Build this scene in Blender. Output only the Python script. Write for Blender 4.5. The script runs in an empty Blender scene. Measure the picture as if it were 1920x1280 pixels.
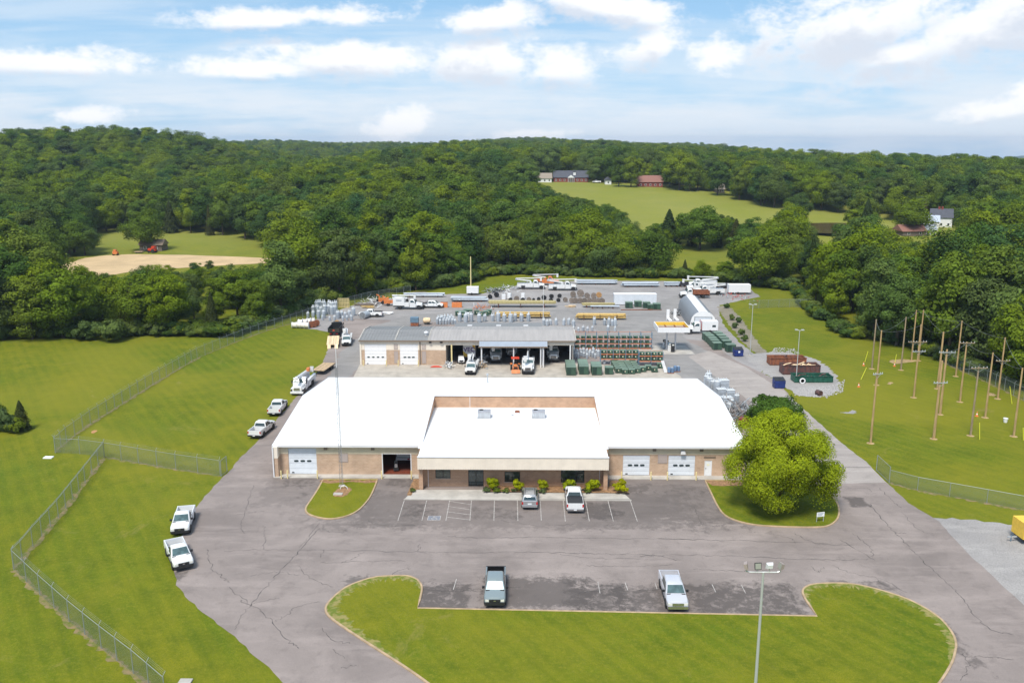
import bpy, bmesh, math, random
import numpy as np
from mathutils import Vector, Matrix
from mathutils.geometry import tessellate_polygon
from math import radians, sin, cos, pi

SC = bpy.context.scene
COL = SC.collection
rnd = random.Random(7)

# ------------------------------------------------------------------ camera
F_PX, YH, CAM_H, VX = 1650.0, 268.0, 42.0, 979.0      # surveyed from the photograph (1920 x 1280)
TH = math.atan((640 - YH) / F_PX)
PS = math.atan((VX - 960) / F_PX / cos(TH))
cd = bpy.data.cameras.new('camera')
cd.sensor_width = 36.0
cd.lens = 36.0 * F_PX / 1920.0
cd.clip_start = 0.5
cd.clip_end = 20000
cam = bpy.data.objects.new('camera', cd)
COL.objects.link(cam)
cam.location = (0, 0, CAM_H)
cam.rotation_euler = (pi / 2 - TH, 0, PS)
SC.camera = cam

# ------------------------------------------------------------------ light
SUN_EL, SUN_AZ = radians(57), radians(203)             # azimuth clockwise from +Y (behind the camera, a little left)
w = bpy.data.worlds.new('World')
SC.world = w
w.use_nodes = True
sd = bpy.data.lights.new('sun', 'SUN')
sd.energy = 3.0
sd.angle = radians(16)
sd.color = (1.0, 0.94, 0.84)
sun = bpy.data.objects.new('sun', sd)
COL.objects.link(sun)
sdir = Vector((sin(SUN_AZ) * cos(SUN_EL), cos(SUN_AZ) * cos(SUN_EL), sin(SUN_EL)))
sun.rotation_euler = (-sdir).to_track_quat('-Z', 'Y').to_euler()
sun.location = (0, 0, 200)
SC.view_settings.view_transform = 'Standard'
SC.view_settings.look = 'None'
SC.view_settings.gamma = 1
SC.view_settings.exposure = 0.62
SC.view_settings.use_curve_mapping = False
SC.cycles.max_bounces = 6
SC.cycles.diffuse_bounces = 3
SC.cycles.glossy_bounces = 3
SC.cycles.transmission_bounces = 3
SC.cycles.transparent_max_bounces = 12
SC.cycles.volume_bounces = 0
SC.cycles.caustics_reflective = False
SC.cycles.caustics_refractive = False
SC.cycles.use_denoising = True

def build_sky():
    nt = w.node_tree
    nt.nodes.clear()
    N = nt.nodes.new
    L = nt.links.new
    def val(v):
        return v
    def math_(op, a, b=None, c=None, clamp=False):
        n = N('ShaderNodeMath'); n.operation = op; n.use_clamp = clamp
        for i, x in enumerate((a, b, c)):
            if x is None: continue
            if isinstance(x, (int, float)): n.inputs[i].default_value = x
            else: L(x, n.inputs[i])
        return n.outputs[0]
    def smooth(x, a, b):
        n = N('ShaderNodeMapRange'); n.interpolation_type = 'SMOOTHERSTEP'
        L(x, n.inputs[0]); n.inputs[1].default_value = a; n.inputs[2].default_value = b
        return n.outputs[0]
    def mix(f, a, b):
        n = N('ShaderNodeMix'); n.data_type = 'RGBA'
        for x, s in ((f, n.inputs[0]), (a, n.inputs[6]), (b, n.inputs[7])):
            if isinstance(x, (int, float)): s.default_value = x
            elif isinstance(x, tuple): s.default_value = (*x, 1)
            else: L(x, s)
        return n.outputs[2]
    sky = N('ShaderNodeTexSky'); sky.sky_type = 'NISHITA'; sky.sun_disc = False
    sky.sun_elevation = SUN_EL; sky.sun_rotation = SUN_AZ
    sky.altitude = 200; sky.air_density = 1.0; sky.dust_density = 0.6; sky.ozone_density = 1.6
    tc = N('ShaderNodeTexCoord')
    sep = N('ShaderNodeSeparateXYZ'); L(tc.outputs['Generated'], sep.inputs[0])
    X, Y, Z = sep.outputs
    az = math_('ARCTAN2', X, Y)                         # 0 = +Y, positive to the right
    el = math_('ARCSINE', Z)
    zc = math_('MAXIMUM', Z, 0.0)
    # cloud deck seen in perspective: direction projected on a plane overhead
    den = math_('ADD', zc, 0.10)
    px = math_('DIVIDE', X, den); py = math_('DIVIDE', Y, den)
    def noise(x, y, z, sc, det, rough, dist=0.0):
        c = N('ShaderNodeCombineXYZ')
        for i, s in enumerate((x, y, z)):
            if isinstance(s, (int, float)): c.inputs[i].default_value = s
            else: L(s, c.inputs[i])
        n = N('ShaderNodeTexNoise'); n.inputs['Scale'].default_value = sc; n.inputs['Detail'].default_value = det
        n.inputs['Roughness'].default_value = rough; n.inputs['Distortion'].default_value = dist
        L(c.outputs[0], n.inputs['Vector'])
        return n.outputs['Fac']
    # thin high streaks, drawn out sideways
    n1 = noise(math_('MULTIPLY', px, 0.28), py, 3.7, 0.9, 4, 0.58, 0.5)
    n1b = noise(math_('MULTIPLY', px, 0.5), py, 9.1, 2.8, 3, 0.62, 0.6)
    st = math_('ADD', math_('MULTIPLY', n1, 0.7), math_('MULTIPLY', n1b, 0.3))
    cirrus = smooth(st, 0.40, 0.60)
    # puffy clouds
    ne = noise(az, math_('MULTIPLY', el, 1.7), 1.3, 15.0, 6, 0.60, 0.2)
    nf = noise(az, math_('MULTIPLY', el, 1.5), 5.3, 60.0, 4, 0.62, 0.0)
    edge = math_('ADD', math_('MULTIPLY', math_('SUBTRACT', ne, 0.5), 2.6), math_('MULTIPLY', math_('SUBTRACT', nf, 0.5), 1.3))
    blobs = []; blobs2 = []
    up = N('ShaderNodeVectorMath'); up.operation = 'ADD'; up.inputs[1].default_value = (0.004, 0.017, 0)
    dirv = N('ShaderNodeCombineXYZ'); L(az, dirv.inputs[0]); L(el, dirv.inputs[1])
    L(dirv.outputs[0], up.inputs[0])
    def blob(u, v, ru, rv, rot=0.0):
        # a cloud given by where it stands in the sky (azimuth, elevation) and how wide and tall it is
        a0 = math.atan((u - 960) / F_PX) - PS
        e0 = math.atan((640 - v) / F_PX) - TH
        mp = N('ShaderNodeMapping'); mp.vector_type = 'TEXTURE'
        mp.inputs['Location'].default_value = (a0, e0, 0); mp.inputs['Rotation'].default_value = (0, 0, rot); mp.inputs['Scale'].default_value = (ru / F_PX, rv / F_PX, 1)
        L(dirv.outputs[0], mp.inputs[0])
        ln = N('ShaderNodeVectorMath'); ln.operation = 'LENGTH'; L(mp.outputs[0], ln.inputs[0])
        blobs.append(ln.outputs['Value'])
        if ru > 70:
            m2 = N('ShaderNodeMapping'); m2.vector_type = 'TEXTURE'
            for k in ('Location', 'Rotation', 'Scale'): m2.inputs[k].default_value = mp.inputs[k].default_value
            L(up.outputs[0], m2.inputs[0]); l2 = N('ShaderNodeVectorMath'); l2.operation = 'LENGTH'; L(m2.outputs[0], l2.inputs[0]); blobs2.append(l2.outputs['Value'])
    for b in ((1590, 60, 235, 85, 0.12), (1800, 80, 270, 72, 0.26), (1660, 112, 130, 34, 0.1), (1900, 40, 150, 60, 0.3),
              (920, 118, 140, 62, 0.0), (1040, 130, 110, 48, 0.0), (660, 115, 200, 42, -0.02), (520, 135, 150, 24, 0.0),
              (1215, 90, 85, 52, 0.45), (1320, 105, 70, 45, 0.1), (915, 38, 110, 34, 0.1), (130, 132, 190, 32, 0.0),
              (755, 236, 66, 34, 0.35), (1830, 214, 100, 24, 0.2), (1915, 188, 60, 34, 0.2), (190, 222, 90, 20, 0.1),
              (1150, 18, 170, 34, -0.2), (2180, 60, 240, 80, 0.2), (-260, 60, 260, 70, 0.0), (560, 40, 240, 22, 0.05), (1000, 255, 120, 16, 0.0)):
        blob(*b)
    cum = None
    for d in blobs:
        cum = d if cum is None else math_('MINIMUM', cum, d)
    cum = math_('SUBTRACT', 1.0, cum)
    above = None
    for d in blobs2: above = d if above is None else math_('MINIMUM', above, d)
    above = math_('SUBTRACT', 1.0, above)
    body = math_('ADD', math_('MULTIPLY', cum, 1.15), math_('MULTIPLY', edge, 0.85))
    cumulus = smooth(body, -0.12, 0.85)
    # the same kind of cloud over the rest of the sky
    n3 = noise(px, py, 0.4, 0.55, 3, 0.6, 0.0)
    over = math_('MULTIPLY', smooth(n3, 0.52, 0.66), smooth(el, 0.35, 0.60))
    # low bank near the horizon
    nb = noise(az, math_('MULTIPLY', el, 5.0), 2.2, 5.0, 4, 0.6, 0.0)
    bank = math_('MULTIPLY', smooth(nb, 0.30, 0.62), math_('SUBTRACT', 1.0, smooth(el, 0.03, 0.10)))
    haze = math_('SUBTRACT', 1.0, smooth(el, -0.02, 0.22))
    lowblue = mix(math_('MULTIPLY', haze, 0.45), sky.outputs[0], (7.6, 8.7, 9.7))
    blue = mix(0.46, lowblue, (3.0, 6.6, 10.9))
    c1 = mix(math_('MULTIPLY', cirrus, 0.52), blue, (7.4, 8.4, 9.4))
    c2 = mix(math_('MULTIPLY', bank, 0.75), c1, (8.3, 8.8, 9.4))
    under = smooth(math_('ADD', math_('SUBTRACT', above, math_('MULTIPLY', cum, 0.55)), math_('MULTIPLY', edge, 0.5)), -0.05, 0.65)
    white = mix(under, (10.3, 10.3, 10.4), (7.2, 7.7, 8.6))
    c3 = mix(math_('MULTIPLY', cumulus, 0.93), c2, white)
    c4 = mix(math_('MULTIPLY', over, 0.8), c3, (8.4, 8.6, 9.0))
    bg = N('ShaderNodeBackground'); L(c4, bg.inputs[0]); bg.inputs[1].default_value = 0.069
    out = N('ShaderNodeOutputWorld'); L(bg.outputs[0], out.inputs[0])
build_sky()
w.cycles.sampling_method = 'MANUAL'
w.cycles.sample_map_resolution = 256

# ------------------------------------------------------------------ survey helpers
_R = Vector((cos(PS), sin(PS), 0))
_Fw = Vector((-sin(PS) * cos(TH), cos(PS) * cos(TH), -sin(TH)))
_U = Vector((-sin(PS) * sin(TH), cos(PS) * sin(TH), cos(TH)))
def ray(u, v):
    return _Fw + _R * ((u - 960) / F_PX) + _U * ((640 - v) / F_PX)
def P(u, v, z=0.0):                 # photo pixel -> point on the level z
    d = ray(u, v); t = (z - CAM_H) / d.z
    return Vector((d.x * t, d.y * t, z))
def PY(u, v, y):                    # photo pixel -> point on the upright plane Y = y
    d = ray(u, v); t = y / d.y
    return Vector((d.x * t, y, CAM_H + d.z * t))
def Q(x, y, z):
    r = Vector((x, y, z - CAM_H)); d = r.dot(_Fw)
    return 960 + F_PX * r.dot(_R) / d, 640 - F_PX * r.dot(_U) / d
def sstep(t):
    t = min(1.0, max(0.0, t)); return t * t * (3 - 2 * t)
def terrain(x, y):
    mid = 17.0 * sstep((y - 290) / 370.0) * (1.0 - 0.35 * sstep((x - 50) / 180.0) - 0.2 * sstep((x - 230) / 300.0))
    mid *= 1.0 - 1.5 * sstep((x - 250) / 350.0) * sstep((y - 560) / 350.0)
    if x < -60: mid *= 1.0 - 0.6 * sstep((-x - 60) / 120.0)
    left = 24.0 * sstep((y - 385) / 380.0) * sstep((-x - 175 - 0.05 * (y - 400)) / 150.0) * (1.0 - 0.8 * sstep((y - 800) / 400.0))
    far = sstep((y - 750) / 1000.0) * (5.0 - 56.0 * sstep((x - 150) / 900.0))
    if y < 275: return 0.0
    far -= 90.0 * sstep((y - 2750) / 700.0)
    pw = math.exp(-((x - 146) / 42.0) ** 4 - ((y - 431) / 34.0) ** 4)
    bump = (sin(x * 0.011 + 1.3) * sin(y * 0.007 + 0.4) * 4.0 + sin(x * 0.023 + y * 0.004) * 2.0) * sstep((y - 500) / 500.0)
    return (mid + left + far + bump) * (1 - pw) + pw * 3.6

# ------------------------------------------------------------------ object helpers
def tag(o, label=None, cat=None, group=None, kind=None):
    if label: o['label'] = label
    if cat: o['category'] = cat
    if group: o['group'] = group
    if kind: o['kind'] = kind
    return o
def thing(name, label, cat, loc=(0, 0, 0), rz=0.0, group=None):
    o = bpy.data.objects.new(name, None); COL.objects.link(o)
    o.empty_display_size = 0.3
    o.location = loc; o.rotation_euler = (0, 0, rz)
    return tag(o, label, cat, group)
KIDS = {}
def copy_tree(o, parent=None):
    c = o.copy(); COL.objects.link(c)
    if parent is not None: c.parent = parent
    KIDS[c.name] = [copy_tree(ch, c) for ch in KIDS.get(o.name, [])]
    return c
def dup(o, loc, rz=None, label=None, group=None):
    c = copy_tree(o)
    c.location = loc
    if rz is not None: c.rotation_euler = (0, 0, rz)
    if label: c['label'] = label
    if group: c['group'] = group
    return c

class MB:
    def __init__(s): s.v = []; s.f = []
    def box(s, x0, x1, y0, y1, z0, z1):
        n = len(s.v)
        s.v += [(x0, y0, z0), (x1, y0, z0), (x1, y1, z0), (x0, y1, z0), (x0, y0, z1), (x1, y0, z1), (x1, y1, z1), (x0, y1, z1)]
        s.f += [[n + i for i in q] for q in ((3, 2, 1, 0), (4, 5, 6, 7), (0, 1, 5, 4), (1, 2, 6, 5), (2, 3, 7, 6), (3, 0, 4, 7))]
        return s
    def cbox(s, cx, cy, cz, sx, sy, sz): return s.box(cx - sx / 2, cx + sx / 2, cy - sy / 2, cy + sy / 2, cz - sz / 2, cz + sz / 2)
    def quad(s, a, b, c, d):
        n = len(s.v); s.v += [tuple(a), tuple(b), tuple(c), tuple(d)]; s.f.append([n, n + 1, n + 2, n + 3]); return s
    def poly(s, pts):
        n = len(s.v); s.v += [tuple(p) for p in pts]; s.f.append(list(range(n, n + len(pts)))); return s
    def loft(s, loops, cap=True, closed=True):
        n = len(s.v); k = len(loops[0])
        for l in loops: s.v += [tuple(p) for p in l]
        for i in range(len(loops) - 1):
            for j in range(k if closed else k - 1):
                a = n + i * k + j; b = n + i * k + (j + 1) % k
                s.f.append([a, b, b + k, a + k])
        if cap:
            s.f.append([n + j for j in range(k)][::-1]); m = n + (len(loops) - 1) * k; s.f.append([m + j for j in range(k)])
        return s
    def tube(s, p0, p1, r0, r1=None, n=8, cap=True):
        r1 = r0 if r1 is None else r1
        p0, p1 = Vector(p0), Vector(p1); d = (p1 - p0)
        if d.length < 1e-6: return s
        d.normalize()
        a = d.orthogonal().normalized(); b = d.cross(a)
        L0 = [p0 + (a * cos(2 * pi * i / n) + b * sin(2 * pi * i / n)) * r0 for i in range(n)]
        L1 = [p1 + (a * cos(2 * pi * i / n) + b * sin(2 * pi * i / n)) * r1 for i in range(n)]
        return s.loft([L0, L1], cap)
    def bar(s, p0, p1, wd, ht, up=(0, 0, 1)):
        p0, p1 = Vector(p0), Vector(p1); d = (p1 - p0).normalized(); u = Vector(up)
        sd_ = d.cross(u)
        if sd_.length < 1e-4: sd_ = d.orthogonal()
        sd_.normalize(); u = sd_.cross(d).normalized()
        o = [sd_ * a * wd / 2 + u * b * ht / 2 for a, b in ((-1, -1), (1, -1), (1, 1), (-1, 1))]
        return s.loft([[p0 + q for q in o], [p1 + q for q in o]])
    def path(s, pts, r, n=6):
        for a, b in zip(pts[:-1], pts[1:]): s.tube(a, b, r, n=n)
        return s
    def lathe(s, prof, c=(0, 0, 0), n=12, axis='z'):
        loops = []
        for r, h in prof:
            l = []
            for i in range(n):
                a = 2 * pi * i / n
                p = (r * cos(a), r * sin(a), h)
                if axis == 'x': p = (h, r * cos(a), r * sin(a))
                elif axis == 'y': p = (r * cos(a), h, -r * sin(a))
                l.append((p[0] + c[0], p[1] + c[1], p[2] + c[2]))
            loops.append(l)
        return s.loft(loops)
    def mesh(s, name, mt=None, smooth=None):
        m = bpy.data.meshes.new(name); m.from_pydata([tuple(q) for q in s.v], [], s.f); 
        if smooth is not None:
            bm = bmesh.new(); bm.from_mesh(m); bmesh.ops.recalc_face_normals(bm, faces=bm.faces); bm.to_mesh(m); bm.free()
            m.polygons.foreach_set('use_smooth', [True] * len(m.polygons))
            m.set_sharp_from_angle(angle=radians(smooth))
        if mt: m.materials.append(mt)
        m.update()
        return m
    def build(s, name, mt, parent=None, smooth=None):
        o = bpy.data.objects.new(name, s.mesh(name, mt, smooth)); COL.objects.link(o)
        if parent is not None:
            o.parent = parent; KIDS.setdefault(parent.name, []).append(o)
        return o
def part(name, me, parent, loc=(0, 0, 0), rot=(0, 0, 0), scale=None):
    o = bpy.data.objects.new(name, me); COL.objects.link(o); o.parent = parent
    o.location = loc; o.rotation_euler = rot
    if scale: o.scale = scale
    KIDS.setdefault(parent.name, []).append(o)
    return o
def sheet(name, pts, z, mt, parent=None, kind='structure'):
    tri = tessellate_polygon([[Vector((p[0], p[1], 0)) for p in pts]])
    v = [(p[0], p[1], z if not callable(z) else z(p[0], p[1])) for p in pts]
    m = bpy.data.meshes.new(name); fs = []
    for t in tri:
        a, b, c = (Vector(v[i]) for i in t)
        fs.append(t if (b - a).cross(c - a).z > 0 else t[::-1])
    m.from_pydata(v, [], fs); m.materials.append(mt)
    o = bpy.data.objects.new(name, m); COL.objects.link(o)
    if parent is not None: o.parent = parent; KIDS.setdefault(parent.name, []).append(o)
    elif kind: o['kind'] = kind
    return o
def spline(pts, k=5, closed=True):
    out = []; n = len(pts)
    for i in range(n if closed else n - 1):
        p0, p1, p2, p3 = (Vector(pts[j % n]) if closed else Vector(pts[min(max(j, 0), n - 1)]) for j in (i - 1, i, i + 1, i + 2))
        for t in range(k):
            t /= k
            out.append(0.5 * ((2 * p1) + (p2 - p0) * t + (2 * p0 - 5 * p1 + 4 * p2 - p3) * t * t + (3 * p1 - p0 - 3 * p2 + p3) * t ** 3))
    if not closed: out.append(Vector(pts[-1]))
    return out
def rough_edge(pts, step=0.8, amp=0.12, seed=1):
    r = random.Random(seed); out = []; n = len(pts)
    for i in range(n):
        a, b = Vector(pts[i]), Vector(pts[(i + 1) % n]); L = (b - a).length; k = min(200, max(1, int(L / step)))
        nn = Vector((-(b - a).y, (b - a).x, 0)).normalized() if L > 1e-6 else Vector((0, 0, 0))
        for j in range(k): out.append(a + (b - a) * (j / k) + nn * r.uniform(-amp, amp))
    return out
def GP(l, z=0.0): return [P(u, v, z) for u, v in l]

# ------------------------------------------------------------------ materials
def _nodes(m):
    m.use_nodes = True; nt = m.node_tree; b = nt.nodes['Principled BSDF']; return nt, b
def mat(name, col, rough=0.6, metal=0.0, var=0.0, scale=3.0, bump=0.0, bscale=None, col2=None, coat=0.0, spec=0.5, lo=0.35, hi=0.65, det=5, stretch=None, rand=0.0):
    m = bpy.data.materials.new(name); nt, b = _nodes(m); N = nt.nodes.new; L = nt.links.new
    b.inputs['Base Color'].default_value = (*col, 1); b.inputs['Roughness'].default_value = rough; b.inputs['Metallic'].default_value = metal
    b.inputs['Specular IOR Level'].default_value = spec
    if coat: b.inputs['Coat Weight'].default_value = coat; b.inputs['Coat Roughness'].default_value = 0.06
    tc = N('ShaderNodeTexCoord'); src = tc.outputs['Object']
    if stretch:
        mp = N('ShaderNodeMapping'); mp.inputs['Scale'].default_value = stretch; L(src, mp.inputs[0]); src = mp.outputs[0]
    out = None
    if var or col2:
        n = N('ShaderNodeTexNoise'); n.inputs['Scale'].default_value = scale; n.inputs['Detail'].default_value = det; n.inputs['Roughness'].default_value = 0.62
        L(src, n.inputs['Vector'])
        r = N('ShaderNodeMapRange'); L(n.outputs['Fac'], r.inputs[0]); r.inputs[1].default_value = lo; r.inputs[2].default_value = hi
        mx = N('ShaderNodeMix'); mx.data_type = 'RGBA'; L(r.outputs[0], mx.inputs[0])
        c2 = col2 if col2 else tuple(c * (1 - var) for c in col)
        mx.inputs[6].default_value = (*(c2 if not col2 else col), 1)
        mx.inputs[7].default_value = (*(tuple(min(1, c * (1 + var)) for c in col) if not col2 else col2), 1)
        out = mx.outputs[2]
    if rand:
        oi = N('ShaderNodeObjectInfo'); h = N('ShaderNodeHueSaturation')
        r2 = N('ShaderNodeMapRange'); L(oi.outputs['Random'], r2.inputs[0]); r2.inputs[3].default_value = 1 - rand; r2.inputs[4].default_value = 1 + rand
        L(r2.outputs[0], h.inputs['Value'])
        if out is not None: L(out, h.inputs['Color'])
        else: h.inputs['Color'].default_value = (*col, 1)
        out = h.outputs[0]
    if out is not None: L(out, b.inputs['Base Color'])
    if bump:
        n2 = N('ShaderNodeTexNoise'); n2.inputs['Scale'].default_value = bscale or scale * 6; n2.inputs['Detail'].default_value = 4
        L(src, n2.inputs['Vector'])
        bp = N('ShaderNodeBump'); bp.inputs['Strength'].default_value = bump; bp.inputs['Distance'].default_value = 0.03
        L(n2.outputs['Fac'], bp.inputs['Height']); L(bp.outputs[0], b.inputs['Normal'])
    return m

M = {}
def std():
    M['white'] = mat('white_paint', (.73, .74, .75), .35, coat=.6, var=.04, scale=2)
    M['silver'] = mat('silver_paint', (.42, .43, .45), .3, .55, coat=.6)
    M['silver2'] = mat('pale_silver_paint', (.62, .62, .66), .3, .3, coat=.6)
    M['bluegrey'] = mat('grey_blue_paint', (.22, .265, .275), .32, .15, coat=.7)
    M['black'] = mat('black_plastic', (.018, .018, .02), .55)
    M['blackp'] = mat('black_paint', (.02, .02, .022), .35, coat=.4)
    M['tyre'] = mat('tyre_rubber', (.022, .022, .022), .85, var=.2, scale=8)
    M['rim'] = mat('wheel_metal', (.45, .45, .46), .35, .8)
    M['rimw'] = mat('white_wheel', (.6, .6, .6), .45, .1)
    M['glass'] = mat('tinted_glass', (.03, .05, .055), .04, 0, spec=.9)
    M['glass2'] = mat('windscreen_glass', (.07, .115, .12), .05, 0, spec=.8, var=.3, scale=2.2)
    M['shade'] = mat('painted_windscreen_reflection', (.62, .76, .78), .25, .3, var=.15, scale=3)  # light aqua reflection put into the windscreen's own colour
    M['red'] = mat('red_lens', (.45, .02, .02), .3)
    M['amber'] = mat('lamp_lens', (.75, .74, .68), .2)
    M['orange'] = mat('orange_paint', (.60, .19, .055), .5, var=.15, scale=2)
    M['redp'] = mat('red_paint', (.55, .05, .02), .45, var=.1, scale=2)
    M['chrome'] = mat('bright_metal', (.6, .6, .62), .25, .9)
    M['steel'] = mat('galvanised_steel', (.44, .47, .50), .5, .35, var=.12, scale=1.5)
    M['fpost'] = mat('fence_post_steel', (.29, .32, .32), .5, .3)
    M['canspray'] = mat('grey_tank_paint', (.42, .47, .53), .5, .1, var=.1, scale=2, rand=.18)
    M['cancap'] = mat('grey_lid_paint', (.60, .63, .66), .5, .1)
    M['porcelain'] = mat('brown_porcelain', (.26, .22, .2), .3)
    M['green'] = mat('green_cabinet_paint', (.045, .098, .065), .5, var=.14, scale=1.3, rand=.18)
    M['greend'] = mat('dark_green_panel', (.02, .05, .036), .5, rand=.1)
    M['greent'] = mat('faded_green_top', (.14, .20, .15), .55, var=.15, scale=1.5, rand=.15)
    M['yellow'] = mat('yellow_paint', (.78, .50, .06), .55, var=.08)
    M['boll'] = mat('cream_yellow_paint', (.72, .60, .30), .6, var=.1, scale=3)
    M['sticker'] = mat('pale_sticker', (.80, .77, .55), .6)
    M['rust'] = mat('rusty_steel', (.15, .055, .035), .85, .1, var=.5, scale=2.2, col2=(.33, .12, .055), bump=.2)
    M['rustd'] = mat('dark_rusty_steel', (.07, .05, .052), .85, .1, col2=(.17, .065, .05), scale=1.6)
    M['blue'] = mat('blue_paint', (.014, .032, .17), .45, var=.25, scale=1.4)
    M['rackblue'] = mat('blue_rack_paint', (.12, .20, .28), .5, var=.2)
    M['rackor'] = mat('orange_rack_paint', (.58, .20, .09), .55, var=.2)
    M['darkg'] = mat('dark_green_paint', (.012, .085, .055), .5, var=.25, scale=1.2)
    M['wood'] = mat('pole_wood', (.40, .27, .13), .85, var=.25, scale=5, stretch=(1, 1, .12), bump=.3)
    M['woodg'] = mat('grey_pole_wood', (.29, .22, .14), .85, var=.28, scale=5, stretch=(1, 1, .12), bump=.3)
    M['woody'] = mat('yellow_pole_wood', (.52, .36, .13), .8, var=.2, scale=2.0, rand=.22)
    M['woodgn'] = mat('treated_pole_wood', (.36, .31, .15), .8, var=.2, scale=2.0, rand=.2)
    M['plank'] = mat('deck_planks', (.46, .33, .20), .85, var=.3, scale=2.5, stretch=(6, .4, 1), rand=.15)
    M['plankp'] = mat('pale_lumber', (.68, .52, .33), .8, var=.2, scale=3, rand=.2)
    M['reel'] = mat('weathered_reel_wood', (.20, .165, .14), .9, var=.25, scale=4, rand=.25)
    M['reelo'] = mat('new_reel_wood', (.42, .24, .10), .85, var=.25, scale=4)
    M['cable'] = mat('black_cable', (.03, .03, .032), .6, var=.2, scale=14)
    M['cablew'] = mat('white_reel_wrap', (.72, .66, .60), .6, var=.1, scale=3)
    M['cabler'] = mat('copper_red_cable', (.33, .10, .06), .6, var=.3, scale=6)
    M['cone'] = mat('orange_cone', (.75, .19, .05), .6)
    M['pvc'] = mat('yellow_guy_guard', (.72, .72, .06), .5)
    M['brass'] = mat('wire', (.33, .34, .34), .5, .6)
    M['concrete'] = mat('concrete', (.40, .36, .31), .9, var=.16, scale=.55, bump=.15, bscale=6, det=8)
    M['concretel'] = mat('pale_concrete', (.42, .395, .36), .9, var=.16, scale=.5, bump=.15, bscale=6, det=9)
    M['kerb'] = mat('kerb_concrete', (.40, .29, .18), .9, var=.2, scale=1.2, bump=.2, bscale=9)
    M['mulch'] = mat('bark_mulch', (.26, .15, .075), .95, var=.4, scale=3.5, bump=.5, bscale=14)
    M['dirt'] = mat('bare_tan_soil', (.50, .36, .20), .95, var=.14, scale=.10, bump=.3, bscale=3, det=8)
    M['stone'] = mat('gravel_stone', (.36, .35, .35), .9, var=.25, scale=4, rand=.2)
    M['foam'] = mat('white_line_paint', (.37, .345, .325), .8, var=.34, scale=2.2, det=8)
    M['hcblue'] = mat('faded_blue_paint', (.19, .20, .235), .8, var=.25, scale=4)
    M['crack'] = mat('crack_filler', (.035, .034, .034), .9)
    M['roofw'] = mat('white_membrane_roof', (.84, .84, .84), .55, var=.035, scale=.35, det=9)
    M['roofl'] = mat('pale_metal_roof', (.44, .405, .38), .5, .25, var=.08, scale=.4, stretch=(3, .3, 1))
    M['roofd'] = mat('weathered_metal_roof', (.26, .255, .25), .55, .25, var=.12, scale=.5, stretch=(.3, 3, 1))
    M['roofb'] = mat('blue_grey_metal_roof', (.36, .40, .46), .5, .25, var=.06, scale=.6)
    M['cream'] = mat('cream_ribbed_metal', (.68, .60, .45), .55, .05, var=.07, scale=.8)
    M['creamb'] = mat('pale_beige_metal', (.78, .70, .60), .55, .05, var=.05, scale=.8)
    M['trim'] = mat('white_metal_trim', (.74, .74, .76), .45, .1)
    M['brown'] = mat('brown_trim', (.20, .15, .11), .6)
    M['doorw'] = mat('white_door_panel', (.66, .70, .76), .5, var=.05, scale=1.2)
    M['doorw2'] = mat('plain_white_door_panel', (.80, .80, .82), .5, var=.04, scale=1.2)
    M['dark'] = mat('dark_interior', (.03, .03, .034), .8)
    M['redfl'] = mat('red_shop_floor', (.17, .045, .025), .45, var=.2)
    M['louvre'] = mat('louvre_metal', (.40, .33, .30), .55, .2)
    M['frame'] = mat('dark_window_frame', (.02, .02, .02), .5)
    M['ac'] = mat('air_unit_metal', (.40, .40, .43), .5, .3, var=.12, scale=2)
    M['mast'] = mat('lattice_steel', (.27, .27, .28), .55, .5)
    M['lamp'] = mat('lamp_post_paint', (.55, .57, .57), .45, .4)
    M['bark'] = mat('tree_bark', (.10, .075, .05), .95, var=.3, scale=6, bump=.4)
    M['quon'] = mat('quonset_side_metal', (.27, .285, .31), .5, .35, var=.07, scale=1, stretch=(1, 5, 1))
    M['tarp'] = mat('white_sheet_cover', (.80, .80, .81), .6, var=.05, scale=1)
    M['greyblue'] = mat('dark_end_steel', (.02, .022, .03), .6)
    M['galv'] = mat('grey_steel_pole_metal', (.40, .45, .51), .45, .4, var=.08, scale=1.2, rand=.1)
    M['scrap'] = mat('mixed_scrap', (.33, .31, .31), .7, .2, var=.4, scale=2, rand=.4)
    M['sgrass'] = mat('seeding', (.1, .2, .02), .9)
    M['brickr'] = mat('red_house_brick', (.22, .05, .04), .85, var=.12, scale=2)
    M['shing'] = mat('slate_shingle', (.07, .075, .095), .8, var=.15, scale=1)
    M['shingt'] = mat('tan_shingle', (.27, .23, .19), .85, var=.1)
    M['shingr'] = mat('red_brown_shingle', (.25, .12, .095), .85, var=.1)
    M['hwhite'] = mat('white_siding', (.75, .76, .78), .6, var=.04)
    M['tin'] = mat('bright_tin_roof', (.52, .57, .66), .45, .3, var=.08)
    M['barnw'] = mat('old_barn_boards', (.15, .12, .10), .9, var=.3, scale=4)
    M['water'] = mat('muddy_pond_water', (.115, .085, .035), .12, spec=.6)
    M['maroon'] = mat('maroon_tank_paint', (.20, .012, .03), .35, coat=.3)
std()

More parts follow.
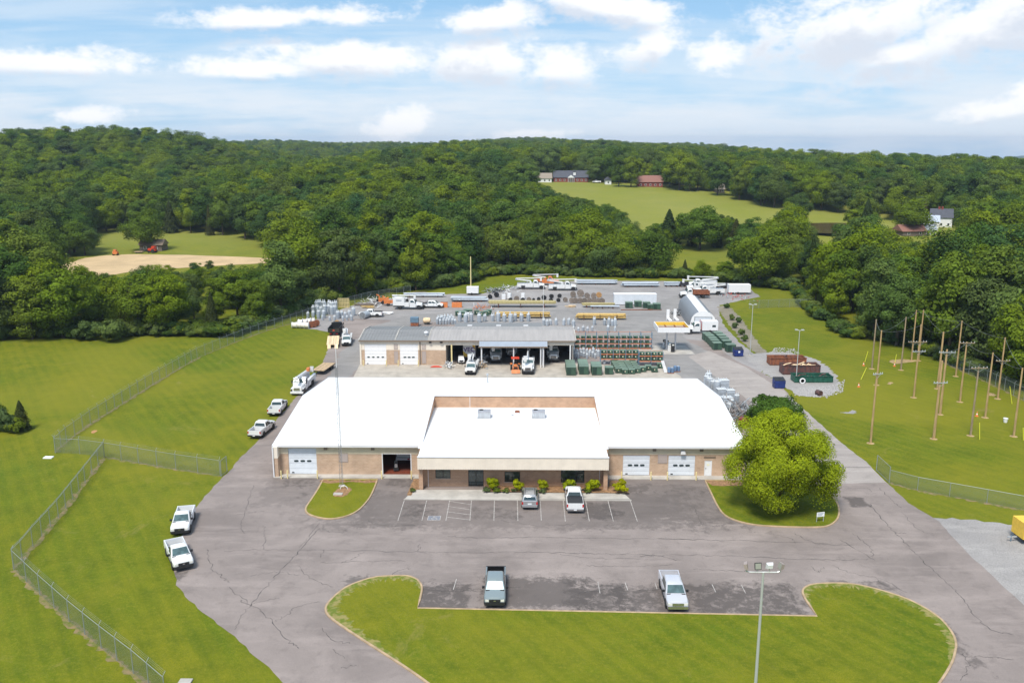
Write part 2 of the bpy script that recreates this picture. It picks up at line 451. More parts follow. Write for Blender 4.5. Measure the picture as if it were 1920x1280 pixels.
def brick(name, c1, c2, mortar):
    m = bpy.data.materials.new(name); nt, b = _nodes(m); N = nt.nodes.new; L = nt.links.new
    tc = N('ShaderNodeTexCoord'); sp = N('ShaderNodeSeparateXYZ'); L(tc.outputs['Object'], sp.inputs[0])
    ad = N('ShaderNodeMath'); ad.operation = 'ADD'; L(sp.outputs[0], ad.inputs[0]); L(sp.outputs[1], ad.inputs[1])
    cb = N('ShaderNodeCombineXYZ'); L(ad.outputs[0], cb.inputs[0]); L(sp.outputs[2], cb.inputs[1])
    t = N('ShaderNodeTexBrick'); L(cb.outputs[0], t.inputs['Vector']); t.inputs['Scale'].default_value = 1.0
    t.inputs['Brick Width'].default_value = .40; t.inputs['Row Height'].default_value = .20; t.inputs['Mortar Size'].default_value = .012
    t.inputs['Color1'].default_value = (*c1, 1); t.inputs['Color2'].default_value = (*c2, 1); t.inputs['Mortar'].default_value = (*mortar, 1)
    n = N('ShaderNodeTexNoise'); n.inputs['Scale'].default_value = .7; n.inputs['Detail'].default_value = 6; L(tc.outputs['Object'], n.inputs['Vector'])
    r = N('ShaderNodeMapRange'); L(n.outputs['Fac'], r.inputs[0]); r.inputs[1].default_value = .3; r.inputs[2].default_value = .7; r.inputs[3].default_value = .86; r.inputs[4].default_value = 1.1
    h = N('ShaderNodeHueSaturation'); L(t.outputs['Color'], h.inputs['Color']); L(r.outputs[0], h.inputs['Value'])
    L(h.outputs[0], b.inputs['Base Color']); b.inputs['Roughness'].default_value = .88
    bp = N('ShaderNodeBump'); bp.inputs['Strength'].default_value = .3; bp.inputs['Distance'].default_value = .02; L(t.outputs['Fac'], bp.inputs['Height']); bp.invert = True
    L(bp.outputs[0], b.inputs['Normal'])
    return m
M['brick'] = brick('tan_brick', (.52, .37, .265), (.45, .31, .215), (.56, .43, .32))
M['brick2'] = brick('brown_brick', (.47, .30, .20), (.40, .25, .165), (.52, .355, .25))

def ground_mat():
    m = bpy.data.materials.new('grass_ground'); nt, b = _nodes(m); N = nt.nodes.new; L = nt.links.new
    g = N('ShaderNodeNewGeometry'); pos = g.outputs['Position']
    def noise(sc, det=6, rough=.6, vec=None, dist=0):
        n = N('ShaderNodeTexNoise'); n.inputs['Scale'].default_value = sc; n.inputs['Detail'].default_value = det; n.inputs['Roughness'].default_value = rough
        n.inputs['Distortion'].default_value = dist
        L(vec if vec is not None else pos, n.inputs['Vector']); return n.outputs['Fac']
    def rng(x, a, b_, c=0., d=1.):
        r = N('ShaderNodeMapRange'); L(x, r.inputs[0])
        for i, q in enumerate((a, b_, c, d)): r.inputs[i + 1].default_value = q
        return r.outputs[0]
    def mix(f, a, b_, mode='MIX'):
        n = N('ShaderNodeMix'); n.data_type = 'RGBA'; n.blend_type = mode
        for x, s in ((f, n.inputs[0]), (a, n.inputs[6]), (b_, n.inputs[7])):
            if isinstance(x, (int, float)): s.default_value = x
            elif isinstance(x, tuple): s.default_value = (*x, 1)
            else: L(x, s)
        return n.outputs[2]
    big = noise(.055, 5, .6, dist=.6); midn = noise(.33, 6, .65); fine = noise(2.6, 6, .72); vf = noise(9.0, 4, .7)
    c = mix(rng(big, .36, .62), (.094, .144, .006), (.172, .178, .008))
    c = mix(rng(midn, .40, .68, 0, .80), c, (.070, .106, .005))
    c = mix(rng(fine, .46, .70, 0, .75), c, (.212, .208, .020))
    c = mix(rng(vf, .46, .72, 0, .75), c, (.042, .072, .003))
    # mower stripes
    mp = N('ShaderNodeMapping'); mp.inputs['Rotation'].default_value = (0, 0, radians(-34)); L(pos, mp.inputs[0])
    wv = N('ShaderNodeTexWave'); wv.inputs['Scale'].default_value = .17; wv.inputs['Distortion'].default_value = .7; wv.inputs['Detail'].default_value = 2; wv.inputs['Detail Scale'].default_value = .5
    L(mp.outputs[0], wv.inputs['Vector'])
    c = mix(rng(wv.outputs['Fac'], .2, .8, 0, .18), c, (.215, .200, .012))
    ms = N('ShaderNodeMapping'); ms.inputs['Scale'].default_value = (1.1, .09, 1); L(mp.outputs[0], ms.inputs[0])
    c = mix(rng(noise(1.0, 5, .65, ms.outputs[0]), .48, .74, 0, .50), c, (.070, .104, .004))
    c = mix(rng(noise(.022, 4, .6, dist=.8), .47, .62, 0, .60), c, (.195, .188, .015))
    # worn, thin spots
    c = mix(rng(noise(.14, 8, .72, dist=1.0), .60, .74, 0, .60), c, (.26, .215, .07))
    # hay pasture on the hill
    sp = N('ShaderNodeSeparateXYZ'); L(pos, sp.inputs[0])
    c = mix(rng(sp.outputs[1], 280, 400, 0, .70), c, mix(rng(noise(.03, 6), .35, .65), (.215, .230, .038), (.245, .245, .060)))
    L(c, b.inputs['Base Color']); b.inputs['Roughness'].default_value = .95; b.inputs['Specular IOR Level'].default_value = .15
    bp = N('ShaderNodeBump'); bp.inputs['Strength'].default_value = .6; bp.inputs['Distance'].default_value = .12
    L(noise(3.5, 5, .7), bp.inputs['Height']); L(bp.outputs[0], b.inputs['Normal'])
    return m
M['grass'] = ground_mat()

def asphalt_mat(name, c1, c2, stains=(), grit=.35):
    m = bpy.data.materials.new(name); nt, b = _nodes(m); N = nt.nodes.new; L = nt.links.new
    g = N('ShaderNodeNewGeometry'); pos = g.outputs['Position']
    def noise(sc, det=6, rough=.6, dist=0, vec=None):
        n = N('ShaderNodeTexNoise'); n.inputs['Scale'].default_value = sc; n.inputs['Detail'].default_value = det; n.inputs['Roughness'].default_value = rough
        n.inputs['Distortion'].default_value = dist; L(vec if vec is not None else pos, n.inputs['Vector']); return n.outputs['Fac']
    def rng(x, a, b_, c=0., d=1.):
        r = N('ShaderNodeMapRange'); L(x, r.inputs[0])
        for i, q in enumerate((a, b_, c, d)): r.inputs[i + 1].default_value = q
        return r.outputs[0]
    def mix(f, a, b_):
        n = N('ShaderNodeMix'); n.data_type = 'RGBA'
        for x, s in ((f, n.inputs[0]), (a, n.inputs[6]), (b_, n.inputs[7])):
            if isinstance(x, (int, float)): s.default_value = x
            elif isinstance(x, tuple): s.default_value = (*x, 1)
            else: L(x, s)
        return n.outputs[2]
    def mth(op, a, b_=None):
        n = N('ShaderNodeMath'); n.operation = op
        for i, x in enumerate((a, b_)):
            if x is None: continue
            if isinstance(x, (int, float)): n.inputs[i].default_value = x
            else: L(x, n.inputs[i])
        return n.outputs[0]
    mp = N('ShaderNodeMapping'); mp.inputs['Scale'].default_value = (.35, 1.6, 1); L(pos, mp.inputs[0])
    c = mix(rng(noise(.10, 7, .6, .5), .35, .65), c1, c2)
    c = mix(rng(noise(.30, 7, .65, .3, mp.outputs[0]), .50, .74, 0, .75), c, tuple(x * 1.20 for x in c2))
    c = mix(rng(noise(.55, 9, .72, .4), .52, .78, 0, .65), c, tuple(x * .66 for x in c1))
    c = mix(rng(noise(14 if grit < .5 else 7, 4, .75), .42, .68, 0, grit), c, tuple(x * .58 for x in c1))
    sp = N('ShaderNodeSeparateXYZ'); L(pos, sp.inputs[0])
    ns = noise(.8, 10, .78, .3)
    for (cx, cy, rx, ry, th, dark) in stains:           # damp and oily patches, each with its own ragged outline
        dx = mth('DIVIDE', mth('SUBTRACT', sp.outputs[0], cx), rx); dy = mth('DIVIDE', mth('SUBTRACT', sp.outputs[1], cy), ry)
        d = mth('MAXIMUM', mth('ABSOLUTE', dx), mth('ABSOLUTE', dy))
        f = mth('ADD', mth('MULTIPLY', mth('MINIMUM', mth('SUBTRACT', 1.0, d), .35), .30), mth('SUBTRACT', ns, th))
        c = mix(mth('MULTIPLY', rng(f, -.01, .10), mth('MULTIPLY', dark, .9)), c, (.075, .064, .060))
    L(c, b.inputs['Base Color']); b.inputs['Roughness'].default_value = .85; b.inputs['Specular IOR Level'].default_value = .3
    bp = N('ShaderNodeBump'); bp.inputs['Strength'].default_value = .25; bp.inputs['Distance'].default_value = .02
    L(noise(18, 3, .7), bp.inputs['Height']); L(bp.outputs[0], b.inputs['Normal'])
    return m
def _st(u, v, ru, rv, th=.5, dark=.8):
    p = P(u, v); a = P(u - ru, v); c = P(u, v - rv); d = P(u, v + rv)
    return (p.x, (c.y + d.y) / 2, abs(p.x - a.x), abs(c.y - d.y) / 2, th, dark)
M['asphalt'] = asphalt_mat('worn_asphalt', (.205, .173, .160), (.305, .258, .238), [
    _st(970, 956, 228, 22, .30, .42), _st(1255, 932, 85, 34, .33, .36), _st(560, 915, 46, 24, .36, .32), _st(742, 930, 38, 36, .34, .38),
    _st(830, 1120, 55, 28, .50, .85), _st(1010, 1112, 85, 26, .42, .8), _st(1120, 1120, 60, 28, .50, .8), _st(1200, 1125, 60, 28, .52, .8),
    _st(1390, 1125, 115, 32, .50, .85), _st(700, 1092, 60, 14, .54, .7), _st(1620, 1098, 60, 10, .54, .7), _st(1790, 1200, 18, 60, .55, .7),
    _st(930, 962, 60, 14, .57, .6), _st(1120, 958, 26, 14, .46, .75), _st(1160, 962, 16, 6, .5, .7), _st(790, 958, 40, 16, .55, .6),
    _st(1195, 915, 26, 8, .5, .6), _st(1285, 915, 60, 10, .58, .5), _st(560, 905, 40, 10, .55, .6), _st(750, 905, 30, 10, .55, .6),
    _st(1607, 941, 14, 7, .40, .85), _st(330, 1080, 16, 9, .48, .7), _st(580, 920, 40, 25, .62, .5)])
M['gravel'] = asphalt_mat('grey_gravel', (.255, .24, .238), (.345, .325, .315), grit=.6)
M['gravell'] = asphalt_mat('pale_gravel', (.29, .275, .27), (.38, .36, .345), grit=.75)
M['roadc'] = asphalt_mat('worn_concrete_road', (.30, .268, .25), (.38, .34, .315))
M['bank'] = asphalt_mat('stony_bank', (.20, .175, .12), (.28, .25, .20), grit=.7)
M['yard'] = asphalt_mat('yard_pavement', (.215, .205, .20), (.29, .275, .265))

def leaf_mat(name, cols, trans=.35):
    m = bpy.data.materials.new(name); m.use_nodes = True; nt = m.node_tree; nt.nodes.clear(); N = nt.nodes.new; L = nt.links.new
    oi = N('ShaderNodeObjectInfo'); cr = N('ShaderNodeValToRGB'); L(oi.outputs['Random'], cr.inputs[0])
    e = cr.color_ramp.elements; 
    while len(e) < len(cols): e.new(.5)
    for i, c in enumerate(cols): e[i].position = i / max(1, len(cols) - 1); e[i].color = (*c, 1)
    tc = N('ShaderNodeTexCoord'); n = N('ShaderNodeTexNoise'); n.inputs['Scale'].default_value = .55; n.inputs['Detail'].default_value = 3; L(tc.outputs['Object'], n.inputs['Vector'])
    at = N('ShaderNodeAttribute'); at.attribute_name = 'leaf'
    r = N('ShaderNodeMapRange'); L(n.outputs['Fac'], r.inputs[0]); r.inputs[1].default_value = .3; r.inputs[2].default_value = .7; r.inputs[3].default_value = .72; r.inputs[4].default_value = 1.28
    r2 = N('ShaderNodeMapRange'); L(at.outputs['Fac'], r2.inputs[0]); r2.inputs[3].default_value = .78; r2.inputs[4].default_value = 1.22
    mu = N('ShaderNodeMath'); mu.operation = 'MULTIPLY'; L(r.outputs[0], mu.inputs[0]); L(r2.outputs[0], mu.inputs[1])
    h = N('ShaderNodeHueSaturation'); L(cr.outputs[0], h.inputs['Color']); L(mu.outputs[0], h.inputs['Value'])
    d = N('ShaderNodeBsdfDiffuse'); t = N('ShaderNodeBsdfTranslucent'); mx = N('ShaderNodeMixShader'); mx.inputs[0].default_value = trans
    L(h.outputs[0], d.inputs[0]); L(h.outputs[0], t.inputs[0]); L(d.outputs[0], mx.inputs[1]); L(t.outputs[0], mx.inputs[2])
    o = N('ShaderNodeOutputMaterial'); L(mx.outputs[0], o.inputs[0])
    return m
M['leaf'] = leaf_mat('broadleaf_foliage', [(.050, .100, .020), (.170, .230, .012), (.075, .145, .024), (.220, .275, .014), (.048, .112, .040), (.140, .205, .015), (.090, .126, .038), (.190, .250, .014), (.060, .118, .022), (.128, .185, .046), (.048, .092, .024)], .27)
M['leafc'] = leaf_mat('cedar_foliage', [(.045, .075, .022), (.075, .085, .028), (.095, .088, .030)])
M['leafy'] = leaf_mat('yellow_green_foliage', [(.31, .375, .018), (.31, .375, .018)], .36)
M['leafd'] = leaf_mat('dark_green_foliage', [(.085, .16, .026), (.085, .16, .026)])
M['leafs'] = leaf_mat('golden_shrub_foliage', [(.30, .36, .012), (.44, .44, .010)], .4)
M['leafb'] = leaf_mat('grey_green_brush', [(.095, .150, .050), (.145, .195, .045), (.075, .135, .030), (.125, .170, .070), (.160, .205, .020), (.060, .110, .024)])

def mesh_fence_mat():
    m = bpy.data.materials.new('chain_link'); m.use_nodes = True; nt = m.node_tree; nt.nodes.clear(); N = nt.nodes.new; L = nt.links.new
    b = N('ShaderNodeBsdfPrincipled'); b.inputs['Base Color'].default_value = (.21, .25, .23, 1); b.inputs['Metallic'].default_value = .3; b.inputs['Roughness'].default_value = .5
    t = N('ShaderNodeBsdfTransparent'); mx = N('ShaderNodeMixShader')
    uv = N('ShaderNodeUVMap'); sp = N('ShaderNodeSeparateXYZ'); L(uv.outputs[0], sp.inputs[0])
    def mth(op, a, b_):
        n = N('ShaderNodeMath'); n.operation = op
        for i, x in enumerate((a, b_)):
            if isinstance(x, (int, float)): n.inputs[i].default_value = x
            else: L(x, n.inputs[i])
        return n.outputs[0]
    a = mth('FRACT', mth('MULTIPLY', mth('ADD', sp.outputs[0], sp.outputs[1]), 9.0), 0); c = mth('FRACT', mth('MULTIPLY', mth('SUBTRACT', sp.outputs[0], sp.outputs[1]), 9.0), 0)
    wire = mth('MAXIMUM', mth('LESS_THAN', a, .14), mth('LESS_THAN', c, .14))
    L(wire, mx.inputs[0]); L(t.outputs[0], mx.inputs[1]); L(b.outputs[0], mx.inputs[2])
    o = N('ShaderNodeOutputMaterial'); L(mx.outputs[0], o.inputs[0])
    return m
M['chain'] = mesh_fence_mat()

# ------------------------------------------------------------------ ground
def build_ground():
    xs = np.concatenate([np.arange(-3500, -700, 100), np.arange(-700, 700, 10), np.arange(700, 3501, 100)])
    ys = np.concatenate([np.arange(-400, 270, 30), np.arange(270, 1000, 8), np.arange(1000, 2600, 40), np.arange(2600, 9001, 400)])
    v = [(float(x), float(y), terrain(x, y)) for y in ys for x in xs]
    nx = len(xs); f = []
    for j in range(len(ys) - 1):
        for i in range(nx - 1):
            a = j * nx + i; f.append((a, a + 1, a + 1 + nx, a + nx))
    m = bpy.data.meshes.new('ground'); m.from_pydata(v, [], f); m.materials.append(M['grass'])
    m.polygons.foreach_set('use_smooth', [True] * len(m.polygons))
    o = bpy.data.objects.new('ground', m); COL.objects.link(o); o['kind'] = 'structure'
    return o
build_ground()

def far_hill(prof, y, mt):
    mb = MB(); n = len(prof)
    fr, tp, bk = [], [], []
    for u, v in prof:
        x = PY(u, v, y).x; z = PY(u, v, y).z
        fr.append((x * .9, y * .9, -150)); tp.append((x, y, z)); bk.append((x * 1.12, y * 1.12, -150))
    mb.loft([fr, tp, bk], cap=False, closed=False)
    o = mb.build('hills', mt, None, smooth=60); o['kind'] = 'structure'
M['farhill'] = mat('distant_wooded_hill', (.045, .085, .045), .95, var=.3, scale=.02)
far_hill([(700, 304), (900, 303), (1300, 304), (1500, 303), (1640, 300), (1700, 297), (1745, 295), (1790, 297), (1840, 302), (1870, 301), (1890, 296), (1915, 292), (1960, 289), (2050, 292), (2200, 300)], 5200, M['farhill'])

# driveway and car parks
L_EDGE = [(640, 596), (622, 640), (612, 664), (597, 695), (570, 728), (540, 762), (508, 800), (478, 832), (450, 858), (431, 882), (408, 905), (385, 930), (363, 956), (347, 990), (331, 1030), (325, 1060),
          (332, 1096), (348, 1118), (372, 1140), (400, 1162), (429, 1184), (481, 1232), (525, 1271), (570, 1320)]
R_EDGE = [(2120, 1320), (1990, 1200), (1904, 1120), (1849, 1069), (1804, 1027), (1762, 978), (1704, 943), (1668, 910), (1623, 865), (1584, 836), (1545, 803), (1507, 772), (1488, 752), (1465, 722), (1440, 705), (1410, 690), (1380, 676)]
pl = rough_edge(GP(L_EDGE + R_EDGE + [(1330, 640), (1000, 612)]), .9, .13, 3)
LOT = sheet('parking_lot', pl, .020, M['asphalt'])
# storage yard of gravel behind, with a band of old pavement
yard = rough_edge(GP([(545, 613), (580, 604), (655, 574), (700, 563), (760, 556), (850, 551), (900, 551), (945, 543), (975, 533), (1010, 529), (1100, 526), (1250, 527), (1390, 533), (1410, 545), (1425, 556),
              (1390, 563), (1350, 572), (1348, 590), (1358, 612), (1385, 640), (1415, 664), (1440, 690), (1380, 720), (1290, 760), (560, 760), (600, 695), (612, 664), (622, 640), (617, 622), (585, 617)]), 1.2, .3, 5)
sheet('gravel_yard', yard, .010, M['gravel'])
sheet('yard_road', rough_edge(GP([(700, 612), (760, 592), (860, 583), (960, 579), (1200, 580), (1260, 556), (1290, 548), (1275, 590), (1262, 604), (1290, 640), (1345, 668), (1420, 712), (1350, 735), (1235, 690), (1225, 662), (1090, 606), (980, 594), (860, 596), (780, 606), (735, 625), (640, 720), (600, 740), (640, 660)]), 1.5, .4, 6), .026, M['yard'])
# concrete slabs
def slab(name, px, z, mt, joint=0):
    return sheet(name, GP(px), z, mt)
slab('concrete_pad', [(660, 712), (676, 681), (1075, 681), (1250, 690), (1275, 704), (1280, 712)], .032, M['concrete'])
slab('concrete_pad', [(1175, 665), (1206, 648), (1285, 648), (1303, 664)], .034, M['concretel'])
sheet('concrete_road', rough_edge(GP([(1290, 668), (1330, 658), (1398, 688), (1470, 733), (1545, 801), (1584, 835), (1623, 865), (1662, 905), (1560, 906), (1530, 870), (1470, 805), (1410, 755), (1340, 705)]), 1.2, .12, 14), .030, M['roadc'])
jn = MB()
for (a, b) in (((1572, 876), (1632, 876)), ((1500, 800), (1545, 800)), ((1440, 745), (1490, 745)), ((1372, 700), (1420, 700))):
    p, q = P(*a), P(*b); jn.box(p.x, q.x, p.y - .05, p.y + .05, .0305, .033)
jn.build('slab_joint', M['crack'], LOT)['kind'] = 'stuff'
# gravel pad with the skips
pad = rough_edge(spline(GP([(1395, 668), (1425, 662), (1470, 660), (1525, 672), (1556, 692), (1574, 716), (1570, 733), (1545, 743), (1505, 743), (1485, 735), (1440, 704)]), 4), .5, .45, 8)
sheet('gravel_pad', pad, .028, M['gravell'])
sheet('gravel_lot', rough_edge(GP([(1745, 970), (1800, 972), (1920, 985), (2080, 1000), (2100, 1200), (1980, 1200), (1890, 1118), (1838, 1070), (1794, 1028), (1752, 980)]), .8, .3, 9), .016, M['gravell'])
sheet('gravel_bank', rough_edge(GP([(1345, 575), (1365, 572), (1392, 600), (1420, 640), (1440, 664), (1425, 668), (1390, 640), (1368, 610)]), .8, .4, 10), .024, M['bank'])
def scatter_stones(name, poly, n, seed, parent=None):
    r = random.Random(seed); mb = MB()
    xs = [p.x for p in poly]; ys = [p.y for p in poly]
    def inside(x, y):
        c = False; j = len(poly) - 1
        for i in range(len(poly)):
            a, b = poly[i], poly[j]
            if (a.y > y) != (b.y > y) and x < (b.x - a.x) * (y - a.y) / (b.y - a.y) + a.x: c = not c
            j = i
        return c
    k = 0
    while k < n:
        x, y = r.uniform(min(xs), max(xs)), r.uniform(min(ys), max(ys))
        if not inside(x, y): continue
        s = r.uniform(.06, .2); k += 1
        pts = [Vector((r.uniform(.6, 1) * s * cos(a), r.uniform(.6, 1) * s * sin(a), 0)) for a in (0.3, 1.6, 2.8, 4.0, 5.2)]
        b = [p + Vector((x, y, .02)) for p in pts]; t = [p * .6 + Vector((x, y, .03 + s * .7)) for p in pts]
        mb.loft([b, t])
    o = mb.build(name, M['stone']); o['kind'] = 'stuff'; o['label'] = 'loose grey stones scattered on the gravel beside the skips'; o['category'] = 'stones'
scatter_stones('gravel_stones', GP([(1490, 742), (1500, 728), (1560, 722), (1585, 712), (1580, 735), (1550, 746)]), 500, 4)
scatter_stones('gravel_stones', GP([(1440, 664), (1455, 652), (1490, 654), (1500, 664)]), 160, 5)
bpy.data.objects['gravel_stones.001']['label'] = 'heap of pale loose stones behind the rusty skips'

# grass islands with kerbs
def kerb_path(pts, parent, wd=.2, ht=.15, closed=True):
    n = len(pts); L, R = [], []
    for i in range(n):
        a = pts[(i - 1) % n] if closed or i else pts[i]; b = pts[(i + 1) % n] if closed or i < n - 1 else pts[i]
        t = (b - a); t.z = 0; t.normalize(); nn = Vector((-t.y, t.x, 0))
        L.append(pts[i] + nn * wd / 2); R.append(pts[i] - nn * wd / 2)
    mb = MB(); k = n if closed else n - 1
    loops = [[(p.x, p.y, 0) for p in L], [(p.x, p.y, ht - .03) for p in L], [(p.x * .85 + q.x * .15, p.y * .85 + q.y * .15, ht) for p, q in zip(L, R)],
             [(p.x * .15 + q.x * .85, p.y * .15 + q.y * .85, ht) for p, q in zip(L, R)], [(p.x, p.y, ht - .03) for p in R], [(p.x, p.y, 0) for p in R]]
    mb.loft(loops, cap=False, closed=closed)
    return mb.build('kerb', M['kerb'], parent)
def island(name, px, straight=None, k=5, dry=True):
    pts = spline(GP(px), k) if straight is None else straight
    o = sheet(name, pts, .115, M['grass'])
    kerb_path(pts, o)
    return o
BIG = [(801, 1280), (758, 1250), (702, 1214), (656, 1184), (622, 1160), (611, 1145), (617, 1129), (645, 1104), (677, 1090), (709, 1082), (758, 1080), (778, 1085), (788, 1094), (791, 1106), (787, 1126)]
BIG2 = [(1519, 1137), (1508, 1120), (1505, 1109), (1511, 1101), (1526, 1096), (1560, 1094), (1601, 1096), (1650, 1107), (1706, 1126), (1755, 1154), (1781, 1181), (1792, 1205), (1790, 1225), (1783, 1246), (1762, 1280), (1730, 1318)]
bigp = spline(GP([(840, 1310)] + BIG), 4, False) + [P(783, 1141), P(1532, 1156)] + spline(GP(BIG2), 4, False)
island('grass_island', None, bigp)
island('grass_island', None, spline(GP([(606, 899), (596, 918), (583, 938), (574, 952), (575, 961), (585, 967), (604, 972), (625, 973), (650, 968), (672, 957), (690, 938), (700, 920), (708, 899)]), 4, False))
TREEI = island('grass_island', None, spline(GP([(1322, 901), (1332, 922), (1346, 950), (1360, 967), (1385, 978), (1420, 985), (1470, 988), (1520, 989), (1550, 987), (1567, 977), (1573, 963), (1570, 945), (1556, 927), (1540, 912), (1480, 901)]), 4, False))
# dry kerb verge of the big island and bare soil strips
M['dry'] = mat('dry_verge_grass', (.25, .215, .07), .95, var=.3, scale=1.6, bump=.4, bscale=8, col2=(.115, .150, .012), lo=.42, hi=.56)
def verge(px, wd, z=.12, mt='dry', amp=.22, seed=2):
    r = random.Random(seed); pts = spline(GP(px), 14, False); A, B = [], []
    for i, p in enumerate(pts):
        t = (pts[min(i + 1, len(pts) - 1)] - pts[max(i - 1, 0)]); t.z = 0; t.normalize(); nn = Vector((t.y, -t.x, 0))
        A.append(p + nn * .1); B.append(p + nn * (wd * (1 - (2 * i / (len(pts) - 1) - 1) ** 4) * r.uniform(1 - amp * 2, 1 + amp) + .12))
    sheet('dry_verge', A + B[::-1], z, M[mt])
verge(BIG[1:-1], 1.0, amp=.34); verge(BIG2[:-2], .8, amp=.34, seed=5)

# mulch beds, front walk
sheet('front_walk', GP([(759, 936), (775, 919), (908, 919), (908, 924), (1170, 926), (1182, 937)]), .10, M['concretel'])
kerb_w = MB()
a, b = P(757, 937), P(1184, 939)
kerb_w.box(a.x, b.x, a.y - .02, a.y + .16, 0, .125); kerb_w.build('kerb', M['concretel'], LOT)
sheet('mulch_bed', rough_edge(GP([(909, 923), (909, 908), (1142, 914), (1143, 902), (1163, 902), (1180, 926)]), .5, .05), .13, M['mulch'])
sheet('mulch_bed', rough_edge(GP([(763, 930), (775, 899), (790, 899), (788, 918), (776, 921), (771, 930)]), .5, .04), .13, M['mulch'])
sheet('mulch_bed', rough_edge(GP([(1323, 902), (1400, 903), (1390, 912), (1335, 912)]), .5, .1), .13, M['mulch'])
sheet('bare_soil', rough_edge(GP([(600, 901), (705, 901), (703, 907), (650, 905), (620, 908), (603, 906)]), .4, .2), .122, M['mulch'])
sheet('bare_soil', rough_edge(spline(GP([(628, 922), (645, 914), (658, 917), (655, 926), (640, 933), (626, 931)]), 3), .4, .12), .124, M['mulch'])
# painted lines
def line(p0, p1, wd=.085, z=.027):
    p0, p1 = Vector((p0.x, p0.y, 0)), Vector((p1.x, p1.y, 0)); t = (p1 - p0).normalized(); nn = Vector((-t.y, t.x, 0)) * wd / 2
    mb = MB(); mb.quad(p0 - nn, p1 - nn, p1 + nn, p0 + nn); mb.v = [(x, y, z) for x, y, _ in mb.v]
    return mb.build('painted_line', M['foam'], LOT)
for (u1, v1, u2, v2) in ((758, 938, 746, 976), (800, 938, 791, 976), (843, 938, 836, 976), (884, 938, 881, 976), (927, 938, 926, 976), (970, 938, 971, 976), (1013, 938, 1015, 976), (1056, 938, 1060, 977), (1098, 939, 1105, 977), (1140, 939, 1150, 977), (1182, 939, 1195, 977)):
    line(P(u1, v1), P(u2, v2))
for k in range(4):
    line(P(842 - k * 1.9, 939 + k * 10), P(884 - k * .5, 946 + k * 9.5), .09, .0275)
for (u1, v1, u2, v2) in ((856, 1085, 850, 1105), (1121, 1090, 1125, 1112), (1172, 1092, 1177, 1106), (1228, 1092, 1232, 1104), (1335, 1095, 1342, 1110), (1390, 1096, 1398, 1112)):
    line(P(u1, v1), P(u2, v2), .08)
hp = P(814, 971); hc = MB(); hc.box(hp.x - .75, hp.x + .75, hp.y - .62, hp.y + .62, .026, .029); hc.build('painted_square', M['hcblue'], LOT)
hm = MB()
hm.lathe([(.09, .0295), (.09, .031)], (hp.x - .05, hp.y + .42, 0), 10)
for q0, q1 in (((-.05, .32), (-.05, -.05)), ((-.05, -.05), (.25, -.05)), ((.25, -.05), (.38, -.42)), ((-.05, .15), (.22, .15))):
    hm.bar((hp.x + q0[0], hp.y + q0[1], .0305), (hp.x + q1[0], hp.y + q1[1], .0305), .09, .002)
for i in range(11):
    a0 = radians(120 + i * 20); a1 = radians(140 + i * 20)
    hm.bar((hp.x + .05 + .34 * cos(a0), hp.y - .2 + .34 * sin(a0), .0305), (hp.x + .05 + .34 * cos(a1), hp.y - .2 + .34 * sin(a1), .0305), .07, .002)
hm.build('wheelchair_symbol', M['foam'], LOT)
fr = MB()
for q in ((-.75, -.62, .75, -.55), (-.75, .55, .75, .62), (-.75, -.55, -.68, .55), (.68, -.55, .75, .55)): fr.box(hp.x + q[0], hp.x + q[2], hp.y + q[1], hp.y + q[3], .0292, .0312)
fr.build('painted_border', M['foam'], LOT)

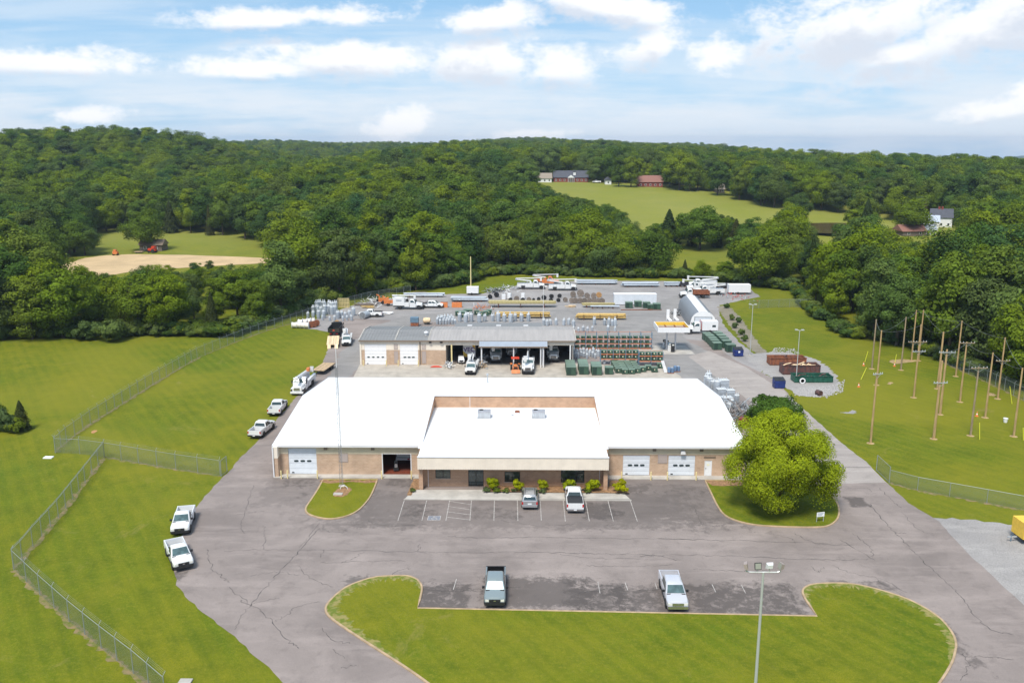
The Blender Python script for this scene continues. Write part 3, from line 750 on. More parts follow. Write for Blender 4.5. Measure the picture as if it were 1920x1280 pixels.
# cracks in the asphalt
def crack(px, wd=.06, seed=0, jit=.28):
    r = random.Random(seed); pts = spline(GP(px), 10, False)
    out = []
    for i, p in enumerate(pts):
        out.append(p + Vector((r.uniform(-jit, jit), r.uniform(-jit, jit), 0)) * (.6 if 0 < i < len(pts) - 1 else 0))
    A, B = [], []
    for i, p in enumerate(out):
        t = (out[min(i + 1, len(out) - 1)] - out[max(i - 1, 0)]); t.z = 0
        if t.length < 1e-5: t = Vector((1, 0, 0))
        t.normalize(); nn = Vector((-t.y, t.x, 0)) * wd * r.uniform(.25, 1.0) / 2
        A.append(((p + nn).x, (p + nn).y, .0245)); B.append(((p - nn).x, (p - nn).y, .0245))
    return A, B
CR = [[(560, 1030), (640, 1032), (760, 1034), (860, 1036), (960, 1035), (1050, 1036), (1130, 1038), (1220, 1040), (1270, 1050)],
      [(840, 1005), (900, 1008), (990, 1007), (1100, 1009), (1250, 1010), (1330, 1012)], [(1200, 1042), (1290, 1040), (1380, 1043), (1470, 1047), (1560, 1049), (1640, 1048)],
      [(1235, 1010), (1330, 1012), (1440, 1015), (1560, 1020)], [(1490, 1000), (1530, 1018), (1600, 1022)], [(1300, 1067), (1380, 1070), (1440, 1071)],
      [(1632, 945), (1660, 980), (1690, 1010), (1720, 1040), (1750, 1070), (1785, 1100), (1810, 1130), (1850, 1175), (1900, 1190)], [(1676, 998), (1700, 1000)], [(1600, 1000), (1620, 1015), (1634, 1030), (1637, 1044)],
      [(1650, 915), (1675, 940), (1690, 952)], [(1575, 1012), (1640, 1050)], [(388, 1030), (398, 1065), (415, 1080), (430, 1092)], [(470, 1135), (500, 1100), (530, 1065), (560, 1035), (600, 990)],
      [(450, 1125), (480, 1140), (510, 1165), (540, 1200), (560, 1215)], [(440, 1180), (470, 1135), (525, 1120)], [(420, 1033), (490, 1030), (545, 1032)], [(495, 1030), (497, 1005), (494, 985)], [(475, 910), (465, 940), (460, 960), (452, 985), (458, 1000)],
      [(440, 965), (475, 960), (495, 958)], [(600, 980), (580, 1005), (561, 1026)], [(605, 985), (612, 995), (645, 998)], [(640, 1055), (665, 1045), (682, 1034)], [(600, 1055), (700, 1052), (760, 1051)],
      [(560, 1060), (585, 1085), (625, 1100)], [(605, 1178), (620, 1198), (655, 1206)], [(623, 1216), (646, 1234)], [(640, 1252), (672, 1246)], [(515, 1165), (540, 1150), (560, 1135), (600, 1128)],
      [(690, 975), (720, 985), (800, 983)], [(600, 1045), (608, 1030)], [(785, 1033), (786, 1020)], [(1085, 1112), (1160, 1102), (1200, 1106), (1290, 1104)], [(880, 1108), (950, 1112)], [(1300, 950), (1312, 975), (1320, 985)],
      [(1560, 1060), (1600, 1075), (1650, 1085), (1700, 1110)], [(1805, 1225), (1815, 1250), (1800, 1275)], [(1640, 1085), (1690, 1115), (1740, 1145)], [(1520, 1062), (1535, 1072), (1545, 1062)], [(1810, 1230), (1860, 1232), (1900, 1236)],
      [(735, 1080), (745, 1070), (770, 1065)], [(1130, 985), (1180, 983)], [(1435, 1000), (1480, 1008), (1492, 1018)], [(1585, 915), (1625, 915), (1633, 922)], [(790, 1105), (850, 1108), (910, 1104), (985, 1100)], [(940, 975), (1010, 985), (1080, 982)],
      [(1050, 1038), (1110, 1046), (1200, 1047)], [(470, 1080), (520, 1072), (560, 1078)], [(430, 1100), (470, 1135)], [(1690, 960), (1720, 990), (1740, 1000)], [(1560, 1178), (1580, 1190)], [(1100, 1060), (1180, 1062), (1260, 1058)]]
cm = MB()
for i, c in enumerate(CR):
    A, B = crack(c, .085 if i < 14 else .06, i); cm.loft([A, B], cap=False, closed=False)
ck = cm.build('asphalt_cracks', M['crack'], LOT); ck['kind'] = 'stuff'

# bare soil field in the clearing, pond
def drape(name, px, mt, dz, zguess=0.0, kind='structure'):
    pts = []
    for u, v in px:
        z = zguess
        for _ in range(12): p = P(u, v, z); z = .5 * z + .5 * terrain(p.x, p.y)
        pts.append(P(u, v, z))
    pts = rough_edge(spline(pts, 3), 4, .4)
    return sheet(name, pts, lambda x, y: terrain(x, y) + dz, mt)
drape('dirt_field', [(20, 517), (60, 511), (110, 497), (140, 490), (160, 484), (200, 479), (260, 477), (330, 478), (400, 480), (460, 482), (520, 486), (540, 491), (470, 495), (380, 500), (260, 508), (180, 520), (60, 524)], M['dirt'], .06)
sheet('pond', spline(GP([(1505, 421), (1530, 418), (1580, 418), (1625, 421), (1628, 434), (1590, 438), (1540, 437), (1510, 434)], 3.75), 4), 3.75, M['water'])

# ------------------------------------------------------------------ buildings
def ribs(mb, x0, x1, y, z0, z1, step=.3, d=.03, w_=.05, face=-1):
    x = x0 + step / 2
    while x < x1:
        mb.box(x - w_ / 2, x + w_ / 2, y if face > 0 else y - d, y + d if face > 0 else y, z0, z1); x += step
def overhead_door(parent, x0, x1, y, z0, z1, mt, nwin=3, wz=.5, wins=None, npan=5):
    d = bpy.data.objects.new('overhead_door', None); COL.objects.link(d); d.parent = parent; d.location = ((x0 + x1) / 2, y, z0)
    KIDS.setdefault(parent.name, []).append(d)
    wdt, h = x1 - x0, z1 - z0; ph = h / npan
    for i in range(npan):
        mb = MB(); mb.box(-wdt / 2, wdt / 2, -.05, .0, i * ph + .012, (i + 1) * ph - .012)
        for k in range(4):
            a = -wdt / 2 + .1 + k * (wdt - .2) / 4
            mb.box(a + .04, a + (wdt - .2) / 4 - .04, -.062, -.05, i * ph + .12, (i + 1) * ph - .12)
        mb.build('door_panel', mt, d)
    MB().box(-wdt / 2, wdt / 2, -.02, .02, 0, h).build('seal', M['frame'], d)
    for k in range(nwin):
        cx = (-.23 + k * .23) * wdt if nwin == 3 else (-.33 + k * .22) * wdt
        mb = MB(); r = .14; ww = .60 if nwin == 3 else .5
        loop = []
        for a in range(12):
            t = 2 * pi * a / 12; loop.append((cx + (ww / 2 - r) * (1 if cos(t) > 0 else -1) + r * cos(t), 0, wz * h + r * sin(t)))
        mb.loft([[(p[0], -.09, p[2]) for p in loop], [(p[0], -.05, p[2]) for p in loop]]); mb.build('pane', M['glass'], d)
    MB().box(-wdt / 2 + .35, -wdt / 2 + .65, -.085, -.063, .12, .26).build('pull_handle', M['black'], d)
    fr = MB(); fr.box(-wdt / 2 - .12, -wdt / 2, -.08, .02, 0, h + .1).box(wdt / 2, wdt / 2 + .12, -.08, .02, 0, h + .1).box(-wdt / 2, wdt / 2, -.08, .02, h, h + .1)
    fr.build('door_frame', M['trim'], d)
    return d
def window(parent, x0, x1, y, z0, z1, n=2, top=0):
    o = bpy.data.objects.new('window', None); COL.objects.link(o); o.parent = parent; o.location = ((x0 + x1) / 2, y, z0); KIDS.setdefault(parent.name, []).append(o)
    wd, h = x1 - x0, z1 - z0; f = .07; mb = MB()
    mb.box(-wd / 2, wd / 2, -.04, .1, 0, f).box(-wd / 2, wd / 2, -.04, .1, h - f, h)
    for k in range(n + 1):
        x = -wd / 2 + k * (wd - f) / n; mb.box(x, x + f, -.04, .1, f, h - f)
    if top: mb.box(-wd / 2 + f, wd / 2 - f, -.035, .09, h - .5, h - .44)
    mb.build('frame', M['frame'], o)
    for k in range(n):
        x = -wd / 2 + f + k * (wd - f) / n
        MB().box(x - .001, x + (wd - f) / n - f + .001, .02, .03, f, h - f).build('pane', M['pane'], o)
    MB().box(-wd / 2 - .05, wd / 2 + .05, -.09, .02, -.09, -.003).build('sill', M['concrete'], o)
def louvre(parent, x0, x1, y, z0, z1):
    mb = MB(); n = max(3, int((z1 - z0) / .13))
    mb.box(x0, x1, y - .05, y + .02, z0, z0 + .06).box(x0, x1, y - .05, y + .02, z1 - .06, z1).box(x0, x0 + .06, y - .05, y + .02, z0 + .06, z1 - .06).box(x1 - .06, x1, y - .05, y + .02, z0 + .06, z1 - .06)
    for i in range(n):
        z = z0 + .08 + i * (z1 - z0 - .16) / n
        mb.quad((x0 + .06, y - .045, z), (x1 - .06, y - .045, z), (x1 - .06, y - .005, z + .11), (x0 + .06, y - .005, z + .11))
    mb.build('louvre', M['louvre'], parent)
def wallsegs(parent, y0, y1, z0, z1, spans, holes, mt, name='wall'):
    """upright wall between x = spans, leaving rectangular holes (x0, x1, z0, z1)"""
    x0, x1 = spans; xs = sorted(set([x0, x1] + [h[0] for h in holes] + [h[1] for h in holes]))
    for a, b in zip(xs[:-1], xs[1:]):
        hs = [h for h in holes if h[0] < (a + b) / 2 < h[1]]
        if not hs: MB().box(a, b, y0, y1, z0, z1).build(name, mt, parent)
        else:
            h = hs[0]
            if h[2] > z0 + .01: MB().box(a, b, y0, y1, z0, min(h[2], z1)).build(name, mt, parent)
            if h[3] < z1 - .01: MB().box(a, b, y0, y1, max(h[3], z0), z1).build(name, mt, parent)

m_ = M['pane'] = mat('window_pane', (.045, .06, .05), .03, 0, spec=.9, var=.5, scale=1.4)
YW = 107.4
def wx(u, v=868, y=YW): return PY(u, v, y).x
def wz(v, u=700, y=YW): return PY(u, v, y).z
XL, XR, OL, OR_ = -31.8, 28.6, -12.75, 10.6
def eave_z(y): return 4.2 + (min(y, 246.8 - y) - 107.0) * (6.0 - 4.2) / 16.4
B = thing('office_building', 'long low brick building with a bright white roof behind the parking lot', 'building')
# left wing front
hl = [(wx(541.5), wx(594), 0, 3.62), (wx(718), wx(770), 0, 2.86)]
wallsegs(B, YW, YW + .3, .0, 2.85, (XL + .3, OL - .15), hl, M['brick'])
wallsegs(B, YW - .02, YW + .3, 2.85, 4.12, (XL + .3, OL - .15), [hl[0]], M['cream'], 'ribbed_panel')
rb = MB(); ribs(rb, wx(597), OL - .2, YW - .022, 2.86, 3.95, .31); rb.build('panel_rib', M['cream'], B)['kind'] = 'stuff'
od1 = overhead_door(B, *hl[0][:2], YW + .12, .1, 3.62, M['doorw'])
louvre(B, wx(637), wx(653), YW, wz(866), wz(848.5))
for u in (612, 700): MB().box(wx(u) - .22, wx(u) + .22, YW - .2, YW - .055, 3.45, 3.8).build('wall_light', M['brown'], B)
MB().box(XL - .05, XL + .5, YW - 1.0, YW + .3, 0, 2.6).build('pilaster', M['brick'], B)
MB().box(XL - .06, XL + .51, YW - 1.02, YW + .3, 2.6, 4.1).build('pilaster_cap', M['creamb'], B)
MB().box(XL - .14, XL - .0, YW - 1.16, YW - 1.025, .1, 4.1).build('downspout', M['trim'], B)
# door jambs of the open bay, its room
bx0, bx1 = hl[1][:2]
MB().box(bx0 - .12, bx0, YW - .05, YW + .3, .1, 2.98).box(bx1, bx1 + .12, YW - .05, YW + .3, .1, 2.98).box(bx0, bx1, YW - .05, YW + .3, 2.87, 2.98).build('door_frame', M['trim'], B)
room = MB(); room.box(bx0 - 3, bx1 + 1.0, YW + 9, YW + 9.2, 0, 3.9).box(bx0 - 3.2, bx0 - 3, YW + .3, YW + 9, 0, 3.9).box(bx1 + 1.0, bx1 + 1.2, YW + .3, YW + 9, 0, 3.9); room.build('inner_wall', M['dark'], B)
MB().box(bx0 - 3, bx1 + 1.0, YW + .05, YW + 9, .03, .11).build('workshop_floor', M['redfl'], B)
# right wing front
hr = [(wx(1168), wx(1218), 0, 2.84), (wx(1253), wx(1303), 0, 2.84), (wx(1321), wx(1335), 0, 2.15)]
wallsegs(B, YW, YW + .3, .0, 2.95, (OR_ + .15, XR - .3), hr, M['brick'])
wallsegs(B, YW - .02, YW + .3, 2.95, 4.12, (OR_ + .15, XR - .3), [], M['cream'], 'ribbed_panel')
rb = MB(); ribs(rb, OR_ + .2, XR - .3, YW - .022, 2.96, 3.95, .31); rb.build('panel_rib', M['cream'], B)
overhead_door(B, *hr[0][:2], YW + .12, .1, 2.84, M['doorw']); overhead_door(B, *hr[1][:2], YW + .12, .1, 2.84, M['doorw'])
louvre(B, wx(1233), wx(1251), YW, wz(868, 1240), wz(851, 1240))
for u in (1226, 1314): MB().box(wx(u) - .22, wx(u) + .22, YW - .2, YW - .055, 3.45, 3.8).build('wall_light', M['brown'], B)
fl = MB(); fx = wx(1279); fl.box(fx - .25, fx + .25, YW - .35, YW - .055, 3.2, 3.55).box(fx - .3, fx + .3, YW - .45, YW - .36, 3.1, 3.4); fl.build('flood_light', M['trim'], B)
dr = bpy.data.objects.new('entry_door', None); COL.objects.link(dr); dr.parent = B; KIDS[B.name].append(dr); dr.location = ((hr[2][0] + hr[2][1]) / 2, YW + .1, .1)
wd = hr[2][1] - hr[2][0]
MB().box(-wd / 2 + .06, wd / 2 - .06, -.05, 0, 0, 2.03).build('leaf', M['hwhite'], dr)
MB().box(-wd / 2, -wd / 2 + .058, -.12, .02, 0, 2.05).box(wd / 2 - .058, wd / 2, -.12, .02, 0, 2.05).build('frame', M['trim'], dr)
MB().box(-.16, .16, -.065, -.052, 1.35, 1.6).build('notice', M['sticker'], dr)
MB().box(-wd / 2 + .12, -wd / 2 + .26, -.1, -.052, .95, 1.02).build('handle', M['chrome'], dr)
sg = wx(1331, 853)
MB().box(sg - .75, sg + .75, YW - .06, YW - .003, 2.52, 2.72).build('name_plate', M['brown'], B)
MB().box(XR - .4, XR, YW - .4, YW + .3, 0, 4.1).build('pilaster', M['brick'], B)
# side and back walls
MB().box(XL, XL + .3, YW + .3, 139.7, 0, 4.15).build('wall', M['brick'], B)
MB().box(XR - .3, XR, YW + .3, 139.7, 0, 4.15).build('wall', M['brick'], B)
MB().box(XL + .3, XR - .3, 139.4, 139.7, 0, 4.15).build('wall', M['brick'], B)
for x0, x1 in ((XL, XL + .3), (XR - .3, XR)):
    MB().loft([[(x, YW + .3, 4.152), (x, 123.4, 5.8), (x, 139.7, 4.152)] for x in (x0, x1)]).build('gable_panel', M['cream'], B)
MB().box(XL - .1, OL - .2, 106.15, YW, 0, .10).build('concrete_apron', M['concretel'], B); MB().box(OR_ + .2, XR + .1, 106.15, YW, 0, .10).build('concrete_apron', M['concretel'], B)
# roof: a low gable with a notch for the office block
def roof_piece(x0, x1, y0, y1, name='roof', mt='roofw', th=.16):
    ys = [y0, y1] if not (y0 < 123.4 < y1) else [y0, 123.4, y1]
    mb = MB()
    mb.loft([[(x0, y, eave_z(y)) for y in ys] + [(x0, y, eave_z(y) - th) for y in ys[::-1]], [(x1, y, eave_z(y)) for y in ys] + [(x1, y, eave_z(y) - th) for y in ys[::-1]]])
    return mb.build(name, M[mt], B)
roof_piece(XL - .1, OL - .25, 106.95, 140.1); roof_piece(OR_ + .25, XR + .1, 106.95, 140.1); roof_piece(OL - .25, OR_ + .25, 122.95, 140.1)
MB().box(XL - .12, OL - .22, 106.72, 106.94, 3.98, 4.24).build('gutter', M['trim'], B)
MB().box(OR_ + .22, XR + .12, 106.72, 106.94, 3.98, 4.24).build('gutter', M['trim'], B)
MB().box(XL - .1, XR + .1, 140.11, 140.3, 3.98, 4.22).build('gutter', M['trim'], B)
for x0, x1 in ((XL - .26, XL - .105), (XR + .105, XR + .26)):
    ys = [106.72, 123.4, 140.3]
    MB().loft([[(x0, y, eave_z(y) + .05) for y in ys] + [(x0, y, eave_z(y) - .25) for y in ys[::-1]], [(x1, y, eave_z(y) + .05) for y in ys] + [(x1, y, eave_z(y) - .25) for y in ys[::-1]]]).build('rake_trim', M['trim'], B)
sm = MB()                                              # membrane seams
for x in np.arange(XL + 3, XR - 1, 3.05):
    if OL - .6 < x < OR_ + .6:
        ys = [123.0, 123.4, 140.0]
    else: ys = [107.0, 123.4, 140.0]
    for a, b_ in zip(ys[:-1], ys[1:]):
        sm.quad((x, a, eave_z(a) + .004), (x + .1, a, eave_z(a) + .004), (x + .1, b_, eave_z(b_) + .004), (x, b_, eave_z(b_) + .004))
sm.build('roof_seam', M['trim'], B)['kind'] = 'stuff'
# the notch: brick parapets with white caps
for x0, x1, nm in ((OL - .25, OL, 'l'), (OR_, OR_ + .25, 'r')):
    ys = [105.3, 107.0, 122.95]; top = [4.35, 4.5, 6.12]
    mb = MB(); mb.loft([[(x, y, 0.0 if y < 107 else 2) for y in ys] + [(x, y, t) for y, t in zip(ys[::-1], top[::-1])] for x in (x0, x1)]); mb.build('parapet', M['brick2'], B)
    mb = MB(); mb.loft([[(x, y, t + .005) for y, t in zip(ys, top)] + [(x, y, t + .09) for y, t in zip(ys[::-1], top[::-1])] for x in (x0 - .12, x1 + .06)]); mb.build('parapet_cap', M['trim'], B)
MB().box(OL, OR_, 122.65, 122.95, 4.2, 6.12).build('parapet', M['brick2'], B)
MB().box(OL - .1, OR_ + .1, 122.55, 123.08, 6.215, 6.29).build('parapet_cap', M['trim'], B)
for u in (881, ): MB().box(wx(u, 750, 122.6) - .03, wx(u, 750, 122.6) + .03, 122.6, 122.65, 4.5, 6.1).build('joint', M['trim'], B)
# office block
YO = 103.6
def ox(u, v=895): return PY(u, v, YO).x
def oz(v, u=950): return PY(u, v, YO).z
ow = [(ox(816.6), ox(844.8), oz(896.7), oz(879.5)), (ox(878), ox(906.7), 0, oz(879.5) + .1), (ox(946), ox(975), oz(903), oz(883.6)), (ox(1051.5), ox(1095.7), oz(903.5), oz(879.5))]
wallsegs(B, YO, YO + .3, 0, 3.4, (OL + .003, OR_ - .003), ow, M['brick2'])
window(B, *ow[0][:2], YO + .08, *ow[0][2:], 2); window(B, *ow[2][:2], YO + .08, *ow[2][2:], 2); window(B, *ow[3][:2], YO + .08, *ow[3][2:], 3, 1)
e = bpy.data.objects.new('entrance', None); COL.objects.link(e); e.parent = B; KIDS[B.name].append(e); e.location = ((ow[1][0] + ow[1][1]) / 2, YO + .1, .1)
wd = ow[1][1] - ow[1][0]; h = ow[1][3] - .1
mb = MB()
for x in (-wd / 2, -.04, wd / 2 - .08): mb.box(x, x + .08, -.04, .06, 0, h)
mb.box(-wd / 2 + .08, wd / 2 - .08, -.035, .055, h - .08, h).box(-wd / 2 + .08, wd / 2 - .08, -.035, .055, 0, .12); mb.build('frame', M['frame'], e)
for x in (-wd / 2 + .08, .04): MB().box(x, x + wd / 2 - .12, 0, .02, .12, h - .08).build('glass_door', M['glass'], e)
for u in (803, 1124): MB().box(ox(u) - .03, ox(u) + .03, YO - .004, YO + .01, 0, 3.0).build('joint', M['trim'], B)
MB().box(OL, OL + .5, 102.35, YO, 0, 3.0).build('pillar', M['brick2'], B); MB().box(OR_ - .5, OR_, 102.35, YO, 0, 3.0).build('pillar', M['brick2'], B)
MB().box(OL - .05, OR_ + .05, 101.75, 103.9, 2.95, 3.05).build('soffit', M['creamb'], B)
MB().box(OL - .05, OR_ + .05, 101.75, 101.95, 3.052, 4.52).build('fascia', M['creamb'], B)
rb = MB(); ribs(rb, OL, OR_, 101.748, 3.02, 4.5, .30, .03, .06); rb.build('panel_rib', M['creamb'], B)
MB().box(OL - .06, OR_ + .06, 101.66, 101.98, 4.525, 4.60).build('fascia_cap', M['trim'], B)
MB().box(OL + .003, OR_ - .003, 101.985, 122.64, 4.40, 4.50).build('flat_roof', M['roofw'], B)

# things standing on the roofs
def ac_unit(u, v, label):
    p = P(u, v, 4.5); t = thing('air_conditioner', label, 'air conditioner', (p.x, p.y, 4.503), 0, 'rooftop air units')
    MB().box(-.95, .95, -.7, .7, 0, .12).build('base_frame', M['steel'], t)
    MB().box(-.9, .9, -.65, .65, .125, .95).build('housing', M['ac'], t)
    MB().box(-.92, -.02, -.67, .67, .953, 1.0).box(.02, .92, -.67, .67, .953, 1.0).build('lid', M['ac'], t)
    mb = MB(); mb.lathe([(.3, 1.002), (.3, 1.05)], (-.42, .25, 0), 14); mb.build('fan_grille', M['black'], t)
    mb = MB()
    for k in range(6): mb.box(-.85 + k * .29, -.65 + k * .29, -.662, -.652, .2, .85)
    mb.build('vent_slats', M['steel'], t)
ac_unit(908, 782, 'grey air unit on the flat white roof, the one nearer the antenna mast')
ac_unit(1010, 782, 'grey air unit on the flat white roof, the one nearer the big tree')
p = P(959, 779, 4.5); t = thing('roof_vent', 'small white mushroom vent between the two air units', 'vent', (p.x, p.y, 4.503))
MB().lathe([(.12, 0), (.12, .35)], n=10).build('stem', M['trim'], t); MB().lathe([(.28, .352), (.3, .42), (.2, .55), (.02, .6)], n=12).build('cowl', M['trim'], t, 40)
p = P(970, 776, 4.5); t = thing('roof_vent', 'small orange-brown box vent between the two air units', 'vent', (p.x, p.y, 4.503))
MB().box(-.32, .32, -.3, .3, 0, .3).build('curb', M['trim'], t); MB().loft([[(-.36, -.34, .303), (.36, -.34, .303), (.36, .34, .303), (-.36, .34, .303)], [(-.26, -.24, .5), (.26, -.24, .5), (.26, .24, .5), (-.26, .24, .5)]]).build('hood', M['rust'], t)
p = P(914, 714, 4.9); t = thing('flue_pipe', 'thin grey flue pipe with a cap at the back of the white roof', 'pipe', (p.x, p.y, eave_z(p.y) + .002))
MB().lathe([(.09, 0), (.09, 1.25)], n=10).build('pipe', M['steel'], t); MB().lathe([(.2, 1.253), (.17, 1.45), (.05, 1.5)], n=10).build('cap', M['steel'], t)

# bollards in front of the wing doors
def bollard(x, y, label):
    t = tag(MB().lathe([(.085, 0), (.085, 1.05), (.07, 1.12), (.02, 1.15)], n=10).build('bollard', M['boll'], None, 40), label, 'bollard', 'cream bollards beside the garage doors')
    t.location = (x, y, .0)
for u, lab in ((527, 'outer cream bollard at the left corner of the brick building'), (538.5, 'cream bollard left of the tall white garage door'), (594.5, 'cream bollard right of the tall white garage door'), (715.5, 'cream bollard left of the open workshop bay'), (771, 'cream bollard right of the open workshop bay'),
               (1166, 'cream bollard at the left edge of the garage door beside the office'), (1221, 'cream bollard at the right edge of the garage door beside the office'), (1252, 'cream bollard at the left edge of the garage door nearest the tree'), (1306, 'cream bollard at the right edge of the garage door nearest the tree')):
    bollard(wx(u, 880, 106.0), 106.0 if u > 530 else 105.9, lab)

# antenna mast
bp = P(641, 912)
t = thing('antenna_mast', 'slender steel lattice antenna mast on the small grass island', 'mast', (bp.x, bp.y, .115))
hm_ = PY(631, 652, bp.y).z
legs = [(.24 * cos(a), .24 * sin(a)) for a in (pi / 2, pi / 2 + 2 * pi / 3, pi / 2 + 4 * pi / 3)]
for lx, ly in legs: MB().tube((lx, ly, 0), (lx * .6, ly * .6, hm_ - 2.4), .024, n=6).build('leg', M['mast'], t)
br = MB(); nseg = int((hm_ - 2.4) / .55)
for i in range(nseg):
    z0, z1 = i * .55, (i + 1) * .55; s0, s1 = 1 - .4 * z0 / (hm_ - 2.4), 1 - .4 * z1 / (hm_ - 2.4)
    for k in range(3):
        a, b_ = legs[k], legs[(k + 1) % 3]
        br.tube((a[0] * s0, a[1] * s0, z0), (b_[0] * s1, b_[1] * s1, z1), .010, n=4, cap=False)
        br.tube((a[0] * s0, a[1] * s0, z0), (b_[0] * s0, b_[1] * s0, z0), .010, n=4, cap=False)
br.build('lattice', M['mast'], t)
MB().tube((0, 0, hm_ - 2.6), (0, 0, hm_ + .4), .04, n=8).build('whip_antenna', M['trim'], t)
MB().box(-.35, .35, -.35, .35, -.1, .05).build('footing', M['concrete'], t)
p = P(634, 928); t = tag(MB().box(-.55, .55, -.3, .3, 0, .12).build('concrete_cover', M['concretel']), 'flat pale concrete cover on the grass before the mast', 'cover'); t.location = (p.x, p.y, .118)
p = P(645, 918); mb = MB(); mb.path([(.45 * cos(a), 0, .45 * sin(a)) for a in np.linspace(0, pi, 10)], .045)
t = tag(mb.build('conduit_hoop', M['trim']), 'white hoop of conduit beside the foot of the mast', 'conduit'); t.location = (p.x, p.y, .118)
# inside the open bay
p = Vector((wx(757, 880, 110.5), 111.2, .112)); t = thing('utility_body', 'white truck tail with red light inside the dim workshop bay', 'truck body', p)
MB().box(-1.1, 1.1, -.1, .3, .55, .85).build('bumper', M['trim'], t); MB().box(-1.05, 1.05, .3, 3.2, .8, 1.7).build('box', M['white'], t); MB().box(.45, .75, -.13, -.103, .62, .8).build('tail_light', M['red'], t)
MB().box(-1.0, -.4, .2, .299, 1.0, 2.5).build('ladder_rack', M['trim'], t); mb = MB()
for sx in (-1, 1): mb.lathe([(.42, -.15), (.45, 0), (.42, .15)], (sx * .8, 1.6, .45), 14, 'x')
mb.build('wheel', M['tyre'], t); MB().box(-.9, .9, .5, 3.0, .45, .799).build('chassis', M['black'], t)
p = Vector((wx(743, 880, 108.6), 108.6, .112)); t = thing('hand_cart', 'dark upright hand cart standing in the open workshop doorway', 'cart', p, .2)
MB().tube((-.2, .1, .2), (-.12, .25, 1.35), .03).tube((.2, .1, .2), (.12, .25, 1.35), .03).tube((-.12, .25, 1.35), (.12, .25, 1.35), .03).build('handle', M['steel'], t)
MB().box(-.3, .3, -.3, .15, .12, .5).build('tub', M['black'], t); MB().box(-.16, .16, -.05, .12, .503, .95).build('motor', M['scrap'], t)
for sx in (-.34, .34): MB().lathe([(.14, -.03), (.16, 0), (.14, .03)], (sx, 0, .16), 12, 'x').build('wheel', M['tyre'], t)

# ------------------------------------------------------------------ storage shed behind
YS = 165.4
def sx(u, v=665): return PY(u, v, YS).x
def sz(v, u=760): return PY(u, v, YS).z
S = thing('storage_shed', 'long beige metal shed with open vehicle bays behind the white roof', 'building')
SL, SR = -31.3, 10.05; xm = sx(836)
dA = (sx(684), sx(724.5), 0, sz(645)); dB = (sx(750), sx(784), 0, sz(645))
wallsegs(S, YS, YS + .25, 0, sz(656), (SL, xm), [dA, dB], M['brick'])
wallsegs(S, YS - .02, YS + .25, sz(656), 4.85, (SL, xm), [dA, dB], M['creamb'], 'ribbed_panel')
rb = MB(); ribs(rb, SL, xm, YS - .022, dA[3] + .15, 4.8, .42); rb.build('panel_rib', M['creamb'], S)
overhead_door(S, dA[0], dA[1], YS + .1, .05, dA[3], M['doorw2'], 4, .36, npan=6); overhead_door(S, dB[0], dB[1], YS + .1, .05, dB[3], M['doorw2'], 3, .36, npan=6)
for u0, u1 in ((739, 746.5), (791, 799)):
    louvre(S, sx(u0), sx(u1), YS, sz(655), sz(645)); louvre(S, sx(u0), sx(u1), YS, sz(681), sz(658))
MB().box(SL - .1, SL + .2, YS - .12, YS - .025, 0, 4.8).build('corner_trim', M['creamb'], S)
MB().box(sx(788) - .12, sx(788) + .12, YS - .1, YS - .025, 0, 4.8).build('downspout', M['brown'], S)
for u in (807.5, 828): MB().box(sx(u) - .25, sx(u) + .25, YS - .5, YS - .06, sz(642), sz(642) + .35).build('flood_light', M['black'], S)
for u in (683, 726, 748, 785.5):
    t = tag(MB().lathe([(.1, 0), (.1, 1.1), (.03, 1.18)], n=8).build('bollard', M['boll']), {683: 'cream bollard at the far left corner of the metal shed', 726: 'cream bollard right of the wide shed door', 748: 'cream bollard left of the narrower shed door', 785.5: 'cream bollard right of the narrower shed door'}[u], 'bollard', 'cream bollards beside the shed doors')
    t.location = (sx(u, 680), YS - 1.0, .03)
# open bays
wallsegs(S, YS - .02, YS + .25, sz(646.5), 4.85, (xm, SR), [], M['creamb'], 'header')
rb = MB(); ribs(rb, xm, SR, YS - .022, sz(646.5), 4.8, .42); rb.build('panel_rib', M['creamb'], S)
for u in (847, 903, 963, 1013.5, 1017.5, 1069): MB().box(sx(u) - .13, sx(u) + .13, YS - .35, YS - .05, 0, 4.0).build('post', M['boll'] if u < 900 else M['trim'], S)
MB().box(xm - .25, xm, YS + .25, 178, 0, 4.85).build('end_wall', M['creamb'], S)
MB().box(SL, SL + .25, YS + .25, 177.7, 0, 4.85).build('end_wall', M['creamb'], S)
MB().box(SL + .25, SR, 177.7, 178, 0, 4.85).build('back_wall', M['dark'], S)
MB().box(SR - .25, SR, YS + 2.6, 177.7, 0, 4.85).build('end_wall', M['creamb'], S)
def sroof(x0, x1, mt, nm):
    pr = [(YS - .35, 4.95), (171.6, 5.72), (178.2, 4.98)]; mb = MB()
    mb.loft([[(x, y, z) for y, z in pr] + [(x, y, z - .12) for y, z in pr[::-1]] for x in (x0, x1)]); mb.build(nm, M[mt], S)
    rb = MB(); x = x0 + .3
    while x < x1:
        for (ya, za), (yb, zb) in zip(pr[:-1], pr[1:]): rb.loft([[(x, ya, za + .002), (x + .05, ya, za + .002), (x + .05, ya, za + .05), (x, ya, za + .05)], [(x, yb, zb + .002), (x + .05, yb, zb + .002), (x + .05, yb, zb + .05), (x, yb, zb + .05)]])
        x += .62
    rb.build('roof_seam', M[mt], S)
    return pr
xd = sx(803, 632); sroof(SL - .2, xd, 'roofd', 'roof'); pr = sroof(xd, SR + .2, 'roofl', 'roof')
for x in (SL - .3, -24.6, xd - .1, SR + .2):
    MB().loft([[(xx, y, z + .055) for y, z in pr] + [(xx, y, z + .075) for y, z in pr[::-1]] for xx in (x, x + .2)]).build('roof_trim', M['concretel'], S)
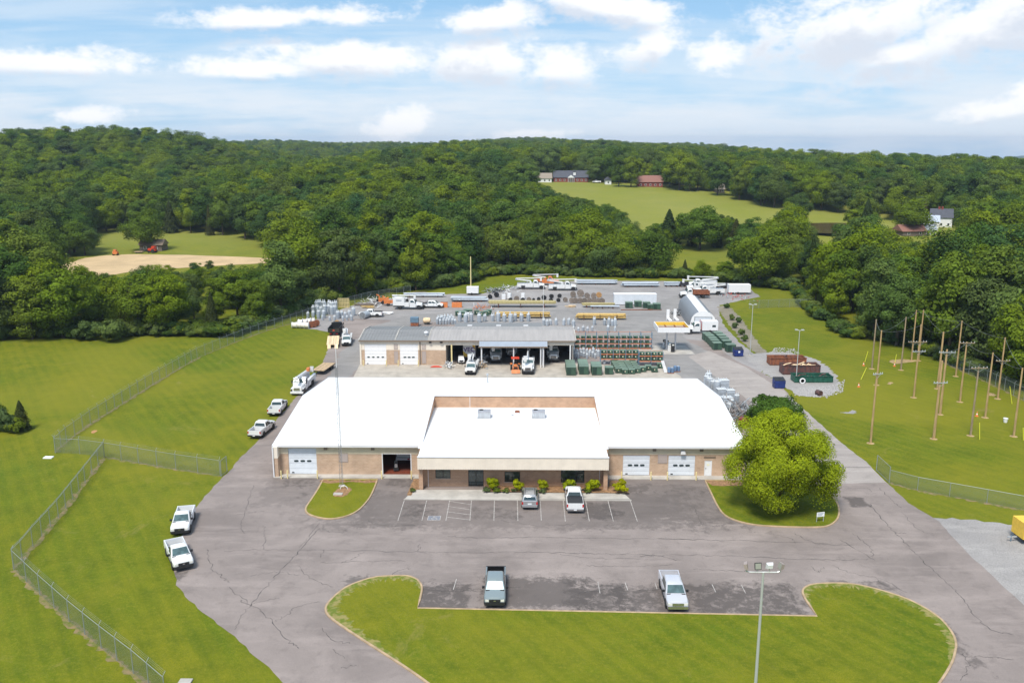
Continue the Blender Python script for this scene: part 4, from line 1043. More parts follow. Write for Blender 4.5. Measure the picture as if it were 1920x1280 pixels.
MB().box(SL - .2, SR + .2, YS - .5, YS - .352, 4.72, 4.93).build('gutter', M['brown'], S)
# rear lean-to
mb = MB(); bx_0, bx_1 = PY(853, 606, 182).x, PY(1016, 606, 182).x
mb.loft([[(x, 178.25, 4.75), (x, 186.5, 4.1), (x, 186.5, 4.0), (x, 178.25, 4.65)] for x in (bx_0, bx_1)]); mb.build('lean_to_roof', M['roofd'], S)
for x in (bx_0 + .2, bx_1 - .2, (bx_0 + bx_1) / 2): MB().box(x - .1, x + .1, 186.2, 186.4, 0, 4.0).build('post', M['steel'], S)
for u in (881, 935, 986):
    mb = MB(); x = PY(u, 609, 181).x; mb.box(x - .5, x + .5, 180.6, 181.2, 4.56, 4.72); mb.build('skylight', M['trim'], S)
p = Vector((sx(796, 628), 168.2, 0)); t = thing('roof_vent', 'round white ventilator on the front slope of the shed roof', 'vent', (p.x, p.y, 5.28))
MB().lathe([(.25, 0), (.25, .4)], n=10).build('stem', M['trim'], t); MB().lathe([(.42, .403), (.45, .6), (.2, .8)], n=12).build('cowl', M['trim'], t, 40)
# blue-grey awning
a0, a1 = sx(899, 640), sx(1026, 640); fy = P(960, 650, 4.15).y
aw = bpy.data.objects.new('awning', None); COL.objects.link(aw); aw.parent = S; KIDS[S.name].append(aw)
MB().loft([[(x, YS - .36, 4.92), (x, fy, 4.2), (x, fy, 4.1), (x, YS - .36, 4.82)] for x in (a0, a1)]).build('sheet', M['roofb'], aw)
rb = MB(); x = a0 + .1
while x < a1:
    rb.loft([[(x, YS - .36, 4.922), (x + .06, YS - .36, 4.922), (x + .06, YS - .36, 4.96), (x, YS - .36, 4.96)], [(x, fy, 4.202), (x + .06, fy, 4.202), (x + .06, fy, 4.24), (x, fy, 4.24)]]); x += .33
rb.build('seam', M['roofb'], aw)
MB().box(a0 - .1, a1 + .1, fy - .15, fy - .003, 3.98, 4.2).build('gutter', M['brown'], aw)
for u in (903, 963, 1014, 1019): MB().box(PY(u, 660, fy + .3).x - .1, PY(u, 660, fy + .3).x + .1, fy + .1, fy + .3, 0, 4.05).build('post', M['trim'], aw)

# ------------------------------------------------------------------ quonset hut, fuel canopy, container
f0, f1 = P(1317.5, 617), P(1293, 583)
ang = math.atan2(f1.y - f0.y, f1.x - f0.x) - pi / 2; ln = (f1 - f0).length
Qn = thing('quonset_hut', 'grey arched quonset hut with a white ridge stripe and white front', 'building', (f0.x, f0.y, 0), ang)
def arch(r0, hh, n=18): return [(r0 * cos(a) * (1.04 if .4 < a < pi - .4 else 1), hh * (.28 + .72 * sin(a)) if True else 0) for a in np.linspace(0, pi, n + 1)]
R0, HH = 2.9, 4.25
prof = [(R0, 0)] + arch(R0, HH) + [(-R0, 0)]
def strip(i0, i1, dz=0.0): return [[(x * (1 + dz), yy, z * (1 + dz)) for x, z in prof[i0:i1 + 1]] for yy in (0.0, ln)]
n = len(prof); a_, b2 = 8, n - 9
mb = MB(); mb.loft(strip(0, a_), cap=False, closed=False); mb.build('side_panel', M['quon'], Qn, 60)
mb = MB(); mb.loft(strip(b2, n - 1), cap=False, closed=False); mb.build('side_panel', M['quon'], Qn, 60)
mb = MB(); mb.loft(strip(a_, b2), cap=False, closed=False); mb.build('ridge_panel', M['tarp'], Qn, 60)
dw, dh = 1.85, 2.75
mb = MB()
mb.poly([(x, -.02, z) for x, z in prof]); mb.build('end_wall', M['tarp'], Qn); MB().poly([(x * .98, ln, z * .98) for x, z in prof][::-1]).build('end_wall', M['tarp'], Qn)
fr = MB(); fr.box(-dw - .2, -dw, -.1, -.03, 0, dh + .2).box(dw, dw + .2, -.1, -.03, 0, dh + .2).box(-dw, dw, -.1, -.03, dh, dh + .2); fr.build('door_frame', M['steel'], Qn)
for k in range(5): MB().box(-dw, dw, -.07, -.025, k * dh / 5 + .01, (k + 1) * dh / 5 - .01).build('door_panel', M['doorw'], Qn)
rb = MB()
for k in range(1, 14):
    yy = k * ln / 14; l0 = [(x * 1.004, yy, z * 1.004) for x, z in prof]; l1 = [(x * 1.004, yy + .09, z * 1.004) for x, z in prof]; l2 = [(x * 1.012, yy + .045, z * 1.012) for x, z in prof]
    rb.loft([l0, l2, l1], cap=False, closed=False)
rb.build('rib', M['quon'], Qn)

cz = 5.3; c0, c1, c2 = P(1234, 614, cz), P(1294, 614, cz), P(1224, 602.7, cz)
Cn = thing('fuel_canopy', 'white square fuel canopy with a yellow inner rim over the pumps', 'canopy', ((c0.x + c1.x) / 2, (c0.y + c2.y) / 2, 0))
hw, hd_ = (c1.x - c0.x) / 2, (c2.y - c0.y) / 2
MB().box(-hw, hw, -hd_, -hd_ + .15, cz - 1.05, cz).box(-hw, hw, hd_ - .15, hd_, cz - 1.05, cz).box(-hw, -hw + .15, -hd_ + .15, hd_ - .15, cz - 1.05, cz).box(hw - .15, hw, -hd_ + .15, hd_ - .15, cz - 1.05, cz).build('fascia', M['hwhite'], Cn)
q = .155
MB().box(-hw + q, hw - q, -hd_ + q, -hd_ + q + .04, cz - .75, cz - .02).box(-hw + q, hw - q, hd_ - q - .04, hd_ - q, cz - .75, cz - .02).box(-hw + q, -hw + q + .04, -hd_ + q + .04, hd_ - q - .04, cz - .75, cz - .02).box(hw - q - .04, hw - q, -hd_ + q + .04, hd_ - q - .04, cz - .75, cz - .02).build('inner_rim', M['yellow'], Cn)
MB().box(-hw + .155, hw - .155, -hd_ + .155, hd_ - .155, cz - .9, cz - .8).build('deck', M['roofl'], Cn)
rr = MB()
for x in np.linspace(-hw + .3, hw - .3, 4): rr.box(x - .1, x + .1, -hd_ + .25, hd_ - .25, cz - .797, cz - .62)
rr.box(-hw + .3, hw - .3, -.12, .12, cz - .62, cz - .5); rr.build('purlin', M['rust'], Cn)
for dx in (-.9, .9):
    MB().box(dx - .16, dx + .16, -.16, .16, 0, cz - .91).build('column', M['trim'], Cn)
isl = P(1252, 655); 
for i, (u, v) in enumerate(((1246, 652), (1250, 654), (1255, 658), (1261, 660))):
    p = P(u, v); t = thing('fuel_pump', ['far left fuel pump under the canopy, smallest', 'second fuel pump under the canopy from the left', 'third fuel pump under the canopy, blue and black', 'near right fuel pump by the canopy column'][i], 'fuel pump', (p.x, p.y, .034), .1, 'fuel pumps under the canopy')
    MB().box(-.32, .32, -.25, .25, .02, 1.3).build('cabinet', M['black'] if i % 2 else M['hwhite'], t); MB().box(-.34, .34, -.27, .27, 1.303, 1.75).build('display_head', M['rackblue'] if i == 2 else M['black'], t)
    MB().box(-.22, .22, -.29, -.272, 1.4, 1.65).build('screen', M['amber'], t); MB().tube((.36, 0, 1.2), (.42, -.1, .3), .03).build('hose', M['black'], t)

k0, k1 = P(1151.5, 572), P(1230.5, 572)
Ct = thing('white_container', 'long plain white storage container behind the green transformer boxes', 'container', ((k0.x + k1.x) / 2, k0.y + 1.3, 0))
hw = (k1.x - k0.x) / 2
MB().box(-hw, hw, -1.25, 1.25, .15, 2.75).build('body', M['doorw'], Ct); MB().box(-hw - .05, hw + .05, -1.3, 1.3, 2.755, 2.9).build('roof', M['tarp'], Ct)
rb = MB(); ribs(rb, -hw, hw, -1.252, .2, 2.7, .55, .04, .2); rb.build('rib', M['doorw'], Ct)
for x in (-hw + .1, hw - .4): MB().box(x, x + .3, -1.2, 1.2, .012, .147).build('skid', M['steel'], Ct)

# ------------------------------------------------------------------ vehicles (forward is local +Y)
WHEELS = {}
def wheel_mesh(r, wd, rim):
    k = (r, wd, rim)
    if k not in WHEELS:
        t = MB(); h = wd / 2
        t.lathe([(r * .62, -h), (r * .94, -h), (r, -h * .7), (r, h * .7), (r * .94, h), (r * .62, h)], n=18, axis='x')
        d = MB(); d.lathe([(r * .60, -h * .85), (r * .60, h * .7), (r * .22, h * .45), (r * .2, h * .9), (r * .02, h * .95)], n=14, axis='x')
        WHEELS[k] = (t.mesh('tyre', M['tyre'], 35), d.mesh('rim', M[rim], 35))
    return WHEELS[k]
def add_wheel(par, x, y, r=.39, wd=.27, rim='rim'):
    t, d = wheel_mesh(r, wd, rim)
    o = part('wheel', t, par, (x, y, r), (0, 0, 0 if x > 0 else pi))
    part('rim', d, o)
    return o
def sym(pts):                                     # half section (x >= 0, bottom to top) -> closed loop
    return [(x, z) for x, z in pts] + [(-x, z) for x, z in pts[::-1]]
def frustum_faces(lv):
    """lv = [(z, hx, yfront, yback), ...] -> helper giving a point on a face; used to lay glass on the cab"""
    def at(face, s, z, out=.014):
        for (z0, x0, f0, b0), (z1, x1, f1, b1) in zip(lv[:-1], lv[1:]):
            if z <= z1 or (z1 == lv[-1][0]):
                t = (z - z0) / (z1 - z0); hx = x0 + (x1 - x0) * t; f = f0 + (f1 - f0) * t; b = b0 + (b1 - b0) * t
                break
        if face == 'front': return (hx * s, f + out, z + out * .5)
        if face == 'back': return (hx * s, b - out, z + out * .3)
        if face == 'right': return (hx + out, b + (f - b) * s, z)
        return (-hx - out, b + (f - b) * s, z)
    return at
def cab_shell(par, lv, name, mt):
    mb = MB(); loops = []
    for z, hx, f, b in lv:
        c = .07; loops.append([(hx - c, f, z), (hx, f - c * 1.5, z), (hx, b + c, z), (hx - c, b, z), (-hx + c, b, z), (-hx, b + c, z), (-hx, f - c * 1.5, z), (-hx + c, f, z)])
    mb.loft(loops); return mb.build(name, mt, par, 32)
def glass_set(par, at, z0, z1, wins, ws='glass2', rear=True):
    MB().quad(at('front', -.90, z0), at('front', .90, z0), at('front', .90, z1), at('front', -.90, z1)).build('windscreen', M[ws], par)
    if rear: MB().quad(at('back', .86, z0 + .04), at('back', -.86, z0 + .04), at('back', -.86, z1 - .03), at('back', .86, z1 - .03)).build('rear_window', M['glass'], par)
    for sd_ in ('right', 'left'):
        for a, b, zt in wins:
            MB().quad(at(sd_, a, z0), at(sd_, b, z0), at(sd_, b - zt, z1), at(sd_, a + .01, z1)).build('side_window', M['glass'], par)

def pickup(label, loc, rz, paint='white', cab='reg', bed='open', ws='glass2', L=5.85, group=None, bumper='black', grille='black', rim='rim', name='pickup_truck', lift=0.0):
    t = thing(name, label, 'pickup truck', loc, rz, group)
    pm = M[paint]; f = L / 2; yc = f - 1.38; cl = {'reg': 1.72, 'ext': 2.25, 'crew': 2.70}[cab]; yb = yc - cl
    secs = []
    for y, xs, zb, zs, zt, xt in ((f - .02, .86, .55, .86, .97, .72), (f - .10, .95, .47, .95, 1.07, .82), (f - .45, 1.0, .42, 1.02, 1.13, .86), (yc + .25, 1.0, .42, 1.06, 1.17, .88), (yc, 1.0, .42, 1.08, 1.19, .90), (yb, 1.0, .42, 1.08, 1.19, .92)):
        secs.append([(x, y, z) for x, z in sym([(.80 * xs, zb), (.975 * xs, zb + .08), (xs, .72), (.985 * xs, zs), (xt * xs / 1.0 + .02, zt), (.35, zt + .03)])])
    MB().loft(secs).build('body', pm, t, 38)
    lv = [(1.17, .93, yc + .03, yb), (1.78, .76, yc - .72, yb + .13), (1.87, .70, yc - .86, yb + .22), (1.92, .50, yc - 1.05, yb + .42)]
    cab_shell(t, lv, 'cab', pm); at = frustum_faces(lv)
    glass_set(t, at, 1.23, 1.74, {'reg': [(.10, .84, .22)], 'ext': [(.08, .36, .0), (.39, .88, .2)], 'crew': [(.07, .44, .0), (.47, .90, .18)]}[cab], ws)
    MB().quad((-.86, yc + .16, 1.196), (.86, yc + .16, 1.196), (.88, yc + .005, 1.215), (-.88, yc + .005, 1.215)).build('wiper_cowl', M['black'], t)
    for s in (-1, 1):
        sm_ = MB()
        for yy in ([yc - .12, yb + .12] if cab == 'reg' else [yc - .12, yc - 1.18, yb + .1]): sm_.box(min(s * .996, s * 1.006), max(s * .996, s * 1.006), yy - .012, yy + .012, .52, 1.16)
        sm_.build('door_seam', M['black'], t)
        MB().box(min(s * 1.0, s * 1.03), max(s * 1.0, s * 1.03), yc - 1.1, yc - .9, .98, 1.03).build('door_handle', M['black'], t)
        MB().box(min(s * .95, s * 1.02), max(s * .95, s * 1.02), yb + .1, yc - .1, .40, .47).build('sill_step', M['black'], t)
    # bed
    r = -f
    for s in (-1, 1):
        mb = MB(); mb.loft([[(s * .99, y, .50), (s * 1.0, y, .75), (s * .98, y, 1.22), (s * .94, y, 1.29), (s * .86, y, 1.29), (s * .86, y, .70), (s * .80, y, .50)] for y in (yb - .04, r + .06)])
        mb.build('bed_side', pm, t, 40)
    MB().box(-.98, .98, r, r + .09, .58, 1.28).build('tailgate', pm, t)
    MB().box(-.858, .858, r + .09, yb - .05, .62, .72).build('bed_floor', M['black'] if bed == 'dark' else M['silver'], t)
    MB().box(-.858, .858, yb - .12, yb - .045, .72, 1.27).build('bed_front', pm, t)
    if bed == 'cover': MB().box(-.9, .9, r + .1, yb - .13, 1.292, 1.33).build('tonneau_cover', M['black'], t)
    if bed == 'dark':
        MB().loft([[(x * k, y, z) for x, y in ((-.855, r + .094), (.855, r + .094), (.855, yb - .125), (-.855, yb - .125))] for k, z in ((1, .722), (1, 1.30), (.9, 1.30), (.9, .74))]).build('bed_liner', M['black'], t); MB().box(-.97, .97, r - .002, r + .092, 1.282, 1.31).build('tailgate_cap', M['black'], t)
    # running gear
    for s in (-1, 1):
        for y in (f - 1.0, r + 1.18):
            MB().lathe([(.47, -.2), (.47, .2)], (s * .815, y, .44), 16, 'x').build('wheel_arch', M['black'], t)
            add_wheel(t, s * .90, y, rim=rim)
    MB().box(-.72, .72, r + .3, f - .3, .32, .50).build('chassis', M['black'], t)
    MB().loft([[(-.98, f - .16, z0), (.98, f - .16, z0), (.90, f + .06, z0), (-.90, f + .06, z0)] for z0 in (.40, .66)]).build('front_bumper', M[bumper], t)
    MB().box(-.94, .94, r - .14, r - .004, .42, .62).build('rear_bumper', M['black' if bumper == 'black' else 'chrome'], t)
    MB().box(-.52, .52, f - .06, f + .015, .68, .96).build('grille', M[grille], t)
    MB().box(-.10, .10, f + .016, f + .03, .79, .87).build('badge', M['chrome'], t)
    for s in (-1, 1):
        MB().box(min(s * .55, s * .86), max(s * .55, s * .86), f - .16, f - .006, .74, .95).build('headlight', M['amber'], t)
        MB().box(min(s * .82, s * .985), max(s * .82, s * .985), r - .012, r + .05, .82, 1.18).build('tail_light', M['red'], t)
        mb = MB(); mb.box(min(s * .98, s * 1.22), max(s * .98, s * 1.22), yc - .42, yc - .30, 1.18, 1.40); mb.build('mirror', M['black'], t)
    MB().box(-.17, .17, r - .16, r - .142, .48, .60).build('number_plate', M['hwhite'], t)
    return t
def suv(label, loc, rz, paint):
    t = thing('sport_utility_vehicle', label, 'SUV', loc, rz); pm = M[paint]; L = 4.75; f = L / 2; yc = f - 1.25; yb = -f + .12
    secs = []
    for y, xs, zb, zt in ((f, .82, .52, .90), (f - .12, .91, .45, 1.0), (f - .5, .95, .40, 1.08), (yc, .95, .40, 1.13), (yb + .1, .95, .40, 1.13), (-f, .90, .50, 1.08)):
        secs.append([(x, y, z) for x, z in sym([(.8 * xs, zb), (.98 * xs, zb + .1), (xs, .75), (.98 * xs, zt - .1), (.9 * xs, zt), (.3, zt + .02)])])
    MB().loft(secs).build('body', pm, t, 38)
    lv = [(1.11, .88, yc + .03, yb - .02), (1.66, .72, yc - .68, yb + .22), (1.76, .64, yc - .85, yb + .34)]
    cab_shell(t, lv, 'cabin', pm); at = frustum_faces(lv); glass_set(t, at, 1.17, 1.60, [(.05, .33, 0), (.36, .62, 0), (.65, .92, .14)])
    for s in (-1, 1):
        MB().box(s * .55 - .025, s * .55 + .025, yb + .5, yc - 1.0, 1.765, 1.81).build('roof_rail', M['black'], t)
        for y in (f - .92, -f + .98):
            MB().lathe([(.45, -.2), (.45, .2)], (s * .77, y, .42), 16, 'x').build('wheel_arch', M['black'], t); add_wheel(t, s * .85, y, .37, .25)
        MB().box(min(s * .76, s * .93), max(s * .76, s * .93), -f - .012, -f + .1, .72, 1.05).build('tail_light', M['red'], t)
        MB().box(min(s * .92, s * 1.1), max(s * .92, s * 1.1), yc - .4, yc - .3, 1.1, 1.28).build('mirror', M['black'], t)
        MB().box(min(s * .5, s * .82), max(s * .5, s * .82), f - .1, f + .012, .72, .88).build('headlight', M['amber'], t)
    MB().box(-.45, .45, yc - 1.5, yc - 1.0, 1.764, 1.775).build('sunroof', M['glass'], t)
    MB().box(-.9, .9, -f - .1, -f + .02, .42, .66).build('rear_bumper', M['silver'], t); MB().box(-.88, .88, f - .05, f + .06, .42, .64).build('front_bumper', M['silver'], t)
    MB().box(-.24, .24, -f - .016, -f - .004, .74, .9).build('number_plate', M['hwhite'], t); MB().box(-.5, .5, f - .02, f + .02, .68, .88).build('grille', M['black'], t)
    MB().box(-.7, .7, -f + .3, f - .3, .3, .45).build('chassis', M['black'], t)
    return t

def truck_cab(t, f, paint='white', wd=1.12, conv=True, grille='black', ext=0.0):
    """conventional medium-duty cab: bonnet, cab, glass, grille, lights; returns the y of the cab back"""
    pm = M[paint]; yc = f - 1.75; yb = yc - 1.55 - ext
    secs = []
    for y, xs, zb, zt in ((f - .04, .72, .75, 1.45), (f - .15, .82, .65, 1.60), (f - .9, .92, .60, 1.72), (yc, 1.02, .60, 1.82)):
        secs.append([(x, y, z) for x, z in sym([(.85 * xs, zb), (xs, zb + .1), (xs, zt - .28), (.88 * xs, zt - .06), (.6 * xs, zt), (.2, zt + .02)])])
    MB().loft(secs).build('bonnet', pm, t, 40)
    MB().box(-wd + .02, wd - .02, yb, yc + .02, .62, 1.80).build('cab_lower', pm, t)
    lv = [(1.78, wd, yc + .06, yb), (2.45, wd - .12, yc - .38, yb + .05), (2.58, wd - .2, yc - .52, yb + .12), (2.63, wd - .4, yc - .7, yb + .3)]
    cab_shell(t, lv, 'cab', pm); at = frustum_faces(lv); glass_set(t, at, 1.84, 2.40, [(.14, .88, .16)] if not ext else [(.08, .42, 0), (.46, .9, .12)])
    MB().box(-.5, .5, f - .05, f + .01, .85, 1.36).build('grille', M[grille], t)
    gb = MB()
    for k in range(5): gb.box(-.46, .46, f + .011, f + .03, .90 + k * .09, .93 + k * .09)
    gb.build('grille_bar', M['chrome'], t)
    MB().box(-1.1, 1.1, f - .12, f + .16, .42, .72).build('front_bumper', M['white' if grille == 'chrome' else 'black'], t)
    for s in (-1, 1):
        MB().box(min(s * .54, s * .78), max(s * .54, s * .78), f - .2, f - .01, .95, 1.22).build('headlight', M['amber'], t)
        MB().box(min(s * 1.16, s * 1.32), max(s * 1.16, s * 1.32), yc - .1, yc + .05, 1.7, 2.25).build('mirror', M['black'], t)
        mb = MB(); mb.lathe([(.60, -.24), (.60, .24)], (s * .90, f - .95, .58), 16, 'x'); mb.build('wheel_arch', M['black'], t)
        MB().box(min(s * .78, s * 1.12), max(s * .78, s * 1.12), f - 1.72, f - .28, 1.1, 1.2).build('mudguard', pm, t)
        add_wheel(t, s * .98, f - .95, .49, .28, 'rimw')
    return yb
def rear_axle(t, y, r=.49):
    for s in (-1, 1):
        add_wheel(t, s * 1.02, y, r, .26, 'rimw'); add_wheel(t, s * .72, y, r, .26, 'rimw')
def boom(par, name, a, b, w0, w1, mt='white'):
    mb = MB(); a, b = Vector(a), Vector(b); d = (b - a).normalized(); s = d.cross(Vector((0, 0, 1)))
    if s.length < 1e-3: s = Vector((1, 0, 0))
    s.normalize(); u = s.cross(d)
    mb.loft([[p + s * i * w / 2 + u * j * w / 2 for i, j in ((-1, -.8), (-.8, -1), (.8, -1), (1, -.8), (1, .8), (.8, 1), (-.8, 1), (-1, .8))] for p, w in ((a, w0), (b, w1))])
    return mb.build(name, M[mt], par, 50)
def bucket(par, c, s=.62, hh=1.05, mt='white'):
    mb = MB(); x, y, z = c; k = .85
    mb.loft([[(x + i * s * k / 2, y + j * s * k / 2, z) for i, j in ((-1, -1), (1, -1), (1, 1), (-1, 1))], [(x + i * s / 2, y + j * s / 2, z + hh) for i, j in ((-1, -1), (1, -1), (1, 1), (-1, 1))],
             [(x + i * (s - .1) / 2, y + j * (s - .1) / 2, z + hh) for i, j in ((-1, -1), (1, -1), (1, 1), (-1, 1))], [(x + i * (s - .1) / 2, y + j * (s - .1) / 2, z + .2) for i, j in ((-1, -1), (1, -1), (1, 1), (-1, 1))]])
    return mb.build('bucket', M[mt], par)
def utility_truck(label, loc, rz, kind='bucket', L=8.2, paint='white', group='white utility trucks in the yard', grille='black', name='bucket_truck', cat='bucket truck', boom_out=.6, accent='white'):
    t = thing(name, label, cat, loc, rz, group); f = L / 2; r = -f
    yb = truck_cab(t, f, paint, grille=grille); pm = M[paint]
    for s in (-1, 1): MB().box(s * .42 - .06, s * .42 + .06, r + .1, f - .4, .58, .80).build('frame_rail', M['black'], t)
    rear_axle(t, r + 1.9)
    if kind == 'digger' : rear_axle(t, r + 3.05)
    y0, y1 = r + .15, yb - .12
    if kind in ('bucket', 'digger'):
        for s in (-1, 1):
            # side compartments with a wheel opening
            wy = r + 1.9 if kind == 'bucket' else r + 2.48; ww = .62 if kind == 'bucket' else 1.2
            a, b = min(s * .72, s * 1.18), max(s * .72, s * 1.18)
            MB().box(a, b, y0, wy - ww, .72, 1.75).build('tool_locker', pm, t); MB().box(a, b, wy + ww, y1, .72, 1.75).build('tool_locker', pm, t); MB().box(a, b, wy - ww + .001, wy + ww - .001, 1.15, 1.75).build('tool_locker', pm, t)
            hb = MB()
            for yy in np.arange(y0 + .5, y1 - .2, .85): hb.box(s * 1.18 - .006 if s > 0 else s * 1.18 - .008, s * 1.18 + .008 if s > 0 else s * 1.18 + .006, yy - .012, yy + .012, 1.18, 1.70)
            hb.build('locker_seam', M['black'], t)
            MB().box(s * 1.0 - .05, s * 1.0 + .05, y0 + .05, y0 + .2, .3, .72).build('outrigger', M['steel'], t)
        MB().box(-.718, .718, y0, y1, .82, 1.05).build('deck', M['black' if kind == 'digger' else 'steel'], t)
        MB().box(-1.15, 1.15, y0 - .25, y0 - .003, .62, .8).build('rear_step', M['steel'], t)
        for s in (-1, 1): MB().box(s * .95 - .1, s * .95 + .1, y0 - .02, y0 - .004, .95, 1.1).build('tail_light', M['red'], t)
        py = y1 - .65 if kind == 'bucket' else y0 + 1.0
        MB().lathe([(.42, 1.052), (.42, 1.5), (.34, 1.52), (.34, 2.2)], (0, py, 0), 14).build('turret', pm, t, 40)
        if kind == 'bucket':
            a = Vector((0, py, 2.35)); e = Vector((-.05, y0 - .35, 2.75)); tip = Vector((.12, f - boom_out, 3.25))
            boom(t, 'lower_boom', a, e, .34, .28, accent); MB().lathe([(.24, -.32), (.24, .32)], tuple(e + Vector((0, 0, .15))), 12, 'x').build('elbow', M['steel'], t)
            boom(t, 'upper_boom', e + Vector((.1, 0, .32)), tip, .28, .2, 'white'); bucket(t, (tip.x + .38, tip.y + .1, tip.z - .85), mt='white')
            MB().tube((0, py - .3, 1.6), (0, py - 1.6, 2.4), .07).build('lift_cylinder', M['steel'], t)
            MB().box(-.5, .5, y0 + .6, y0 + 1.5, 1.052, 1.5).build('tool_bin', M['scrap'], t)
        else:
            a = Vector((0, py, 2.4)); tip = Vector((0, f - .2, 3.05)); boom(t, 'main_boom', a, tip, .5, .42); boom(t, 'inner_boom', tip, tip + Vector((0, .7, .05)), .3, .28, 'white')
            MB().tube((.38, py + .4, 2.1), (.38, f - 2.6, 2.5), .13).build('auger', M['redp'], t); MB().box(-.62, -.1, py + .5, py + 1.3, 2.65, 3.2).build('winch', M['orange'], t)
            boom(t, 'pole_guide', tip + Vector((-.4, .5, .1)), tip + Vector((.4, .5, .1)), .2, .2); MB().box(.45, 1.0, y0 + .3, y0 + 1.6, 1.06, 1.7).build('control_station', M['scrap'], t)
            bucket(t, (-.7, py - .2, 2.2), .6, .9)
    elif kind == 'chip':
        MB().box(-1.18, 1.18, y0, y1 - 1.2, 1.05, 3.05).build('chip_box', pm, t); MB().box(-1.15, 1.15, y1 - 1.19, y1, .75, 1.85).build('tool_locker', pm, t); MB().box(-1.1, 1.1, y0 + .1, y1, .82, 1.04).build('subframe', M['black'], t)
        MB().box(-1.2, -1.183, y0 + .8, y1 - 1.9, 2.2, 2.55).box(1.183, 1.2, y0 + .8, y1 - 1.9, 2.2, 2.55).build('lettering_panel', M['steel'], t)
        MB().lathe([(.36, 1.86), (.3, 2.6)], (0, y1 - .6, 0), 12).build('turret', M['black'], t, 40)
        boom(t, 'lower_boom', (0, y1 - .6, 2.75), (0, y0 - .3, 3.35), .32, .28); boom(t, 'upper_boom', (.2, y0 - .3, 3.6), (.2, f - 2.2, 3.55), .26, .2); bucket(t, (.35, f - 2.0, 2.75))
    elif kind == 'dump':
        h0, h1 = 1.1, 2.15; bm_ = M[accent]
        MB().box(-1.2, 1.2, y0, y1, h0, h0 + .1).build('bed_floor', bm_, t)
        for s in (-1, 1):
            MB().box(s * 1.2 - .05, s * 1.2 + .05, y0, y1, h0 + .101, h1).build('bed_side', bm_, t)
            rb = MB(); 
            for yy in np.arange(y0 + .3, y1, .7): rb.box(min(s * 1.252, s * 1.32), max(s * 1.252, s * 1.32), yy - .05, yy + .05, h0, h1)
            rb.build('side_rib', bm_, t)
        MB().box(-1.149, 1.149, y1 - .08, y1, h0 + .101, h1 + .5).build('headboard', bm_, t); MB().box(-1.149, 1.149, y0, y0 + .08, h0 + .101, h1 - .1).build('tailgate', bm_, t)
        for s in (-1, 1): MB().box(s * .7 - .2, s * .7 + .2, y0 - .03, y0 - .004, .78, .92).build('tail_light', M['red'], t)
        MB().box(-1.1, 1.1, y0 - .02, y0 + .1, .6, .76).build('rear_bumper', M['black'], t); MB().box(-.2, .2, y0 - .02, y0 - .005, 1.5, 1.75).build('warning_plate', M['redp'], t)
    elif kind == 'box':
        MB().box(-1.15, 1.15, y0, y1 - .3, .85, 2.9).build('cargo_box', M['hwhite'], t); MB().box(-.35, .35, y0 - .02, y0 - .004, 1.6, 2.2).build('rear_window', M['glass'], t)
        MB().box(1.152, 1.165, y0 + .5, y0 + 1.3, 1.6, 2.1).box(-1.165, -1.152, y0 + .5, y0 + 1.3, 1.6, 2.1).build('side_window', M['glass'], t)
        for s in (-1, 1): MB().tube((s * .9, y1 - .15, 1.0), (s * .9, y1 - .15, 3.0), .05).build('rack_post', M['redp'], t)
    return t
def between(front, rear, L):
    """centre and heading of a vehicle whose front and rear stand at two surveyed points"""
    d = front - rear; d.z = 0; a = math.atan2(d.y, d.x) - pi / 2; d.normalize()
    return front - d * L / 2, a
def zc(v, z): return Vector((v.x, v.y, z))

# --- front car park
r_ = P(993.5, 957); suv('small silver SUV with roof rails parked beside the white pickup', (r_.x, r_.y + 2.4, .022), -.01, 'silver')
r_ = P(1079, 964); pickup('white pickup with a black bed cover parked facing the office', (r_.x, r_.y + 3.05, .022), -.01, cab='ext', bed='cover', bumper='chrome', L=5.9)
r_ = P(927, 1142); pickup('grey-blue crew cab pickup with a pale painted windscreen reflection by the kerb', (r_.x, r_.y + 3.0, .022), pi + .01, 'bluegrey', 'crew', 'dark', 'shade', L=5.95)
c, a = between(P(1271, 1149), P(1257, 1079, 1.29), 5.9); pickup('pale silver crew cab pickup parked crooked by the kerb', (c.x, c.y, .022), a, 'silver2', 'crew', 'open', 'glass2', 5.9, bumper='chrome', grille='chrome')
# --- left verge
c, a = between(P(337.5, 1006), P(345.5, 958, 1.29), 5.7); pickup('white regular cab pickup on the left verge, the one farther back', (c.x, c.y, .022), a, L=5.7, group='white pickups along the left driveway')
c, a = between(P(346, 1071), P(328.5, 1016, 1.29), 5.7); pickup('white regular cab pickup on the left verge, the one nearest the camera', (c.x, c.y, .022), a, L=5.7, group='white pickups along the left driveway')
c, a = between(P(529, 761), P(512, 783), 5.8); pickup('white pickup on the driveway just behind the digger truck nose', (c.x, c.y, .022), a, cab='ext', L=5.8, group='white pickups along the left driveway')
c, a = between(P(506, 800), P(480, 821), 5.8); pickup('white pickup with an open bed beside the left end of the white roof', (c.x, c.y, .022), a, cab='ext', bed='open', L=5.8, group='white pickups along the left driveway')
